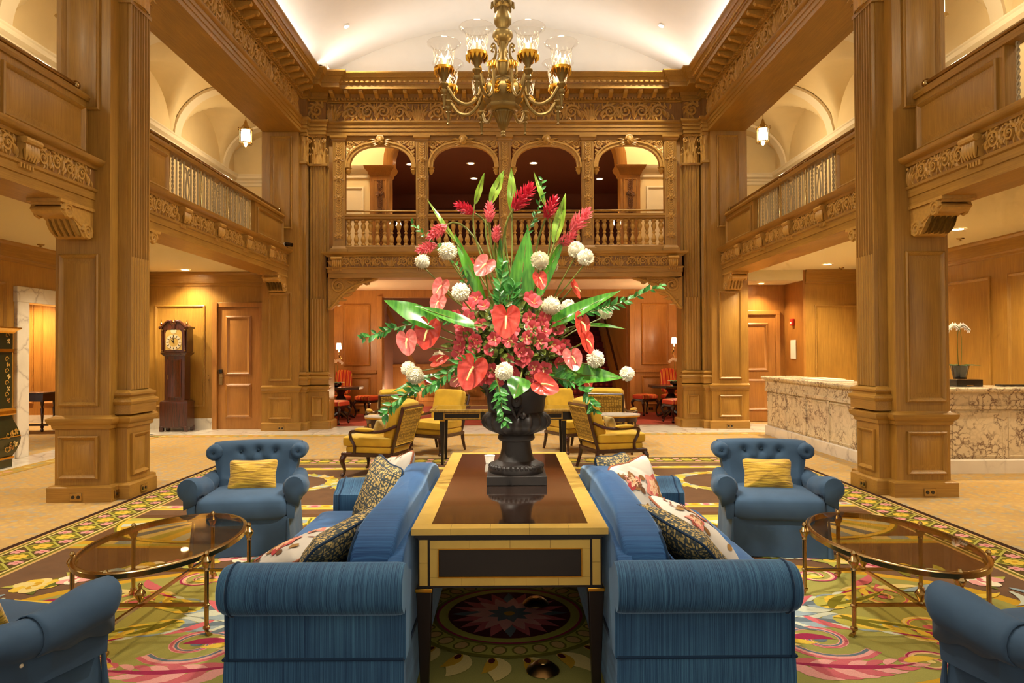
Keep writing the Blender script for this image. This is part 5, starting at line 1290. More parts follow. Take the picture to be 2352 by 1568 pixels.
for sx_ in (dx0+0.05, dx1-0.05):
    for sy_ in (dy0+0.05, dy1-0.05):
        lg = MB().box(sx_-0.033, sx_+0.033, sy_-0.033, sy_+0.033, 0.0, dz-0.255)
        for i in range(len(lg.v)):
            p = lg.v[i]
            if p[2] < 0.1: lg.v[i] = (sx_+(p[0]-sx_)*0.5, sy_+(p[1]-sy_)*0.5, p[2])
        lo = lg.build('leg', EBON, t, bevel=0.003)
        MB().box(sx_-0.036, sx_+0.036, sy_-0.036, sy_+0.036, dz-0.272, dz-0.256).build('gilt_collar', GOLD, lo, bevel=0.003)
# ------------------------------------------------------------------ urn
URN = plain('cast_iron', srgb(34, 25, 20), 0.55, var=0.25, scale=18, bmp=0.15)
ux, uy = 0.084, 4.01
t = thing('urn', 'black cast iron garden urn on a square plinth filled with flowers', 'urn', (ux, uy, 0.711))
MB().box(-0.166, 0.166, -0.166, 0.166, 0, 0.05).build('plinth', URN, t, bevel=0.004)
ur = MB(); ur.lathe([(0.155, 0.05), (0.158, 0.06), (0.156, 0.085), (0.145, 0.1), (0.132, 0.106), (0.108, 0.118), (0.094, 0.145), (0.085, 0.185), (0.082, 0.225), (0.1, 0.232), (0.107, 0.243), (0.104, 0.258), (0.098, 0.266)], seg=40)
ur.build('foot', URN, t)
g = MB()
for k in range(36):
    a = 2*PI*k/36; q = 0.143
    g.ball((q*math.cos(a), q*math.sin(a), 0.085), 0.018, 8, 5, (1, 1, 0.9))
g.build('leaf_band', URN, t)
ur = MB(); zz = [(0.098, 0.266), (0.155, 0.29), (0.184, 0.314), (0.194, 0.338), (0.187, 0.366), (0.168, 0.388), (0.158, 0.394)]
ur.lathe(zz, seg=144, lobes=[0.02, 0.10, 0.12, 0.12, 0.11, 0.06, 0.0, 18]); ur.build('gadrooned_bowl', URN, t, sharp=180)
ur = MB().lathe([(0.158, 0.394), (0.162, 0.41), (0.168, 0.464), (0.188, 0.52), (0.216, 0.55), (0.234, 0.562), (0.236, 0.575), (0.226, 0.584), (0.205, 0.575), (0.18, 0.54), (0.02, 0.52)], seg=48); ur.build('neck', URN, t)
for s_ in (-1, 1):
    hd = MB().tube(spline([(s_*0.16, 0, 0.41), (s_*0.215, 0, 0.43), (s_*0.235, 0, 0.49), (s_*0.21, 0, 0.54)], 5), 0.014, 8); hd.tf(Rz(0.9)); hd.build('handle', URN, t)
fc = MB().ball((0.0, -0.165, 0.47), 0.04, 12, 8, (0.8, 0.7, 1.2)); fc.ball((0.0, -0.19, 0.47), 0.012, 6, 4); fc.tube([(-0.03, -0.17, 0.43), (0, -0.19, 0.37), (0.03, -0.17, 0.43)], 0.014, 6); fc.ball((0.035, -0.18, 0.385), 0.02, 8, 6)
fc.build('mask_relief', URN, t)
# ------------------------------------------------------------------ glass coffee tables
def coffee_table(c, label):
    t = thing('coffee_table', label, 'table', (c[0], c[1], 0), group='oval glass coffee tables')
    a, b_, h = 0.37, 0.605, 0.42
    el = lambda r, k, n=64: (math.cos(2*PI*k/n)*(a+r), math.sin(2*PI*k/n)*(b_+r))
    mb = MB(); vs = []; fs = []
    sec = [(0.0, h-0.034), (0.010, h-0.030), (0.012, h-0.006), (0.004, h), (-0.012, h), (-0.012, h-0.004), (-0.006, h-0.034)]
    for k in range(64):
        for (r, z) in sec: x, y = el(r, k); vs.append((x, y, z))
    K = len(sec)
    for k in range(64):
        for j in range(K): fs.append((k*K+j, k*K+(j+1) % K, ((k+1) % 64)*K+(j+1) % K, ((k+1) % 64)*K+j))
    mb.add(vs, fs); mb.build('brass_rim', BRASS, t, sharp=50)
    MB().prism([el(-0.011, k) for k in range(64)], 'XY', h-0.012, h-0.001).build('glass_top', SMOKE, t, sharp=50)
    legs = [(0, -0.585), (0, 0.585), (-0.335, -0.285), (0.335, -0.285), (-0.335, 0.285), (0.335, 0.285)]
    for (x, y) in legs:
        l = math.hypot(x, y); ox, oy = x/l, y/l
        lg = MB().lathe([(0.013, 0.03), (0.018, 0.035), (0.018, 0.045), (0.011, 0.05), (0.0115, 0.145), (0.017, 0.15), (0.017, 0.158), (0.0115, 0.163), (0.0115, 0.33), (0.016, 0.335), (0.013, 0.345), (0.018, 0.355), (0.026, 0.372), (0.027, 0.382), (0.018, 0.396), (0.010, 0.405), (0.011, 0.415), (0.014, 0.42), (0.008, 0.432), (0.0, 0.434)], (x+ox*0.012, y+oy*0.012, 0), 16)
        lo = lg.build('leg', BRASS, t)
        ft = MB().tube([(x+ox*0.012, y+oy*0.012, 0.035), (x+ox*0.016, y+oy*0.016, 0.018), (x+ox*0.05, y+oy*0.05, 0.010)], [0.013, 0.014, 0.016], 8, flat=0.75); ft.build('hoof_foot', BRASS, lo)
    MB().box(-0.008, 0.008, -0.585, 0.585, 0.147, 0.163).build('long_stretcher', BRASS, t)
    for yy in (-0.285, 0.285):
        MB().box(-0.335, 0.335, yy-0.008, yy+0.008, 0.147, 0.163).build('cross_stretcher', BRASS, t)
        MB().lathe([(0.014, 0.163), (0.01, 0.17), (0.013, 0.18), (0.026, 0.2), (0.028, 0.212), (0.02, 0.226), (0.009, 0.236), (0.008, 0.245), (0.013, 0.256), (0.008, 0.265), (0, 0.268)], (0, yy, 0), 16).build('stretcher_finial', BRASS, t)
coffee_table((-1.86, 3.90), 'oval smoked glass coffee table with brass legs on the left')
coffee_table((2.13, 3.83), 'oval smoked glass coffee table with brass legs on the right')
# ================================================================== yellow bergere armchairs
def bergere():
    t = thing('yellow_armchair', '', 'armchair', group='yellow silk armchairs')
    # local: front -y, width x
    rail = MB().mould([(-0.30, -0.33), (0.30, -0.33), (0.25, 0.27), (-0.25, 0.27)], [(0, 0.235), (0.018, 0.24), (0.02, 0.275), (0.008, 0.285), (-0.03, 0.285), (-0.03, 0.235)], True); rail.build('seat_rail', MAHO, t)
    sq_ = MB(); sq(sq_, (0, -0.03, 0.315), 0.56, 0.60, 0.09, 0.35, 0.2, 36, 10, None, lambda p: [p[0]*(1-0.12*(p[1]/0.6)), p[1], p[2]]); sq_.build('seat_deck', YEL, t)
    sq_ = MB(); sq(sq_, (0, -0.05, 0.405), 0.57, 0.62, 0.125, 0.3, 0.16, 40, 12, None, lambda p: [p[0]*(1-0.12*(p[1]/0.6)), p[1], p[2]+0.01*math.cos(p[0]*5)]); sc_ = sq_.build('seat_cushion', YEL, t)
    for s in (-1, 1):
        lg = MB().tube(spline([(s*0.285, -0.315, 0.26), (s*0.305, -0.345, 0.19), (s*0.285, -0.325, 0.09), (s*0.29, -0.335, 0.03), (s*0.305, -0.36, 0.012)], 6), [0.03, 0.031, 0.032, 0.032, 0.033, 0.033, 0.032, 0.03, 0.027, 0.025, 0.022, 0.020, 0.018, 0.017, 0.016, 0.016, 0.016, 0.016, 0.017, 0.019, 0.02, 0.022, 0.023, 0.022, 0.018], 8); lg.build('leg', MAHO, t)
        lg = MB().tube(spline([(s*0.245, 0.265, 0.27), (s*0.25, 0.28, 0.15), (s*0.255, 0.32, 0.012)], 6), [0.026]*6+[0.022]*5+[0.017, 0.02], 8); lg.build('leg', MAHO, t)
        MB().tube([(s*0.235, 0.245, 0.25), (s*0.25, 0.33, 0.52), (s*0.272, 0.41, 0.80)], 0.021, 6).build('back_stile', MAHO, t)
        ar = MB().tube(spline([(s*0.245, 0.32, 0.60), (s*0.285, 0.16, 0.535), (s*0.305, -0.02, 0.525), (s*0.305, -0.17, 0.53), (s*0.305, -0.235, 0.515), (s*0.298, -0.235, 0.45), (s*0.295, -0.19, 0.36), (s*0.285, -0.20, 0.26)], 5), 0.019, 8); ar.build('arm', MAHO, t)
        pd = MB(); sq(pd, (s*0.305, -0.06, 0.553), 0.07, 0.24, 0.045, 0.8, 0.6, 20, 8); pd.build('arm_pad', YEL, t)
    MB().tube([(-0.275, 0.41, 0.80), (0.275, 0.41, 0.80)], 0.02, 6).build('crest_rail', MAHO, t); MB().tube([(-0.24, 0.285, 0.36), (0.24, 0.285, 0.36)], 0.017, 6).build('back_rail', MAHO, t)
    bp = MB(); vs = [(-0.225, 0.30, 0.37), (0.225, 0.30, 0.37), (0.255, 0.425, 0.785), (-0.255, 0.425, 0.785), (-0.225, 0.265, 0.37), (0.225, 0.265, 0.37), (0.255, 0.385, 0.785), (-0.255, 0.385, 0.785)]
    bp.add(vs, [(0,1,2,3), (4,7,6,5), (0,4,5,1), (1,5,6,2), (2,6,7,3), (3,7,4,0)]); bp.build('back_panel', DAMASK, t)
    MB().tube([(-0.225, 0.302, 0.375), (0.225, 0.302, 0.375), (0.253, 0.424, 0.78), (-0.253, 0.424, 0.78), (-0.225, 0.302, 0.375)], 0.007, 6).build('gimp_trim', YEL, t)
    bc = MB(); sq(bc, (0, 0, 0), 0.50, 0.15, 0.46, 0.22, 0.3, 40, 14); bc.tf(T(0, 0.265, 0.655) @ Rx(-0.30)); bco = bc.build('back_cushion', YEL, t)
    for s in (-1, 0, 1): MB().ball((s*0.13, 0.225, 0.72), 0.01, 8, 5).build('tuft_button', YEL, bco)
    return t
bg0 = bergere()
STRIPE = fabric('striped_silk', srgb(176, 156, 104), 0.7, 0.1, 300, 0.5, 0.2)
for i, (x, y, rz, lab) in enumerate(((-1.47, 8.30, -1.87, 'yellow silk armchair seen from behind, left of the urn'), (1.27, 8.52, 1.87, 'yellow silk armchair seen from behind, right of the urn'),
        (-0.98, 10.1, -0.55, 'yellow armchair with tufted back turned to us, beyond the left one'), (0.95, 10.2, 0.55, 'yellow armchair with tufted back turned to us, beyond the right one'),
        (-1.78, 10.75, -2.7, 'yellow armchair mostly hidden behind the left oval table'), (1.66, 10.75, 2.7, 'yellow armchair mostly hidden behind the right oval table'))):
    o = bg0 if i == 0 else copy_tree(bg0)
    o.location = (x, y, 0.002); o.rotation_euler = (0, 0, rz); o['label'] = lab
for (x, y, rz, lab) in ((-1.50, 8.36, -1.87, 'small striped bolster pillow in the left yellow armchair'), (1.30, 8.58, 1.87, 'small striped bolster pillow in the right yellow armchair')):
    t = thing('striped_pillow', lab, 'pillow', (x, y, 0.55), rz, 'striped pillows'); o = pillow_mesh(0.24, 0.2, 0.1).build('cover', STRIPE, t, sharp=180); o.rotation_euler = (-0.4, 0, 0)
# ------------------------------------------------------------------ writing desk
ZEBR = wood('zebra_veneer', srgb(120, 88, 26), srgb(206, 166, 66), 0.3, grain=(70, 6, 6), flake=False)
t = thing('writing_desk', 'black and gold banded writing desk behind the urn', 'desk', (0, 0, 0))
x0, x1, y0, y1, z = -0.95, 0.90, 8.78, 9.50, 0.715
MB().box(x0+0.05, x1-0.05, y0+0.05, y1-0.05, z-0.012, z).build('top_panel', LACQ, t)
for (a, b_, c_, d_) in ((x0, x1, y0, y0+0.05), (x0, x1, y1-0.05, y1), (x0, x0+0.05, y0+0.05, y1-0.05), (x1-0.05, x1, y0+0.05, y1-0.05)): MB().box(a, b_, c_, d_, z-0.03, z).build('veneer_border', ZEBR, t, bevel=0.004)
MB().box(x0+0.05, x1-0.05, y0+0.05, y1-0.05, z-0.135, z-0.012).build('apron', EBON, t)
for k in range(3):
    a = x0+0.17+k*0.52; b_ = a+0.47
    MB().nest((a, y0+0.048, z-0.125), UX, UZ, b_-a, 0.085, [(0, 0), (0, 0.004), (0.016, 0.004), (0.018, 0.0)]).build('drawer_front', [ZEBR], t); MB().box(a+0.018, b_-0.018, y0+0.044, y0+0.05, z-0.107, z-0.058).build('drawer_panel', NIGHT, t)
for lx in (x0+0.15, x1-0.15):
    for ly in (y0+0.12, y1-0.12):
        lg = MB().box(lx-0.03, lx+0.03, ly-0.03, ly+0.03, 0, z-0.135)
        for i in range(len(lg.v)):
            p = lg.v[i]
            if p[2] < 0.1: lg.v[i] = (lx+(p[0]-lx)*0.5, ly+(p[1]-ly)*0.5, p[2])
        lo = lg.build('leg', EBON, t); MB().box(lx-0.033, lx+0.033, ly-0.033, ly+0.033, z-0.152, z-0.137).build('gilt_collar', GOLD, lo)
t = thing('paper_cup', 'small white cup standing on the desk behind the urn', 'cup', (-0.085, 4.62, 0.711)); MB().lathe([(0.026, 0), (0.034, 0.05), (0.036, 0.052), (0.034, 0.052), (0.025, 0.004), (0, 0.003)], seg=20).build('body', WHITE, t)
# ------------------------------------------------------------------ oval marble-topped tables
for (x, y, lab) in ((-1.62, 9.72, 'oval marble-topped table behind the left yellow armchair'), (1.56, 9.82, 'oval marble-topped table behind the right yellow armchair')):
    t = thing('oval_table', lab, 'table', (x, y, 0), group='oval side tables')
    el = lambda r: [(math.cos(2*PI*k/32)*(0.34+r), math.sin(2*PI*k/32)*(0.24+r)) for k in range(32)]
    MB().prism(el(0), 'XY', 0.545, 0.56).build('marble_top', MARW, t); MB().prism(el(-0.005), 'XY', 0.525, 0.545).build('brass_edge', GOLD, t); MB().prism(el(-0.04), 'XY', 0.46, 0.525).build('apron', MAHO, t)
    for (lx, ly) in ((-0.2, -0.12), (0.2, -0.12), (-0.2, 0.12), (0.2, 0.12)): MB().lathe([(0.014, 0), (0.02, 0.02), (0.016, 0.06), (0.024, 0.40), (0.026, 0.46)], (lx, ly, 0), 10).build('leg', MAHO, t)
# ------------------------------------------------------------------ grandfather clock
t = thing('grandfather_clock', 'tall dark mahogany grandfather clock with brass arched dial', 'clock', (-6.07, 12.92, 0.006))
CLK = wood('clock_mahogany', srgb(44, 18, 10), srgb(92, 40, 20), 0.25, coat=0.5)
for s in (-1, 1):
    for q in (-0.13, 0.11): MB().box(s*0.19, s*0.26, q-0.03, q+0.05, 0, 0.10).build('bracket_foot', CLK, t, bevel=0.01)
MB().box(-0.255, 0.255, -0.15, 0.14, 0.07, 0.52).build('base', CLK, t, bevel=0.006)
MB().mould([(-0.23, -0.125), (0.23, -0.125), (0.23, 0.14), (-0.23, 0.14)], [(-0.02, 0.50), (0.025, 0.515), (0.02, 0.545), (-0.02, 0.57), (-0.04, 0.58), (-0.04, 0.5)], True).build('base_moulding', CLK, t)
MB().box(-0.185, 0.185, -0.11, 0.12, 0.55, 1.38).build('trunk', CLK, t)
dr = MB().nest((-0.125, -0.11, 0.62), UX, UZ, 0.25, 0.70, [(0, 0), (0, 0.012), (0.012, 0.016), (0.02, 0.012)]).build('trunk_door', CLK, t)
MB().box(-0.115, -0.1, -0.13, -0.11, 0.96, 1.04).build('escutcheon', BRASS, dr)
MB().mould([(-0.21, -0.13), (0.21, -0.13), (0.21, 0.14), (-0.21, 0.14)], [(-0.04, 1.36), (-0.02, 1.38), (0.02, 1.42), (0.03, 1.445), (-0.04, 1.45)], True).build('hood_moulding', CLK, t)
hood = [(-0.235, 1.45), (0.235, 1.45), (0.235, 1.86)]+[(0.235*math.cos(PI*k/12), 1.86+0.09*math.sin(PI*k/12)) for k in range(1, 12)]+[(-0.235, 1.86)]
MB().prism(hood, 'XZ', -0.14, 0.13).build('hood', CLK, t)
dial = [(-0.15, 1.49), (0.15, 1.49), (0.15, 1.78)]+[(0.15*math.cos(PI*k/16), 1.78+0.12*math.sin(PI*k/16)) for k in range(1, 16)]+[(-0.15, 1.78)]
dl = MB().prism(dial, 'XZ', -0.147, -0.13).build('dial', plain('brass_dial', srgb(190, 158, 84), 0.45), t)
DCHAP = plain('silvered_chapter', srgb(214, 196, 160), 0.5)
rg = MB(); rg.lathe([(0.085, -0.148), (0.085, -0.152), (0.14, -0.152), (0.14, -0.148)], (0, 0, 1.635), 40, 'Y', cap=False); rg.build('chapter_ring', DCHAP, dl)
MB().lathe([(0.0, -0.15), (0.055, -0.15), (0.055, -0.147)], (0, 0, 1.845), 24, 'Y').build('moon_dial', DCHAP, dl)
for k in range(12):
    a = PI*k/6; q = MB().box(-0.006, 0.006, -0.1545, -0.152, 0.095, 0.130); q.tf(T(0, 0, 1.635) @ Ry(a)); q.build('hour_mark', BLACK, dl)
for (a, L, w_) in ((-0.75, 0.065, 0.010), (-0.10, 0.11, 0.007)):
    q = MB().prism([(-w_*0.4, -0.015), (w_*0.4, -0.015), (w_, L*0.55), (0, L), (-w_, L*0.55)], 'XZ', -0.157, -0.154); q.tf(T(0, 0, 1.635) @ Ry(a)); q.build('hand', BLACK, dl)
for s in (-1, 1):
    MB().lathe([(0.016, 1.46), (0.02, 1.48), (0.014, 1.49), (0.016, 1.66), (0.014, 1.83), (0.02, 1.84), (0.02, 1.86)], (s*0.205, -0.155, 0), 12).build('hood_column', CLK, t)
    for zz_ in (1.47, 1.85): MB().lathe([(0.021, 0), (0.023, 0.008), (0.021, 0.018)], (s*0.205, -0.155, zz_), 12).build('brass_cap', BRASS, t)
    sw = MB().tube(spline([(s*0.26, -0.16, 1.90), (s*0.2, -0.16, 1.93), (s*0.12, -0.16, 2.01), (s*0.045, -0.16, 2.02), (s*0.035, -0.16, 1.98)], 6), 0.022, 8); sw.build('swan_neck', CLK, t)
    MB().prism([(s*0.235, 1.86), (s*0.235, 1.91), (s*0.12, 2.0), (s*0.05, 2.0), (s*0.03, 1.9), (0, 1.9), (0, 1.86)], 'XZ', -0.15, 0.1).build('pediment', CLK, t)
    MB().mould([(s*0.2, -0.15), (s*0.26, -0.15)] if s > 0 else [(-0.26, -0.15), (-0.2, -0.15)], [(0, 1.87), (0.02, 1.88), (0.03, 1.92), (0, 1.93)]).build('cornice_end', CLK, t)
    MB().box(s*0.235, s*0.27, -0.15, 0.12, 1.88, 1.92).build('side_cornice', CLK, t)
for x in (-0.235, 0.0, 0.235):
    zb = 1.93 if x else 1.96
    if not x: MB().box(-0.025, 0.025, -0.16, -0.10, 1.88, 1.97).build('finial_block', CLK, t)
    MB().lathe([(0.012, 0), (0.008, 0.015), (0.024, 0.035), (0.026, 0.045), (0.012, 0.062), (0.006, 0.08), (0.008, 0.09), (0.0, 0.13)], (x, -0.13, zb), 14).build('brass_finial', BRASS, t)
t = thing('light_switch', 'two small brass switches on the wall beside the left door', 'switch', (PX(480, 13.2), 13.185, 0.93)); MB().ball((0, 0, 0), 0.012, 8, 5).build('knob', BRASS, t); MB().ball((0, 0, 0.09), 0.009, 8, 5).build('knob', BRASS, t)
# ------------------------------------------------------------------ chinoiserie cabinet at the left edge
GRN = plain('green_lacquer', srgb(40, 44, 18), 0.3, var=0.2, scale=6, coat=0.5)
CHIN = tint('gilt_painting', 0.4, 0.5, 0.1, 40)
t = thing('lacquer_cabinet', 'tall green lacquer cabinet with gilt flowers cut off by the left edge', 'cabinet', (-6.52, 8.70, 0.006))
def body(name, prof, mat, k=None):
    mb = MB(); vs = []; fs = []
    for (hx, hy, zz_) in prof:
        for (a, b_) in ((-1, -1), (1, -1), (1, 1), (-1, 1)): vs.append((a*hx if a > 0 else -0.20, b_*hy, zz_))
    for j in range(len(prof)-1):
        for q in range(4): fs.append((j*4+q, j*4+(q+1) % 4, (j+1)*4+(q+1) % 4, (j+1)*4+q))
    fs.append((0, 1, 2, 3)); fs.append(tuple(range(len(vs)-4, len(vs)))); mb.add(vs, fs); return mb.build(name, mat, t, sharp=30)
body('foot', [(0.22, 0.26, 0), (0.22, 0.26, 0.10), (0.23, 0.27, 0.11)], GRN); body('gilt_base_band', [(0.235, 0.275, 0.11), (0.235, 0.275, 0.135)], GOLD)
body('bombe_chest', [(0.22, 0.26, 0.135), (0.25, 0.29, 0.20), (0.275, 0.315, 0.28), (0.285, 0.325, 0.36), (0.275, 0.315, 0.44), (0.25, 0.29, 0.53), (0.225, 0.265, 0.60), (0.22, 0.26, 0.66)], GRN)
body('gilt_waist_band', [(0.235, 0.275, 0.66), (0.25, 0.29, 0.68), (0.25, 0.29, 0.72), (0.23, 0.27, 0.75)], GOLD)
body('trunk', [(0.215, 0.255, 0.75), (0.215, 0.255, 1.46)], GRN); body('gilt_hood_band', [(0.23, 0.27, 1.46), (0.23, 0.27, 1.50)], GOLD); body('hood', [(0.22, 0.26, 1.50), (0.22, 0.26, 1.70)], GRN)
body('cornice', [(0.23, 0.27, 1.70), (0.25, 0.29, 1.73), (0.29, 0.33, 1.76), (0.29, 0.33, 1.775)], GOLD)
body('drawer_line', [(0.287, 0.327, 0.385), (0.287, 0.327, 0.395)], GOLD)
pm = MB(); rr = random.Random(5)
def motif_y(x, zz_, yf, r):
    pm.col = srgb(*rr.choice(((206, 160, 70), (220, 190, 120), (190, 130, 60), (216, 180, 140))))[:3]
    for k in range(5):
        a = 2*PI*k/5+rr.random(); pts = [(x, yf, zz_)]
        for q in range(7): b_ = a+(-0.5+q/6)*1.0; rad = r*(0.6+0.4*math.sin(PI*q/6)); pts.append((x+rad*math.cos(b_), yf, zz_+rad*math.sin(b_)))
        pm.add(pts, [tuple(range(8))])
def swirl(x, zz_, yf, r, d):
    pm.col = srgb(196, 150, 62)[:3]; pts = []
    for i in range(15): a = d*i*0.42; q = r*(1-i/18); pts.append((x+q*math.cos(a), zz_+q*math.sin(a)))
    n0 = len(pm.v)
    for i in range(14):
        p, q = pts[i], pts[i+1]; dx, dz_ = q[0]-p[0], q[1]-p[1]; l = math.hypot(dx, dz_) or 1; w_ = 0.005
        pm.add([(p[0]-dz_/l*w_, yf, p[1]+dx/l*w_), (p[0]+dz_/l*w_, yf, p[1]-dx/l*w_), (q[0]+dz_/l*w_, yf, q[1]-dx/l*w_), (q[0]-dz_/l*w_, yf, q[1]+dx/l*w_)], [(0, 1, 2, 3)])
for zz_ in (0.85, 1.0, 1.15, 1.3, 1.6): motif_y(0.12+0.03*rr.random(), zz_, -0.2565 if zz_ < 1.5 else -0.2615, 0.035); swirl(0.10, zz_+0.07, -0.2565 if zz_ < 1.5 else -0.2615, 0.04, 1)
for (x, zz_) in ((0.16, 0.30), (0.10, 0.42), (0.18, 0.45), (0.08, 0.25)): motif_y(x, zz_, -0.330, 0.045); swirl(x-0.07, zz_, -0.330, 0.05, -1)
pm.v = [(-q[1]-0.04, q[0]+0.06, q[2]) for q in pm.v]
pm.build('gilt_painting', CHIN, t, recalc=False)['kind'] = 'stuff'
# ------------------------------------------------------------------ console table in the room beyond the left doorway
t = thing('console_table', 'small mahogany side table seen through the marble doorway', 'table', (-8.98, 13.1, 0))
MB().box(-0.45, 0.45, -0.2, 0.2, 0.56, 0.70).build('drawer_case', MAHO, t); MB().box(-0.48, 0.48, -0.23, 0.23, 0.70, 0.725).build('top', MAHO, t, bevel=0.006)
for (x, y) in ((-0.42, -0.17), (0.42, -0.17), (-0.42, 0.17), (0.42, 0.17)): MB().lathe([(0.02, 0), (0.028, 0.03), (0.018, 0.06), (0.028, 0.08), (0.03, 0.14), (0.016, 0.16), (0.024, 0.3), (0.028, 0.42), (0.016, 0.46), (0.03, 0.5), (0.03, 0.56)], (x, y, 0), 10).build('leg', MAHO, t)
MB().box(-0.42, 0.42, -0.012, 0.012, 0.09, 0.13).build('stretcher', MAHO, t); MB().tube([(-0.12, -0.215, 0.63), (-0.06, -0.225, 0.61), (0.0, -0.215, 0.63)], 0.006, 6).build('drawer_pull', BRASS, t)
# ------------------------------------------------------------------ marble reception desk
t = thing('reception_desk', 'L-shaped veined marble reception desk at the right', 'desk', (0, 0, 0))
fx, fy, yE, H_ = 4.47, 8.10, 12.0, 1.0
MB().box(fx+0.03, fx+0.5, fy+0.03, yE-0.03, 0.0, H_-0.05).build('side_core', MARB, t); MB().box(fx+0.03, 6.5, fy+0.03, fy+0.5, 0.0, H_-0.05).build('front_core', MARB, t)
prof = [(0, H_-0.06), (0.03, H_-0.055), (0.05, H_-0.03), (0.05, H_-0.01), (0.04, H_), (-0.55, H_), (-0.55, H_-0.06)]
MB().mould([(fx+0.55, yE), (fx, yE), (fx, fy), (6.5, fy)], prof).build('counter_top', MARB, t)
MB().mould([(fx+0.5, yE-0.02), (fx+0.02, yE-0.02), (fx+0.02, fy+0.02), (6.5, fy+0.02)], [(0, 0.74), (0.02, 0.75), (0.025, 0.79), (0.01, 0.8), (0.01, 0.93), (0.02, 0.94), (0.02, 0.95), (0, 0.95)]).build('marble_frieze', MARB, t)
MB().mould([(fx+0.5, yE-0.02), (fx+0.02, yE-0.02), (fx+0.02, fy+0.02), (6.5, fy+0.02)], [(0, 0), (0.02, 0), (0.02, 0.15), (0.01, 0.16), (0, 0.165)]).build('marble_base', MARW, t)
n = 5
for k in range(n):
    a = fy+0.08+k*(yE-fy-0.12)/n; b_ = a+(yE-fy-0.12)/n
    MB().nest((fx+0.03, b_-0.06, 0.19), -UY, UZ, b_-a-0.12, 0.53, [(0, 0), (0, 0.012), (0.015, 0.014), (0.02, 0.004)]).build('marble_panel', MARB, t)
    MB().box(fx+0.012, fx+0.03, a-0.05, a+0.05, 0.165, 0.74).build('marble_stile', MARB, t, bevel=0.004)
for k in range(3):
    a = fx+0.1+k*0.66; MB().nest((a, fy+0.03, 0.19), UX, UZ, 0.60, 0.53, [(0, 0), (0, 0.008), (0.012, 0.01), (0.016, 0.004)]).build('marble_panel', MARB, t)
t = thing('countertop_tray', 'white ledger and papers lying on the marble desk beside the near pier', 'papers', (4.75, 10.2, 1.001)); MB().box(-0.2, 0.12, -0.5, 0.5, 0, 0.02).build('ledger', WHITE, t, bevel=0.004); MB().box(-0.12, 0.1, -0.3, 0.35, 0.02, 0.03).build('papers', TRIMW, t)
t = thing('card_rack', 'black box on the marble desk under the orchid', 'box', (5.56, 8.4, 1.001)); MB().box(-0.16, 0.16, -0.1, 0.1, 0, 0.085).build('body', BLACK, t, bevel=0.004); MB().box(-0.04, 0.04, -0.104, -0.1, 0.012, 0.02).build('slot', BRASS, t)
t = thing('keyboard', 'black keyboard at the right end of the marble desk', 'keyboard', (6.15, 8.36, 1.001)); MB().box(-0.2, 0.25, -0.07, 0.07, 0, 0.022).build('body', BLACK, t, bevel=0.005)
PETW = plain('white_petal', srgb(236, 228, 222), 0.5, var=0.03); LEAFD = plain('dark_leaf', srgb(26, 64, 20), 0.35, var=0.25, scale=20); STEMG = plain('green_stem', srgb(96, 104, 40), 0.5)
def leaf_surf(mb, base, d, up, L, W, bend=0.3, fold=0.25, n=8, shape=0.75):
    """pointed leaf from base along d, curving towards up"""
    d = Vector(d).normalized(); up = Vector(up); up = (up-d*up.dot(d)).normalized(); sd = d.cross(up); vs = []; fs = []
    for j in range(n+1):
        t_ = j/n; w_ = W*0.5*(math.sin(PI*t_**shape)**0.9 if 0 < t_ < 1 else 0.02)
        c_ = Vector(base)+d*(L*t_)+up*(bend*L*t_*t_)
        for q in (-1, -0.5, 0, 0.5, 1): vs.append(c_+sd*(w_*q)+up*(abs(q)*w_*fold*2))
    for j in range(n):
        for k in range(4): fs.append((j*5+k, j*5+k+1, j*5+k+6, j*5+k+5))
    mb.add(vs, fs)
def moth_orchid(loc, label, rz, sc_=1.0, bowl=True, nst=2):
    t = thing('potted_orchid', label, 'orchid', loc, rz, 'white moth orchids'); t.scale = (sc_,)*3
    if bowl: MB().lathe([(0.05, 0), (0.06, 0.01), (0.12, 0.04), (0.13, 0.08), (0.11, 0.10), (0.10, 0.095), (0, 0.09)], seg=20).build('bowl', BLACK, t)
    else: MB().lathe([(0.07, 0), (0.10, 0.16), (0.105, 0.165), (0.095, 0.165), (0, 0.15)], seg=8).build('pot', BLACK, t)
    zb = 0.09 if bowl else 0.15; lv = MB()
    for k in range(6): a = k*1.05; leaf_surf(lv, (0, 0, zb), (math.cos(a), math.sin(a), 0.55), (0, 0, -1), 0.2, 0.07, 0.5)
    lv.build('leaves', LEAFD, t)
    for q in range(nst):
        s = 1 if q else -1; pts = spline([(s*0.02, 0, zb), (s*0.03, 0, zb+0.2), (s*0.02, 0, zb+0.42), (s*-0.06, 0, zb+0.5), (s*-0.16, 0, zb+0.44)], 5); st = MB().tube(pts, 0.004, 5).build('stem', STEMG, t)
        for k in range(5):
            p = pts[len(pts)-1-k*2]; fl_ = MB()
            for j in range(5):
                a = j*2*PI/5+PI/2; leaf_surf(fl_, (p.x, p.y-0.01, p.z), (math.cos(a), -0.15, math.sin(a)), (0, -1, 0), 0.042, 0.045 if j in (1, 4) else 0.03, 0.1, 0.05, 5)
            fl_.ball((p.x, p.y-0.018, p.z), 0.007, 6, 4); fl_.build('blossom', PETW, st, recalc=False)
moth_orchid((5.52, 8.42, 1.09), 'white orchid in a dark pot on the marble desk', 3.4, 1.0, False, 3)
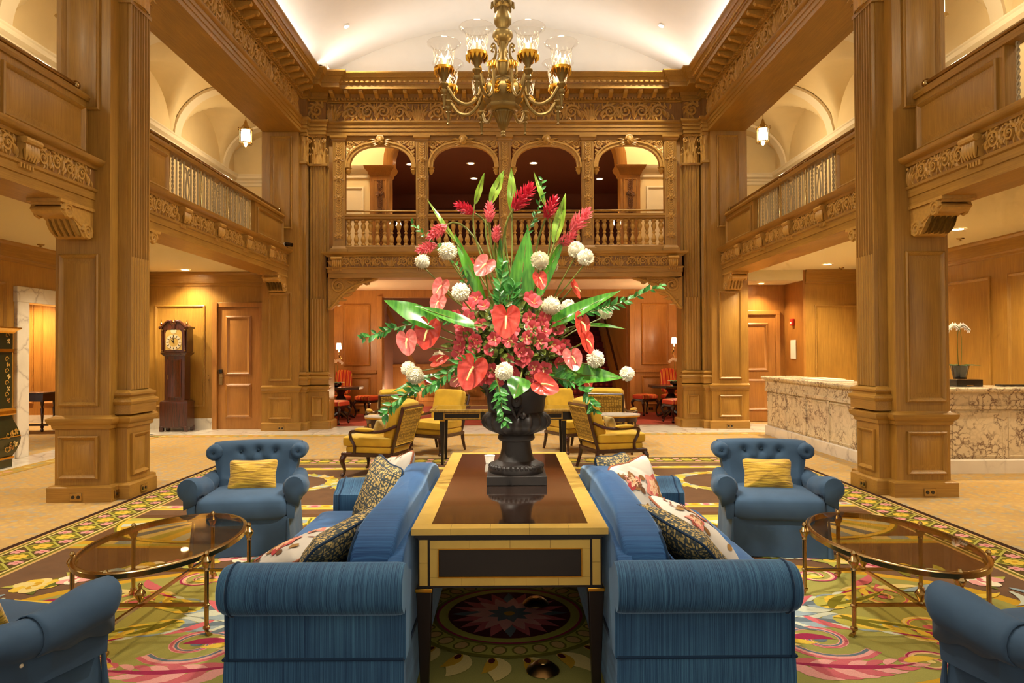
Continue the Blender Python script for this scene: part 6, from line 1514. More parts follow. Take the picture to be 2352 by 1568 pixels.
# ------------------------------------------------------------------ stair hall furniture
RSTR, nt, b = nmat('red_gold_stripe'); v = coords(nt, (1, 1, 1)); wv = N(nt, 'TexWave'); wv.inputs['Scale'].default_value = 3.6; wv.bands_direction = 'X'; nt.links.new(v, wv.inputs['Vector'])
nt.links.new(ramp(nt, wv.outputs[0], [(0.0, srgb(150, 22, 16)), (0.42, srgb(178, 34, 20)), (0.5, srgb(196, 150, 40)), (0.78, srgb(176, 132, 38)), (0.86, srgb(190, 60, 24))]), b.inputs['Base Color']); b.inputs['Roughness'].default_value = 0.7
def stool(loc, rz, label, back=False):
    t = thing('side_chair' if back else 'stool', label, 'chair' if back else 'stool', loc, rz, 'red and gold striped seats')
    q = MB(); sq(q, (0, 0, 0.41), 0.46, 0.42, 0.12, 0.5, 0.3, 32, 10); q.build('seat', RSTR, t); MB().box(-0.2, 0.2, -0.18, 0.18, 0.31, 0.37).build('seat_rail', DARK, t, bevel=0.01)
    for (x, y) in ((-1, -1), (1, -1), (-1, 1), (1, 1)):
        MB().tube(spline([(x*0.18, y*0.16, 0.34), (x*0.215, y*0.19, 0.27), (x*0.18, y*0.165, 0.13), (x*0.185, y*0.17, 0.04), (x*0.20, y*0.185, 0.015)], 4), [0.03, 0.032, 0.034, 0.033, 0.03, 0.027, 0.024, 0.021, 0.018, 0.016, 0.015, 0.015, 0.016, 0.02, 0.026, 0.03, 0.026], 8).build('leg', DARK, t)
    if back:
        q = MB(); sq(q, (0, 0, 0), 0.42, 0.09, 0.56, 0.5, 0.5, 28, 14); q.tf(T(0, 0.2, 0.76) @ Rx(-0.15)); q.build('backrest', RSTR, t)
    return t
for s in (-1, 1):
    side = 'left' if s < 0 else 'right'
    t = thing('library_table', 'dark carved table with an orchid in the %s of the stair hall' % side, 'table', (s*3.52, 14.85, 0.012))
    MB().prism([(-0.42, -0.38), (0.20, -0.38), (0.42, -0.1), (0.42, 0.38), (-0.42, 0.38)] if s < 0 else [(0.42, -0.38), (-0.20, -0.38), (-0.42, -0.1), (-0.42, 0.38), (0.42, 0.38)], 'XY', 0.64, 0.70).build('top', DARK, t, bevel=0.008)
    MB().lathe([(0.12, 0.08), (0.06, 0.14), (0.09, 0.22), (0.14, 0.34), (0.12, 0.45), (0.06, 0.52), (0.1, 0.60), (0.2, 0.64)], seg=16).build('pedestal', DARK, t)
    for k in range(4):
        a = PI/4+k*PI/2; MB().tube([(0.03*math.cos(a), 0.03*math.sin(a), 0.16), (0.2*math.cos(a), 0.2*math.sin(a), 0.09), (0.34*math.cos(a), 0.34*math.sin(a), 0.025)], [0.045, 0.04, 0.025], 8).build('foot', DARK, t)
    moth_orchid((s*3.56, 14.62, 0.714), 'white orchid in a black bowl on the %s stair hall table' % side, 0.3*s, 0.95)
    stool((s*3.42, 14.0, 0.012), 0.35*s, 'red and gold striped stool in front of the %s stair hall table' % side)
    stool((s*3.10, 15.55, 0.012), 0.5*s, 'red and gold striped stool by the %s panelled wall' % side)
    stool((s*3.72, 15.5, 0.012), 0.3*s, 'red and gold striped chair behind the %s orchid' % side, True)
outlet((-3.46, 16.199, 0.05), 0, 'brass outlet on the left stair hall wall'); outlet((3.36, 16.199, 0.06), 0, 'pale outlet on the right stair hall wall')
# brass floor sockets under the long desk
for (x, y, lab) in ((0.19, 3.99, 'round brass floor socket under the desk, farther one'), (0.19, 3.16, 'round brass floor socket under the desk, nearer one')):
    t = thing('floor_socket', lab, 'socket', (x, y, 0.012), group='brass floor sockets')
    MB().lathe([(0.075, 0), (0.072, 0.008), (0.045, 0.03), (0.036, 0.034), (0, 0.034)], seg=28).build('dome', plain('aged_bronze'+lab[-12:], srgb(120, 88, 50), 0.35, 1.0), t); MB().lathe([(0.022, 0.0345), (0.02, 0.037), (0, 0.037)], seg=16).build('cap', BRASS, t)
# ================================================================== the big patterned rug: woven shapes laid as thin dyed pieces
RX0, RX1, RY0, RY1 = -3.71, 3.72, -1.6, 9.46
rug = thing('area_rug', 'vast patterned rug with green medallion, brown field and flowered border', 'rug', (0, 0, 0))
MB().box(RX0, RX1, RY0, RY1, 0.0, 0.005).build('pile', fabric('rug_brown', srgb(104, 72, 44), 0.95, 0.1, 350, 0.12, 0.4), rug)
pat = MB(); PZL = [0.0052]
def lay(): PZL[0] += 4e-6; return PZL[0]
PAL = dict(brown=(104, 72, 44), dark=(56, 34, 22), olive=(112, 104, 30), lime=(172, 164, 74), green=(150, 144, 76), cream=(214, 190, 120), tan=(196, 158, 96), yellow=(214, 178, 66), gold=(190, 146, 40),
           pink=(214, 150, 140), rose=(190, 96, 100), mag=(150, 44, 74), wine=(74, 16, 24), blue=(140, 154, 158), slate=(98, 110, 118), pale=(188, 190, 168), white=(226, 212, 180), dgreen=(96, 96, 40), bark=(88, 70, 34))
PAL = {k: srgb(*v)[:3] for k, v in PAL.items()}
def poly(pts, col): z = lay(); pat.col = PAL[col]; pat.add([(p[0], p[1], z) for p in pts], [tuple(range(len(pts)))])
def rect(x0, x1, y0, y1, col): poly([(x0, y0), (x1, y0), (x1, y1), (x0, y1)], col)
def ell(cx, cy, a, b, col, n=28, rot=0):
    poly([(cx+a*math.cos(2*PI*k/n)*math.cos(rot)-b*math.sin(2*PI*k/n)*math.sin(rot), cy+a*math.cos(2*PI*k/n)*math.sin(rot)+b*math.sin(2*PI*k/n)*math.cos(rot)) for k in range(n)], col)
def strip(pts, wid, col):
    z = lay(); n = len(pts); vs = []; pat.col = PAL[col]
    for i, p in enumerate(pts):
        a, b = pts[max(0, i-1)], pts[min(n-1, i+1)]; dx, dy = b[0]-a[0], b[1]-a[1]; l = math.hypot(dx, dy) or 1
        w_ = wid[i] if isinstance(wid, list) else wid
        vs += [(p[0]-dy/l*w_/2, p[1]+dx/l*w_/2, z), (p[0]+dy/l*w_/2, p[1]-dx/l*w_/2, z)]
    pat.add(vs, [(2*i, 2*i+1, 2*i+3, 2*i+2) for i in range(n-1)])
def feather(x, y, a, L, W, curl, col, n=9, teeth=0.0):
    pts = []; wd = []; px, py = x, y
    for i in range(n+1):
        t_ = i/n; pts.append((px, py)); wd.append(W*max(0.03, math.sin(PI*(0.12+0.88*t_)))*(1-teeth*(i % 2)))
        px += math.cos(a)*L/n; py += math.sin(a)*L/n; a += curl/n*(0.5+t_)
    strip(pts, wd, col)
def plume(x, y, a, L, curl, cols, flip=1):
    """acanthus plume: overlapping lobes down one curved rib"""
    n = 7; px, py = x, y
    for i in range(n):
        t_ = i/n; s_ = L*0.42*(1-0.55*t_)
        feather(px, py, a+flip*0.9, s_, s_*0.36, -flip*1.1, cols[i % 2], teeth=0.12); feather(px, py, a-flip*0.55, s_*0.7, s_*0.26, flip*0.9, cols[(i+1) % 2])
        px += math.cos(a)*L/n; py += math.sin(a)*L/n; a += curl/n
    feather(x, y, a-curl, L, L*0.07, curl, cols[2]); feather(px-math.cos(a)*L*0.1, py-math.sin(a)*L*0.1, a, L*0.3, L*0.1, flip*0.9, cols[3])
def spiral(cx, cy, R, a0, d, cols, turns=1.6):
    for (off, w_, c_) in ((0.0, 0.30, cols[0]), (0.10, 0.10, cols[1]), (-0.10, 0.08, cols[2])):
        pts = []; wd = []
        for i in range(31):
            t_ = i/30; r = R*(1-0.84*t_**0.85)*(1+off); a = a0+d*turns*2*PI*t_; pts.append((cx+r*math.cos(a), cy+r*math.sin(a))); wd.append(R*w_*(1-0.6*t_))
        strip(pts, wd, c_)
    ell(cx, cy, R*0.14, R*0.14, cols[2], 12)
def rose(cx, cy, r, cols, seed=0):
    rr = random.Random(seed)
    for k in range(7): a = k*0.9+rr.random(); ell(cx+r*0.55*math.cos(a), cy+r*0.55*math.sin(a), r*0.5, r*0.42, cols[k % 2], 10, a)
    for k in range(5): a = k*1.25+rr.random(); ell(cx+r*0.22*math.cos(a), cy+r*0.22*math.sin(a), r*0.3, r*0.2, cols[2 if k % 2 else 1], 8, a)
    ell(cx, cy, r*0.14, r*0.14, cols[2], 8)
def blossom(cx, cy, r, col, col2, n=6):
    for k in range(n): a = 2*PI*k/n; ell(cx+r*0.6*math.cos(a), cy+r*0.6*math.sin(a), r*0.48, r*0.34, col, 8, a)
    ell(cx, cy, r*0.3, r*0.3, col2, 8)
# ---- border
x0, x1, y0, y1 = RX0, RX1, RY0, RY1
def frame(d0, d1, col):
    rect(x0+d0, x0+d1, y0+d0, y1-d0, col); rect(x1-d1, x1-d0, y0+d0, y1-d0, col); rect(x0+d0, x1-d0, y1-d1, y1-d0, col)
for (d0, d1, c_) in ((0, 0.055, 'dark'), (0.055, 0.078, 'tan'), (0.078, 0.102, 'olive'), (0.102, 0.118, 'cream'), (0.118, 0.40, 'olive'), (0.40, 0.418, 'cream'), (0.418, 0.445, 'olive'), (0.445, 0.472, 'tan')): frame(d0, d1, c_)
for xc, lo in ((x0+0.259, 2.4), (x1-0.259, 2.4)):
    rect(xc-0.141, xc+0.141, lo, y1-0.4, 'bark')
    n = int((y1-0.45-lo)/0.272)
    for k in range(n):
        yc = lo+0.136+k*0.272
        poly([(xc, yc-0.136), (xc+0.141, yc), (xc, yc+0.136), (xc-0.141, yc)], 'lime'); poly([(xc, yc-0.112), (xc+0.116, yc), (xc, yc+0.112), (xc-0.116, yc)], 'olive')
        if yc > 3.5: blossom(xc, yc, 0.066, 'yellow', 'gold', 8)
        else: ell(xc, yc, 0.06, 0.06, 'yellow', 10)
        for s in (-1, 1): blossom(xc+s*0.088, yc+0.136, 0.05, 'pink', 'rose', 6)
n = 26
rect(x0+0.4, x1-0.4, y1-0.40, y1-0.118, 'bark')
for k in range(n):
    xc = lerp(x0+0.45, x1-0.45, (k+0.5)/n); yc = y1-0.259
    poly([(xc-0.13, yc), (xc, yc-0.136), (xc+0.13, yc), (xc, yc+0.136)], 'lime'); poly([(xc-0.105, yc), (xc, yc-0.11), (xc+0.105, yc), (xc, yc+0.11)], 'olive'); ell(xc, yc, 0.07, 0.06, 'yellow', 10); ell(xc+0.13, yc+0.09, 0.045, 0.04, 'pink', 8); ell(xc+0.13, yc-0.09, 0.045, 0.04, 'pink', 8)
MXR, MYR = 0.04, 3.85
ix0, ix1 = x0+0.472, x1-0.472
PZL[0] = 0.0052
# ---- cross band with ribbed swags
YB0, YB1 = 5.20, 6.25
rect(ix0, ix1, YB0, YB0+0.05, 'gold'); rect(ix0, ix1, YB0+0.05, YB0+0.11, 'lime')
n = 46
for k in range(n):
    a, b = lerp(ix0, ix1, k/n), lerp(ix0, ix1, (k+1)/n); rect(a, b, YB0+0.11, YB0+0.20, ('gold', 'cream', 'blue', 'yellow', 'cream', 'mag')[k % 6])
rect(ix0, ix1, YB0+0.20, YB1, 'brown')
for (cx, hw) in ((-2.45, 0.80), (2.50, 0.80), (-0.85, 0.80), (0.90, 0.80)):
    nS = 22
    for k in range(nS):
        a0, a1 = PI*k/nS, PI*(k+1)/nS
        pts = [(cx+hw*0.22*math.cos(a0), YB1-0.12-0.10*math.sin(a0)), (cx+hw*math.cos(a0), YB1-0.12-0.74*math.sin(a0)), (cx+hw*math.cos(a1), YB1-0.12-0.74*math.sin(a1)), (cx+hw*0.22*math.cos(a1), YB1-0.12-0.10*math.sin(a1))]
        poly(pts, ('cream', 'blue', 'gold', 'pale', 'yellow', 'lime', 'cream', 'slate')[k % 8])
    arcp = [(cx+hw*1.03*math.cos(PI*k/24), YB1-0.12-0.77*math.sin(PI*k/24)) for k in range(25)]; strip(arcp, 0.05, 'yellow'); strip([(p[0], p[1]-0.035) for p in arcp], 0.02, 'olive')
    for s in (-1, 1):
        for j in range(6): feather(cx+s*0.05, YB1-0.1, PI/2+s*(0.3+0.26*j), 0.34, 0.10, -s*0.8, ('mag', 'rose', 'yellow', 'cream', 'mag', 'olive')[j])
rect(ix0, ix1, YB1+0.18, YB1+0.23, 'yellow'); rect(ix0, ix1, YB1+0.23, YB1+0.26, 'lime')
n = 60
for k in range(n):
    a, b = lerp(ix0, ix1, k/n), lerp(ix0, ix1, (k+1)/n); rect(a, b, YB1+0.26, YB1+0.36, ('cream', 'pink', 'yellow', 'pale')[k % 4]); ell((a+b)/2, YB1+0.31, 0.035, 0.03, ('gold', 'rose')[k % 2], 8)
PZL[0] = 0.0054
# ---- far field: gold laurel rings on brown
for cx in (-2.5, -1.25, 0.0, 1.25, 2.5):
    for (rx, ry) in ((0.62, 0.56),):
        for k in range(26):
            a = 2*PI*k/26; feather(cx+rx*math.cos(a), 7.72+ry*math.sin(a), a+PI/2+0.35, 0.30, 0.13, 0.5, ('yellow', 'cream', 'gold', 'pale', 'blue')[k % 5])
            feather(cx+rx*0.88*math.cos(a), 7.72+ry*0.88*math.sin(a), a+PI/2-0.4, 0.22, 0.08, -0.5, ('cream', 'lime', 'yellow')[k % 3])
    blossom(cx, 7.72, 0.2, 'rose', 'yellow', 8); blossom(cx, 7.72, 0.11, 'pink', 'gold', 6)
rect(ix0, ix1, 8.56, 8.62, 'yellow'); rect(ix0, ix1, 8.62, 8.72, 'lime')
for k in range(34):
    xx = lerp(ix0, ix1, (k+0.5)/34); feather(xx-0.1, 8.67, 0, 0.2, 0.09, 0.5*(-1)**k, ('cream', 'yellow', 'pink')[k % 3])
PZL[0] = 0.0053
# ---- central green cartouche
ell(MXR, MYR, 2.96, 1.10, 'gold', 90); ell(MXR, MYR, 2.86, 1.04, 'green', 90)
for (sx, sy) in ((-1, -1), (1, -1), (-1, 1), (1, 1)):
    X_ = lambda x: MXR+sx*x
    Y_ = lambda y: MYR+sy*y
    def ang(a):
        v_ = Vector((math.cos(a)*sx, math.sin(a)*sy)); return math.atan2(v_.y, v_.x)
    f_ = sx*sy
    for (cx, cy, R, a0, d, cols) in ((1.55, 0.36, 0.24, 0.6, 1, ('pink', 'rose', 'slate')), (2.18, 0.22, 0.20, 2.6, -1, ('yellow', 'cream', 'rose')), (1.95, 0.62, 0.14, 1.0, -1, ('pink', 'mag', 'cream')), (0.95, 0.78, 0.15, 0.2, 1, ('cream', 'yellow', 'slate')), (2.55, 0.20, 0.12, 0.5, 1, ('pink', 'rose', 'olive'))):
        spiral(X_(cx), Y_(cy), R, ang(a0), d*f_, cols)
    plume(X_(0.75), Y_(0.22), ang(0.35), 0.75, f_*-0.5, ('yellow', 'cream', 'gold', 'mag'), f_)
    plume(X_(1.15), Y_(0.10), ang(-0.05), 0.9, f_*0.6, ('blue', 'pale', 'slate', 'mag'), -f_)
    plume(X_(1.30), Y_(0.62), ang(0.25), 0.6, f_*-0.7, ('pink', 'rose', 'mag', 'yellow'), f_)
    plume(X_(1.75), Y_(0.08), ang(0.3), 0.55, f_*0.5, ('lime', 'yellow', 'olive', 'rose'), f_)
    plume(X_(0.62), Y_(0.62), ang(0.75), 0.42, f_*0.5, ('pink', 'cream', 'mag', 'blue'), -f_)
    for k in range(5): feather(X_(2.1+0.13*k), Y_(0.42-0.05*k), ang(0.5-0.15*k), 0.3, 0.07, f_*0.9*(-1)**k, ('rose', 'cream', 'blue', 'mag', 'yellow')[k])
    for k in range(4): feather(X_(1.2+0.2*k), Y_(0.05), ang(1.1), 0.28, 0.06, f_*-0.8, ('mag', 'slate', 'rose', 'olive')[k])
    # garlands of roses on the brown
    for k in range(9):
        t_ = k/8; gx = lerp(2.95, 1.55, t_); gy = 0.50+0.62*math.sin(t_*PI*0.5)+0.02; 
        for j in range(3): a = ang(2.2*j+k); feather(X_(gx), Y_(gy), a, 0.2, 0.07, 0.7, ('lime', 'olive', 'dgreen')[j])
        rose(X_(gx), Y_(gy), 0.105+0.03*(k % 3 == 0), (('yellow', 'cream', 'gold'), ('pink', 'white', 'rose'), ('blue', 'pale', 'slate'), ('yellow', 'white', 'gold'), ('rose', 'pink', 'mag'))[(k+(sx > 0)) % 5], k)
    feather(X_(3.02), Y_(0.36), ang(-1.0), 0.35, 0.06, f_*1.6, 'blue'); feather(X_(2.98), Y_(0.30), ang(-1.5), 0.3, 0.05, -f_*1.8, 'pale')
PZL[0] = max(PZL[0], 0.0080)
# ---- centre medallion
for k in range(22):
    a = 2*PI*k/22; plc = (MXR+0.56*math.cos(a), MYR+0.56*math.sin(a)); feather(plc[0], plc[1], a+0.5, 0.24, 0.12, -0.9, 'cream'); feather(plc[0], plc[1], a+0.15, 0.17, 0.06, -0.9, 'gold'); ell(plc[0]+0.03*math.cos(a), plc[1]+0.03*math.sin(a), 0.028, 0.016, 'wine', 8, a)
ell(MXR, MYR, 0.56, 0.56, 'olive', 48); ell(MXR, MYR, 0.53, 0.53, 'lime', 48)
for k in range(30): a = 2*PI*k/30; ell(MXR+0.475*math.cos(a), MYR+0.475*math.sin(a), 0.052, 0.04, 'olive', 10, a); ell(MXR+0.475*math.cos(a), MYR+0.475*math.sin(a), 0.04, 0.03, 'tan', 10, a)
ell(MXR, MYR, 0.42, 0.42, 'olive', 48); ell(MXR, MYR, 0.40, 0.40, 'mag', 48); ell(MXR, MYR, 0.385, 0.385, 'lime', 48); ell(MXR, MYR, 0.335, 0.335, 'wine', 48)
for k in range(20): a = 2*PI*k/20; feather(MXR+0.05*math.cos(a), MYR+0.05*math.sin(a), a, 0.27, 0.075, 0.05, 'slate' if k % 5 == 0 else 'rose')
for k in range(14): a = 2*PI*k/14+0.1; feather(MXR+0.04*math.cos(a), MYR+0.04*math.sin(a), a, 0.20, 0.07, 0.05, 'pink')
for k in range(9): a = 2*PI*k/9; feather(MXR, MYR, a, 0.125, 0.06, 0.0, 'slate')
ell(MXR, MYR, 0.03, 0.03, 'gold', 12)
q = pat.build('woven_pattern', CTINT, rug, recalc=False, sharp=180); q['kind'] = 'stuff'
# ================================================================== chandelier
CHX, CHY = PX(1158, 7.0), 7.0
CHM = plain('olive_gilt_metal', srgb(140, 116, 68), 0.4, 0.8, var=0.1, scale=9)
t = thing('chandelier', 'bronze chandelier with glass hurricane shades and electric candles', 'chandelier', (CHX, CHY, 0))
W_ = lambda prof, seg=24, **k: MB().lathe(prof, seg=seg, **k)
W_([(0.0, 3.61), (0.03, 3.62), (0.02, 3.64), (0.028, 3.65), (0.02, 3.67), (0.045, 3.70)], 16).build('bottom_finial', CHM, t)
W_([(0.045, 3.70), (0.06, 3.76), (0.10, 3.84), (0.115, 3.855)], 96, lobes=[0.05, 0.14, 0.1, 0.0, 18]).build('fluted_drop', CHM, t, sharp=180)
W_([(0.115, 3.855), (0.15, 3.87), (0.17, 3.895), (0.175, 3.92), (0.16, 3.93), (0.165, 3.94)], 8).build('octagon_base', CHM, t)
W_([(0.165, 3.94), (0.20, 4.0), (0.215, 4.06), (0.205, 4.11), (0.175, 4.15), (0.13, 4.17)], 8).build('octagon_bowl', CHM, t)
for k in range(8):   # pierced gilt panels on the bowl
    a = PI/8+k*PI/4; pn = MB(); rosette(pn, (0, 0.0), 0.05, 0.012, 7)
    for s in (-1, 1): scroll(pn, s*0.035, 0.045, 0.022, s, 0.5, 1.3, 0.008, 0, 12); scroll(pn, s*0.03, -0.045, 0.02, -s, 0.5, 1.3, 0.008, 0, 12)
    for q in range(5): lobe(pn, 0, -0.02, -PI/2+(q-2)*0.4, 0.06, 0.02, 0.01, 0, 4)
    pn.tf(Rz(a-PI/2+PI) @ T(0, -0.198, 4.06) @ Rx(0.0)); pn.build('gilt_panel', GOLD, t)
W_([(0.13, 4.17), (0.10, 4.19), (0.085, 4.21), (0.10, 4.24), (0.105, 4.31), (0.115, 4.335), (0.10, 4.345), (0.06, 4.36), (0.045, 4.40), (0.04, 4.52), (0.05, 4.56), (0.085, 4.59), (0.105, 4.63), (0.10, 4.665), (0.075, 4.69), (0.05, 4.70), (0.055, 4.72), (0.085, 4.76), (0.09, 4.81), (0.07, 4.87), (0.06, 4.92), (0.09, 4.95), (0.05, 4.97), (0.03, 5.0), (0.025, 5.4)]).build('stem', CHM, t)
W_([(0.107, 4.325), (0.118, 4.33), (0.118, 4.345), (0.107, 4.35)]).build('gilt_collar', GOLD, t)
ch = MB()
for k in range(52):
    z0 = 5.38+k*0.042; a = (k % 2)*PI/2
    ch.tube([(0.014*math.cos(q*PI/4)*math.cos(a), 0.014*math.cos(q*PI/4)*math.sin(a), z0+0.028*math.sin(q*PI/4)) for q in range(9)], 0.005, 5, cap=False)
co = ch.build('chain', CHM, t)
W_([(0.12, VZ+VR-0.01), (0.11, VZ+VR-0.05), (0.04, VZ+VR-0.09), (0.03, VZ+VR-0.14)]).build('ceiling_rose', CHM, t)
lf = MB()
for k in range(8):
    a = k*PI/4; c_, s_ = math.cos(a), math.sin(a)
    lf.tube([(0.06*c_, 0.06*s_, 4.98), (0.10*c_, 0.10*s_, 4.96), (0.115*c_, 0.115*s_, 4.91)], [0.02, 0.025, 0.008], 6)
lf.build('crown_leaves', CHM, t)
for k in range(8):   # scrolled brackets around the stem
    a = k*PI/4+PI/8; c_, s_ = math.cos(a), math.sin(a); pl = [(0.11, 4.20), (0.15, 4.25), (0.13, 4.34), (0.085, 4.42), (0.075, 4.50), (0.10, 4.54), (0.125, 4.51), (0.105, 4.49)]
    MB().tube(spline([(r*c_, r*s_, z) for (r, z) in pl], 4), 0.010, 6).build('scroll_bracket', CHM, t)
RR = 0.62
# one arm with its cup, shade and candles, built along +x, shared by the eight
def arm_parts():
    P = []
    a = MB().tube(spline([(0.19, 0, 4.10), (0.235, 0, 4.20), (0.25, 0, 4.26), (0.23, 0, 4.14), (0.27, 0, 3.98), (0.38, 0, 3.89), (0.50, 0, 3.92), (0.58, 0, 4.02), (RR, 0, 4.06)], 5), 0.015, 8, flat=1.3); P.append(('arm', a.mesh('arm', CHM), None))
    lfm = MB()
    for q in range(5): lfm.tube(bez([(0.235, (q-2)*0.008, 4.22), (0.27, (q-2)*0.016, 4.33), (0.30, (q-2)*0.02, 4.22)], 6), [0.012, 0.014, 0.015, 0.015, 0.013, 0.01, 0.004], 6)
    P.append(('gilt_leaf', lfm.mesh('gilt_leaf', GOLD), None))
    b = MB().lathe([(0.0, 3.80), (0.012, 3.81), (0.016, 3.82), (0.006, 3.835), (0.012, 3.85), (0.018, 3.92), (0.03, 3.94), (0.018, 3.955), (0.034, 3.975), (0.036, 3.995), (0.016, 4.01), (0.03, 4.03), (0.045, 4.05), (0.045, 4.06), (0.02, 4.075), (0.028, 4.10), (0.06, 4.16), (0.085, 4.19), (0.085, 4.2), (0.0, 4.2)], (RR, 0, 0), 16); P.append(('cup', b.mesh('cup', CHM), None))
    g = MB().lathe([(0.09, 4.185), (0.098, 4.19), (0.098, 4.215), (0.09, 4.22), (0.085, 4.215)], (RR, 0, 0), 20)
    for q in range(14):
        a_ = 2*PI*q/14; x, y = RR+0.093*math.cos(a_), 0.093*math.sin(a_); g.tube([(x, y, 4.19), (x*1.0, y*1.0, 4.165), (RR+0.085*math.cos(a_), 0.085*math.sin(a_), 4.14)], [0.017, 0.015, 0.003], 6, flat=0.5)
    P.append(('gilt_gallery', g.mesh('gilt_gallery', GOLD), None))
    s = MB().lathe([(0.082, 4.215), (0.086, 4.24), (0.098, 4.30), (0.104, 4.36), (0.108, 4.40), (0.122, 4.432), (0.150, 4.452), (0.164, 4.455), (0.168, 4.450)], (RR, 0, 0), 32, cap=False)
    P.append(('glass_shade', s.mesh('glass_shade', GLASS, sharp=180), None))
    e = MB()   # cut diamond lattice engraved round the shade
    for d in (-1, 1):
        for q in range(14):
            pts = []
            for i in range(6):
                t_ = i/5; z = 4.255+0.125*t_; r = lerp(0.0895, 0.1065, t_); a_ = 2*PI*q/14+d*t_*0.75; pts.append((RR+r*math.cos(a_), r*math.sin(a_), z))
            e.tube(pts, 0.0011, 4, cap=False)
    P.append(('cut_lattice', e.mesh('cut_lattice', GLASSW), None))
    for q in range(3):
        a_ = q*2.094+0.5; x, y = RR+0.034*math.cos(a_), 0.034*math.sin(a_)
        c_ = MB().lathe([(0.012, 4.2), (0.012, 4.30), (0.006, 4.302)], (x, y, 0), 10); f_ = MB().lathe([(0.005, 4.302), (0.008, 4.315), (0.005, 4.335), (0.0, 4.35)], (x, y, 0), 8)
        P.append(('candle', c_.mesh('candle', TRIMW), f_.mesh('bulb', BULB)))
    return P
GLASSW = plain('engraved_glass', srgb(240, 232, 215), 0.3)
AP = arm_parts()
for k in range(8):
    a = PI/8+k*PI/4; M = Rz(a)
    ao = inst(AP[0][1], 'arm', t, M=M)
    for (nm, me, sub) in AP[1:]:
        o = inst(me, nm, ao)
        if sub: o2 = inst(sub, 'bulb', t, M=M)
    lamp('candle_light', 'POINT', (RR*math.cos(a), RR*math.sin(a), 4.40), 1.4, WARM, t, 0.03)
# ================================================================== the flower arrangement
def petal_mat(name, c0, c1, rough=0.4, coat=0.0, trans=0.25, scale=(30, 30, 30), bmp=0.0):
    m, nt, b = nmat(name); out = nt.nodes['Material Output']
    no = N(nt, 'TexNoise'); no.inputs['Scale'].default_value = 1; no.inputs['Detail'].default_value = 4; nt.links.new(coords(nt, scale), no.inputs['Vector'])
    c = ramp(nt, no.outputs[0], [(0.32, c0), (0.68, c1)]); nt.links.new(c, b.inputs['Base Color']); b.inputs['Roughness'].default_value = rough
    if coat: b.inputs['Coat Weight'].default_value = coat; b.inputs['Coat Roughness'].default_value = 0.12
    if bmp: bump(nt, no.outputs[0], b, bmp, 0.004)
    tr = N(nt, 'BsdfTranslucent'); nt.links.new(c, tr.inputs[0]); mx = N(nt, 'MixShader'); mx.inputs[0].default_value = trans
    nt.links.new(b.outputs[0], mx.inputs[1]); nt.links.new(tr.outputs[0], mx.inputs[2]); nt.links.new(mx.outputs[0], out.inputs[0]); return m
CORAL = petal_mat('coral_spathe', srgb(212, 60, 50), srgb(236, 92, 74), 0.3, 0.5); PINKS = petal_mat('pink_spathe', srgb(222, 96, 94), srgb(242, 146, 134), 0.3, 0.5)
SPAD = petal_mat('spadix', srgb(232, 206, 130), srgb(246, 228, 168), 0.5); MUM = petal_mat('mum_petal', srgb(238, 226, 186), srgb(250, 244, 224), 0.6, 0, 0.2)
GRED = petal_mat('ginger_red', srgb(168, 18, 44), srgb(214, 52, 70), 0.4); GPNK = petal_mat('ginger_pink', srgb(214, 76, 94), srgb(240, 138, 138), 0.4)
ALST = petal_mat('alstroemeria_petal', srgb(196, 42, 64), srgb(234, 108, 108), 0.5, 0, 0.25, (60, 60, 60)); ALSC = petal_mat('alstroemeria_throat', srgb(232, 170, 110), srgb(246, 214, 160), 0.5)
LEAF = petal_mat('glossy_leaf', srgb(44, 112, 26), srgb(96, 164, 48), 0.3, 0.35, 0.2, (60, 8, 8)); LEAFY = petal_mat('yellow_green_leaf', srgb(98, 150, 36), srgb(168, 196, 74), 0.35, 0.2, 0.25, (50, 6, 6))
RUSC = petal_mat('ruscus_leaf', srgb(34, 100, 34), srgb(86, 158, 70), 0.35, 0.2, 0.15); FILL = petal_mat('filler_leaf', srgb(44, 70, 18), srgb(130, 142, 58), 0.4, 0.2, 0.2, (45, 45, 45))
STEM = plain('flower_stem', srgb(112, 118, 44), 0.5, var=0.1)
MOUTH = Vector((0.084, 4.01, 1.27))
MUMP = 'white chrysanthemum bloom '
def stem_to(t, p, back, name='stem', r=0.0045, mat=None, sag=0.12, parent=None):
    """stem from behind the bloom down into the urn"""
    p = Vector(p); b = Vector(back).normalized(); m = MOUTH+Vector((rnd.uniform(-.08, .08), rnd.uniform(-.08, .08), rnd.uniform(-0.01, 0.03)))
    L = (p-m).length; pts = bez([p, p+b*L*0.25, m+(p-m)*0.25+Vector((0, 0, L*0.25)), m], 12)
    o = MB().tube([q-Vector(t.location) for q in pts], r, 6).build(name, mat or STEM, t); return o
def basis(n, tip):
    """matrix with local +y = normal towards viewer, +z = -tip direction"""
    n = Vector(n).normalized(); tip = Vector(tip); tip = (tip-n*tip.dot(n)).normalized(); x = tip.cross(n)
    return Matrix((( x.x, n.x, tip.x, 0), (x.y, n.y, tip.y, 0), (x.z, n.z, tip.z, 0), (0, 0, 0, 1)))
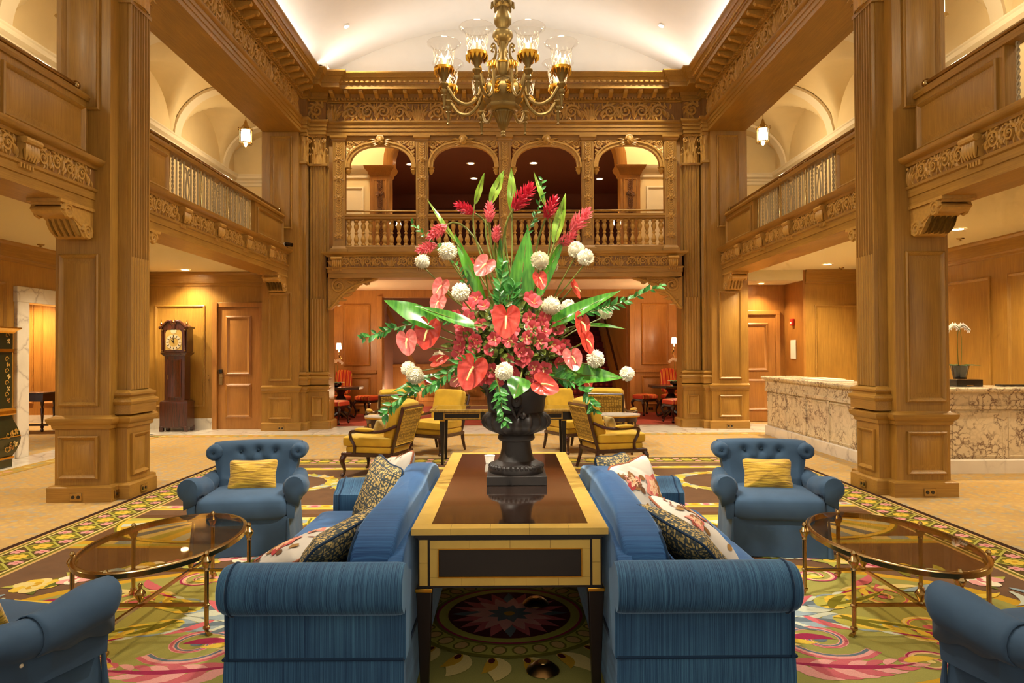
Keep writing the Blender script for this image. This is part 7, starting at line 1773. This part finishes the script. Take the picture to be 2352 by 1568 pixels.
def heart(R, cup=0.10, seed=0):
    """anthurium spathe; tip along +z, face towards +y, stalk at origin"""
    rr = random.Random(seed); mb = MB(); K = [(0, 1.0), (25, 0.86), (50, 0.74), (80, 0.70), (115, 0.70), (145, 0.62), (165, 0.42), (180, 0.12)]
    def rad(a):
        d = abs(math.degrees(a)); d = 360-d if d > 180 else d
        for (a0, r0), (a1, r1) in zip(K, K[1:]):
            if a0 <= d <= a1: t_ = (d-a0)/(a1-a0); t_ = t_*t_*(3-2*t_) if d > 140 else t_; return lerp(r0, r1, t_)
        return 0.12
    nA, nR = 48, 9; vs = [(0, 0.0, 0)]; fs = []
    ph = rr.uniform(0, 6)
    for j in range(1, nR+1):
        q = j/nR
        for i in range(nA):
            a = 2*PI*i/nA-PI; r = R*rad(a)*q
            y = R*(cup*q*q*1.4-0.05*math.sin(q*PI))+R*0.025*math.sin(a*9+ph)*q*(1-0.3*q)+R*0.09*(abs(a)/PI)**2*math.sin(q*PI)-R*0.10*q**3*max(0, math.cos(a))
            vs.append((r*math.sin(a)*(1-0.12*q*q), y, r*math.cos(a)))
    for i in range(nA): fs.append((0, 1+i, 1+(i+1) % nA))
    for j in range(nR-1):
        for i in range(nA): a = 1+j*nA; fs.append((a+i, a+nA+i, a+nA+(i+1) % nA, a+(i+1) % nA))
    mb.add(vs, fs); return mb
def anthurium(px, py, D, size, nrm, tipang, mat, where, spx=0.2):
    """size: spathe length in photo pixels; tipang: direction of the tip in the picture, degrees (0 right, -90 down)"""
    p = at(px, py, D); R = size*D/1600/1.62
    t = thing('anthurium', ('coral' if mat is CORAL else 'pale pink')+' anthurium '+where, 'flower', p, 0, 'anthuriums')
    a = math.radians(tipang); tip = Vector((math.cos(a), 0.0, math.sin(a))); n = Vector(nrm)
    B = basis(n, tip); h = heart(R, seed=int(px)); h.tf(T(*(tip*(-R*0.25))) @ B); h.build('spathe', mat, t, recalc=False, sharp=180)
    o = tip*(-R*0.25); nn = n.normalized(); tp = (tip-nn*tip.dot(nn)).normalized()
    sp = MB().tube([o+nn*0.004, o+nn*R*0.25+tp*R*0.25, o+nn*R*0.32+tp*R*0.62], [R*0.055, R*0.05, R*0.03], 8); sp.build('spadix', SPAD, t)
    stem_to(t, p+o-nn*0.004, -nn*0.7+Vector((0, 0.2, -0.5))); return t
F = (0, -1, 0.12)
ANT = [(1162, 740, 3.56, 86, (0.0, -1, 0.15), -93, CORAL, 'facing us at the centre of the bouquet'), (982, 767, 3.78, 82, (-0.15, -1, 0.1), -100, CORAL, 'wide open at the left above the pale one'), (937, 788, 3.72, 66, (-0.25, -1, 0.15), -80, PINKS, 'at the far left edge of the bouquet'),
       (1083, 857, 3.66, 92, (-0.15, -1, 0.2), -108, CORAL, 'large and low, left of the urn rim'), (1253, 886, 3.64, 72, (0.15, -1, 0.45), -20, CORAL, 'hanging over the right rim of the urn'), (1314, 828, 3.72, 62, (0.25, -1, 0.5), -85, PINKS, 'beside the white bloom at lower right'),
       (1110, 614, 3.90, 62, (0.15, -1, 0.35), -125, PINKS, 'upright above the centre, left of the broad leaf'), (1330, 750, 3.76, 72, (0.75, -0.7, 0.3), -110, CORAL, 'nodding sideways at the right'), (1348, 788, 3.70, 58, (0.6, -0.75, 0.2), -75, CORAL, 'drooping below the nodding one at right'),
       (1322, 664, 3.95, 52, (0.85, -0.5, 0.4), -50, CORAL, 'small and sideways at upper right'), (1240, 645, 3.85, 48, (0.35, -1, 0.25), -80, CORAL, 'small one under the upper right white bloom'), (1012, 664, 3.82, 56, (-0.35, -1, 0.2), -110, PINKS, 'at upper left beside the white bloom'),
       (1006, 700, 3.78, 52, (-0.2, -1, 0.3), -100, PINKS, 'tucked below the upper left one'), (1010, 828, 3.80, 50, (-0.3, -0.8, 0.8), 20, CORAL, 'seen edge on at lower left'), (1352, 884, 3.86, 40, (0.6, -0.7, -0.2), -70, CORAL, 'just a tip showing at lower right'), (992, 880, 3.86, 42, (-0.3, -0.8, 0.1), -80, CORAL, 'just a tip showing at lower left'), (1088, 616, 4.02, 48, (-0.3, -1, 0.2), -100, CORAL, 'half hidden behind the pink upright one'), (1050, 872, 3.82, 46, (-0.2, -1, 0.1), -140, PINKS, 'half hidden behind the large low one')]
for a_ in ANT: anthurium(*a_)
# ---- chrysanthemums
def mum_mesh():
    mb = MB(); n = 270; g = PI*(3-5**0.5)
    mb.ball((0, 0, 0), 0.72, 12, 9)
    for i in range(n):
        z = 1-2*(i+0.5)/n; r = math.sqrt(max(0, 1-z*z)); a = g*i; d = Vector((r*math.cos(a), r*math.sin(a), z))
        up = Vector((0, 0, 1)) if abs(z) < 0.9 else Vector((1, 0, 0)); sd = d.cross(up).normalized(); up2 = sd.cross(d)
        vs = []; cl = rnd.uniform(0.2, 0.7); L = rnd.uniform(0.9, 1.06)
        for j in range(5):
            t_ = j/4; c_ = d*(0.35+(L-0.35)*t_)+up2*(cl*0.35*t_*t_)-d*(0.22*max(0, t_-0.6)*2); w_ = 0.115*math.sin(PI*(0.2+0.72*t_))
            vs += [c_-sd*w_+up2*0.02, c_-up2*0.02, c_+sd*w_+up2*0.02]
        mb.add(vs, [(j*3+k, j*3+k+1, j*3+k+4, j*3+k+3) for j in range(4) for k in range(2)])
    return mb.mesh('bloom', MUM, recalc=False, sharp=180)
MUMM = mum_mesh()
MUMS = [(1028, 577, 3.88, 26, 'at upper left, above the leaf blade'), (970, 600, 3.95, 21, 'outermost at upper left'), (1058, 670, 3.76, 25, 'at left centre, beside the pink anthurium'), (1240, 598, 3.86, 25, 'at upper centre right'), (1268, 611, 4.05, 17, 'half hidden at upper right'), (1324, 574, 3.9, 23, 'left one of the upper right pair'), (1345, 591, 3.86, 23, 'right one of the upper right pair'),
        (1266, 702, 3.74, 26, 'at right centre'), (1305, 704, 3.86, 20, 'tucked right of the one at right centre'), (1390, 716, 3.92, 20, 'crossed by the ruscus spray at right'), (1368, 824, 3.74, 25, 'at lower right'), (1440, 858, 3.84, 20, 'outermost at lower right'), (1158, 853, 3.58, 25, 'low in front of the urn rim'), (938, 846, 3.82, 20, 'back one of the lower left pair'), (953, 862, 3.74, 24, 'front one of the lower left pair'), (1008, 820, 3.92, 17, 'behind the edge-on anthurium'), (1312, 808, 3.9, 14, 'peeking above the lower right anthurium')]
for (px, py, D, r, lab) in MUMS:
    p = at(px, py, D); t = thing('chrysanthemum', MUMP+lab, 'flower', p, 0, 'white chrysanthemums'); R = r*D/1600*1.02
    o = inst(MUMM, 'bloom', t, scale=R); o.rotation_euler = (rnd.uniform(0, 6), rnd.uniform(0, 6), rnd.uniform(0, 6))
    stem_to(t, p+Vector((0, 0.01, -R*0.5)), (p-MOUTH)*-1+Vector((0, 0.1, 0.15)), r=0.004)
# ---- torch gingers
def ginger_mesh(mat):
    mb = MB()
    for i in range(52):
        t_ = i/52; z = 0.02+0.92*t_; a = i*2.4; r = 0.20*math.sin(PI*min(1, 0.25+0.8*t_))**0.8; op = lerp(0.25, 0.75, math.sin(PI*t_))
        leaf_surf(mb, (r*0.4*math.cos(a), r*0.4*math.sin(a), z-0.1), (math.cos(a)*op, math.sin(a)*op, 1.0-0.25*op), (math.cos(a), math.sin(a), -0.3), 0.34, 0.13, 0.12, 0.2, 4)
    return mb.mesh('bracts', mat, recalc=False, sharp=180)
GM = {0: ginger_mesh(GRED), 1: ginger_mesh(GPNK)}
GING = [(1088, 488, 1048, 468, 0, 4.02, 'leaning left near the top'), (1124, 508, 1125, 465, 1, 3.95, 'upright below the tall leaf'), (1180, 480, 1222, 425, 0, 3.95, 'largest, at the very top'), (1254, 500, 1276, 452, 0, 3.98, 'at upper right beside the pale shoot'), (1312, 528, 1354, 482, 1, 3.95, 'outermost at upper right'), (1022, 518, 985, 545, 1, 4.0, 'nodding at upper left'), (1000, 562, 960, 575, 1, 4.0, 'lowest at upper left'), (1138, 555, 1142, 520, 1, 4.05, 'small, behind the dark leaf'), (1285, 562, 1322, 535, 1, 3.98, 'small, below the outermost right one'), (1178, 482, 1196, 462, 1, 4.02, 'small bud under the largest')]
for (x0, y0, x1, y1, k, D, lab) in GING:
    p = at(x0, y0, D); q = at(x1, y1, D-0.06); d = q-p; t = thing('torch_ginger', ('red' if k == 0 else 'pink')+' ginger cone '+lab, 'flower', p, 0, 'ginger cones')
    L = d.length; o = inst(GM[k], 'bracts', t, M=d.to_track_quat('Z', 'Y').to_matrix().to_4x4() @ Sc(L*1.05, L*1.05, L))
    stem_to(t, p, -d.normalized(), r=0.006, mat=STEM)
# ---- big leaves
def big_leaf(x0, y0, D0, x1, y1, D1, wpx, mat, lab, bend=0.1, face=(0, -1, 0.3), fold=0.15, shape=0.75, kind='leaf_blade'):
    a, b = at(x0, y0, D0), at(x1, y1, D1); t = thing(kind, lab, 'leaf', a, 0, 'foliage blades'); mb = MB(); d = b-a
    leaf_surf(mb, (0, 0, 0), d, face, d.length, wpx*D0/1600, bend, fold, 14, shape); n0 = len(mb.v)
    for i in range(n0): v_ = mb.v[i]; w_ = 0.006*math.sin(v_[2]*60+v_[0]*40); mb.v[i] = (v_[0], v_[1]+w_, v_[2])
    mb.build('blade', mat, t, recalc=False, sharp=180)
    MB().tube([Vector((0, 0, 0)), d*0.5+Vector(face).normalized()*bend*d.length*0.25, d*0.95+Vector(face).normalized()*bend*d.length*0.9], [0.004, 0.003, 0.001], 5).build('midrib', STEM, t)
    stem_to(t, a, -d.normalized(), r=0.005); return t
LV = [(1186, 740, 3.9, 1212, 524, 3.95, 60, LEAF, 'broad dark green leaf standing at the centre', 0.02, (0.1, -1, 0.1), 0.18, 0.7), (1160, 720, 3.98, 1146, 546, 4.05, 32, LEAF, 'narrower upright leaf left of the broad one', 0.05, (0.3, -1, 0), 0.2), (1118, 700, 3.9, 1040, 535, 4.0, 30, LEAF, 'long dark blade leaning to upper left', -0.05, (-0.6, -1, 0.2), 0.25),
      (1090, 470, 4.0, 1108, 396, 3.98, 18, LEAFY, 'pale leaf tip at the top left', 0.1, (0.7, -0.8, 0)), (1126, 468, 3.98, 1162, 392, 3.95, 26, LEAFY, 'curling yellow-green leaf at the top', 0.12, (-0.5, -1, 0)), (1176, 490, 3.98, 1174, 386, 4.0, 22, LEAFY, 'tallest upright leaf in the middle', 0.03, (0.1, -1, 0)), (1254, 476, 3.98, 1222, 398, 4.0, 14, LEAFY, 'thin shoot at the top right', 0.1, (0.6, -1, 0)), (1272, 560, 3.95, 1306, 448, 3.95, 30, LEAFY, 'wide yellow-green leaf at upper right', 0.12, (-0.7, -1, 0.1)),
      (1052, 562, 4.0, 978, 462, 4.02, 12, LEAFY, 'thin leaf blade far at upper left', 0.08, (0.5, -1, 0.3)), (1224, 700, 3.9, 1296, 540, 3.98, 26, LEAF, 'blade leaning to upper right under the pink cones', 0.04, (0.6, -1, 0.2)), (1010, 752, 3.8, 884, 686, 3.74, 52, LEAF, 'broad shining leaf spread to the left', -0.06, (0.1, -1, 0.55), 0.12), (1106, 755, 3.76, 954, 698, 3.70, 30, LEAF, 'narrow blade above the left anthurium', -0.05, (0, -1, 0.7)),
      (1245, 756, 3.8, 1424, 664, 3.76, 38, LEAF, 'long blade rising to the right', -0.03, (0, -1, 0.7), 0.2), (1335, 748, 3.9, 1438, 748, 3.85, 24, LEAF, 'flat leaf pointing right behind the coral pair', -0.08, (0, -0.4, 1)), (1250, 855, 3.8, 1432, 868, 3.72, 50, LEAF, 'broad striped leaf low on the right', 0.0, (0, -1, 0.6), 0.15, 0.8), (1010, 858, 3.85, 896, 892, 3.8, 20, LEAF, 'thin leaf low on the left', -0.1, (0, -0.6, 1)), (1058, 840, 3.85, 990, 862, 3.8, 20, LEAF, 'short leaf behind the lower left blooms', -0.05, (0, -0.6, 1)),
      (1196, 866, 3.66, 1180, 918, 3.58, 56, LEAF, 'rounded heart-shaped leaf hanging over the urn', 0.1, (0, -1, 0.3), 0.1, 0.55)]
for a_ in LV: big_leaf(*a_)
# ---- ruscus sprays
def spray(pts, lab, ll=22, n=26, mat=RUSC):
    P = [at(x, y, D) for (x, y, D) in pts]; t = thing('ruscus_spray', lab, 'foliage', P[0], 0, 'ruscus sprays'); C_ = spline([p-P[0] for p in P], 8)
    MB().tube(C_, [lerp(0.0035, 0.0012, i/(len(C_)-1)) for i in range(len(C_))], 5).build('stem', STEM, t); mb = MB()
    for k in range(n):
        q = (k+0.5)/n*(len(C_)-1); i = min(int(q), len(C_)-2); c = C_[i].lerp(C_[i+1], q-i); d = (C_[i+1]-C_[i]).normalized()
        side = Vector((rnd.uniform(-1, 1), rnd.uniform(-0.7, 0.4), rnd.uniform(-1, 1))); side = (side-d*side.dot(d)).normalized()*(1 if k % 2 else -1)
        leaf_surf(mb, c, d*0.7+side*0.9, (rnd.uniform(-.5, .5), -1, 0.4), ll*4/1600*rnd.uniform(0.8, 1.2)*(1-0.35*k/n), ll*0.32*4/1600, 0.1, 0.15, 5)
    mb.build('leaves', mat, t, recalc=False, sharp=180)['kind'] = 'stuff'
    stem_to(t, P[0], -(P[1]-P[0]).normalized(), r=0.0035)
spray([(1040, 735, 3.9), (960, 742, 3.85), (890, 758, 3.82), (832, 778, 3.8)], 'ruscus spray reaching far left', 24, 44)
spray([(1030, 870, 3.8), (960, 892, 3.76), (910, 920, 3.74), (878, 955, 3.74)], 'ruscus spray drooping at lower left', 28, 34)
spray([(1300, 730, 3.9), (1370, 712, 3.86), (1440, 690, 3.84), (1522, 652, 3.82)], 'ruscus spray reaching far right', 24, 48)
spray([(1270, 865, 3.76), (1320, 880, 3.72), (1350, 908, 3.7), (1366, 945, 3.7)], 'ruscus spray drooping at lower right', 28, 36)
spray([(1140, 870, 3.64), (1148, 900, 3.58), (1152, 935, 3.56), (1160, 975, 3.56)], 'ruscus spray trailing down the urn', 26, 34)
spray([(1206, 640, 3.95), (1210, 540, 3.98), (1236, 480, 3.98), (1246, 410, 4.0)], 'ruscus spray climbing to the top right', 20, 30)
spray([(1075, 660, 3.95), (1040, 600, 3.98), (985, 548, 4.0), (945, 512, 4.0)], 'ruscus spray climbing to the upper left', 20, 24)
spray([(1165, 740, 3.85), (1170, 690, 3.8), (1180, 655, 3.78)], 'ruscus tuft before the broad leaf, right side', 34, 34); spray([(1150, 735, 3.85), (1148, 680, 3.8), (1155, 600, 3.85)], 'ruscus tuft before the broad leaf, left side', 30, 34)
spray([(1100, 820, 3.7), (1060, 835, 3.68), (1010, 870, 3.68), (955, 905, 3.68)], 'ruscus spray under the large low anthurium', 26, 30)
# ---- alstroemeria and filler leaves
def alst_mesh():
    mb = MB()
    for j in range(6):
        a = j*PI/3; mb.cur = 0; o_ = 0.75 if j % 2 else 0.95
        leaf_surf(mb, (0, 0, 0.1), (math.cos(a)*o_, math.sin(a)*o_, 0.75), (math.cos(a), math.sin(a), -0.6), 1.0, 0.85 if j % 2 else 0.6, 0.22, 0.12, 7, 1.5)
    mb.cur = 1
    for j in range(3): a = j*2.1+0.5; leaf_surf(mb, (0, 0, 0.12), (math.cos(a)*0.6, math.sin(a)*0.6, 0.9), (math.cos(a), math.sin(a), -0.6), 0.6, 0.2, 0.1, 0.1, 4)
    mb.tube([(0, 0, -0.35), (0, 0, 0.15)], [0.05, 0.10], 6); return mb.mesh('petals', [ALST, ALSC], recalc=False, sharp=180)
AM = alst_mesh(); CEN = at(1172, 790, 4.0)
def dome(px, py):
    """point on the front of the bouquet's dome behind photo pixel (px, py)"""
    u, v_ = (px-1172)/150, (py-790)/125; q = max(0.0, 1-u*u-v_*v_); D = 4.02-0.34*math.sqrt(q); return at(px, py, D)
rr = random.Random(21)
AL = [(1062, 790), (1075, 765), (1090, 800), (1108, 775), (1100, 745), (1125, 805), (1140, 775), (1155, 800), (1172, 785), (1190, 800), (1208, 812), (1225, 800), (1240, 785), (1252, 765), (1268, 790), (1280, 775), (1285, 805), (1060, 815), (1075, 830), (1135, 825), (1205, 775), (1222, 760), (1240, 750), (1095, 720), (1080, 735), (1115, 700), (1075, 705), (1130, 690), (1092, 690), (1145, 715), (1225, 700), (1240, 720), (1255, 735), (1215, 690), (1235, 680), (1195, 845), (1215, 860), (1232, 840), (1250, 850), (1265, 830), (1180, 862), (1130, 845), (1120, 860), (1270, 845), (1205, 830), (1150, 758), (1182, 762), (1105, 825), (1290, 790), (1278, 750), (1060, 750), (1245, 815), (1165, 828), (1088, 775), (1215, 735), (1120, 735), (1100, 870), (1140, 872), (1180, 850), (1210, 872), (1100, 850), (1235, 868), (1285, 830), (1278, 722), (1055, 725), (1068, 772)]
for (px, py) in [q for i, q in enumerate(AL) if i % 4 != 3]:
    p = dome(px+rr.uniform(-5, 5), py+rr.uniform(-5, 5)); t = thing('alstroemeria', 'small coral red alstroemeria blossom in the dense cluster above the urn', 'flower', p, 0, 'alstroemeria blossoms')
    d = (p-CEN-Vector((0, 0.25, 0))).normalized()+Vector((rr.uniform(-.4, .4), -0.5, rr.uniform(-.3, .4))); s_ = rr.uniform(0.042, 0.054)
    inst(AM, 'petals', t, M=d.to_track_quat('Z', 'Y').to_matrix().to_4x4() @ Rz(rr.uniform(0, 6)) @ Sc(s_))
    MB().tube([(0, 0, 0), tuple((MOUTH-p)*0.4+Vector((0, 0.06, 0.03))), tuple(MOUTH-p)], 0.002, 4).build('stem', STEM, t)
t = thing('filler_foliage', 'dense mass of small green leaves packed between the blossoms', 'foliage', CEN, kind='stuff'); fm = MB()
for i in range(900):
    px, py = rr.gauss(1172, 62), rr.gauss(785, 52); u, v_ = (px-1172)/150, (py-790)/125
    if u*u+v_*v_ > 0.98: continue
    p = dome(px, py)+Vector((0, rr.uniform(-0.01, 0.13), 0)); d = Vector((rr.uniform(-1, 1), rr.uniform(-1, 0.2), rr.uniform(-0.8, 1)))
    leaf_surf(fm, p-CEN, d, (0, -1, 0.3), rr.uniform(0.04, 0.075), rr.uniform(0.018, 0.03), 0.15, 0.15, 4)
for i in range(500):
    a, z = rr.uniform(0, 6.28), rr.uniform(-0.08, 0.30); r = 0.20*math.sqrt(rr.random())+0.02; p = Vector((0.084+r*math.cos(a), 4.03+r*math.sin(a), 1.30+z)); d = Vector((rr.uniform(-1, 1), rr.uniform(-1, 1), rr.uniform(-0.3, 1)))
    leaf_surf(fm, p-CEN, d, (0, -1, 0.3), rr.uniform(0.05, 0.09), rr.uniform(0.02, 0.035), 0.15, 0.15, 4)
fm.build('leaves', FILL, t, recalc=False, sharp=180)['kind'] = 'stuff'
# a leaf of dark glue-foam fills the urn mouth
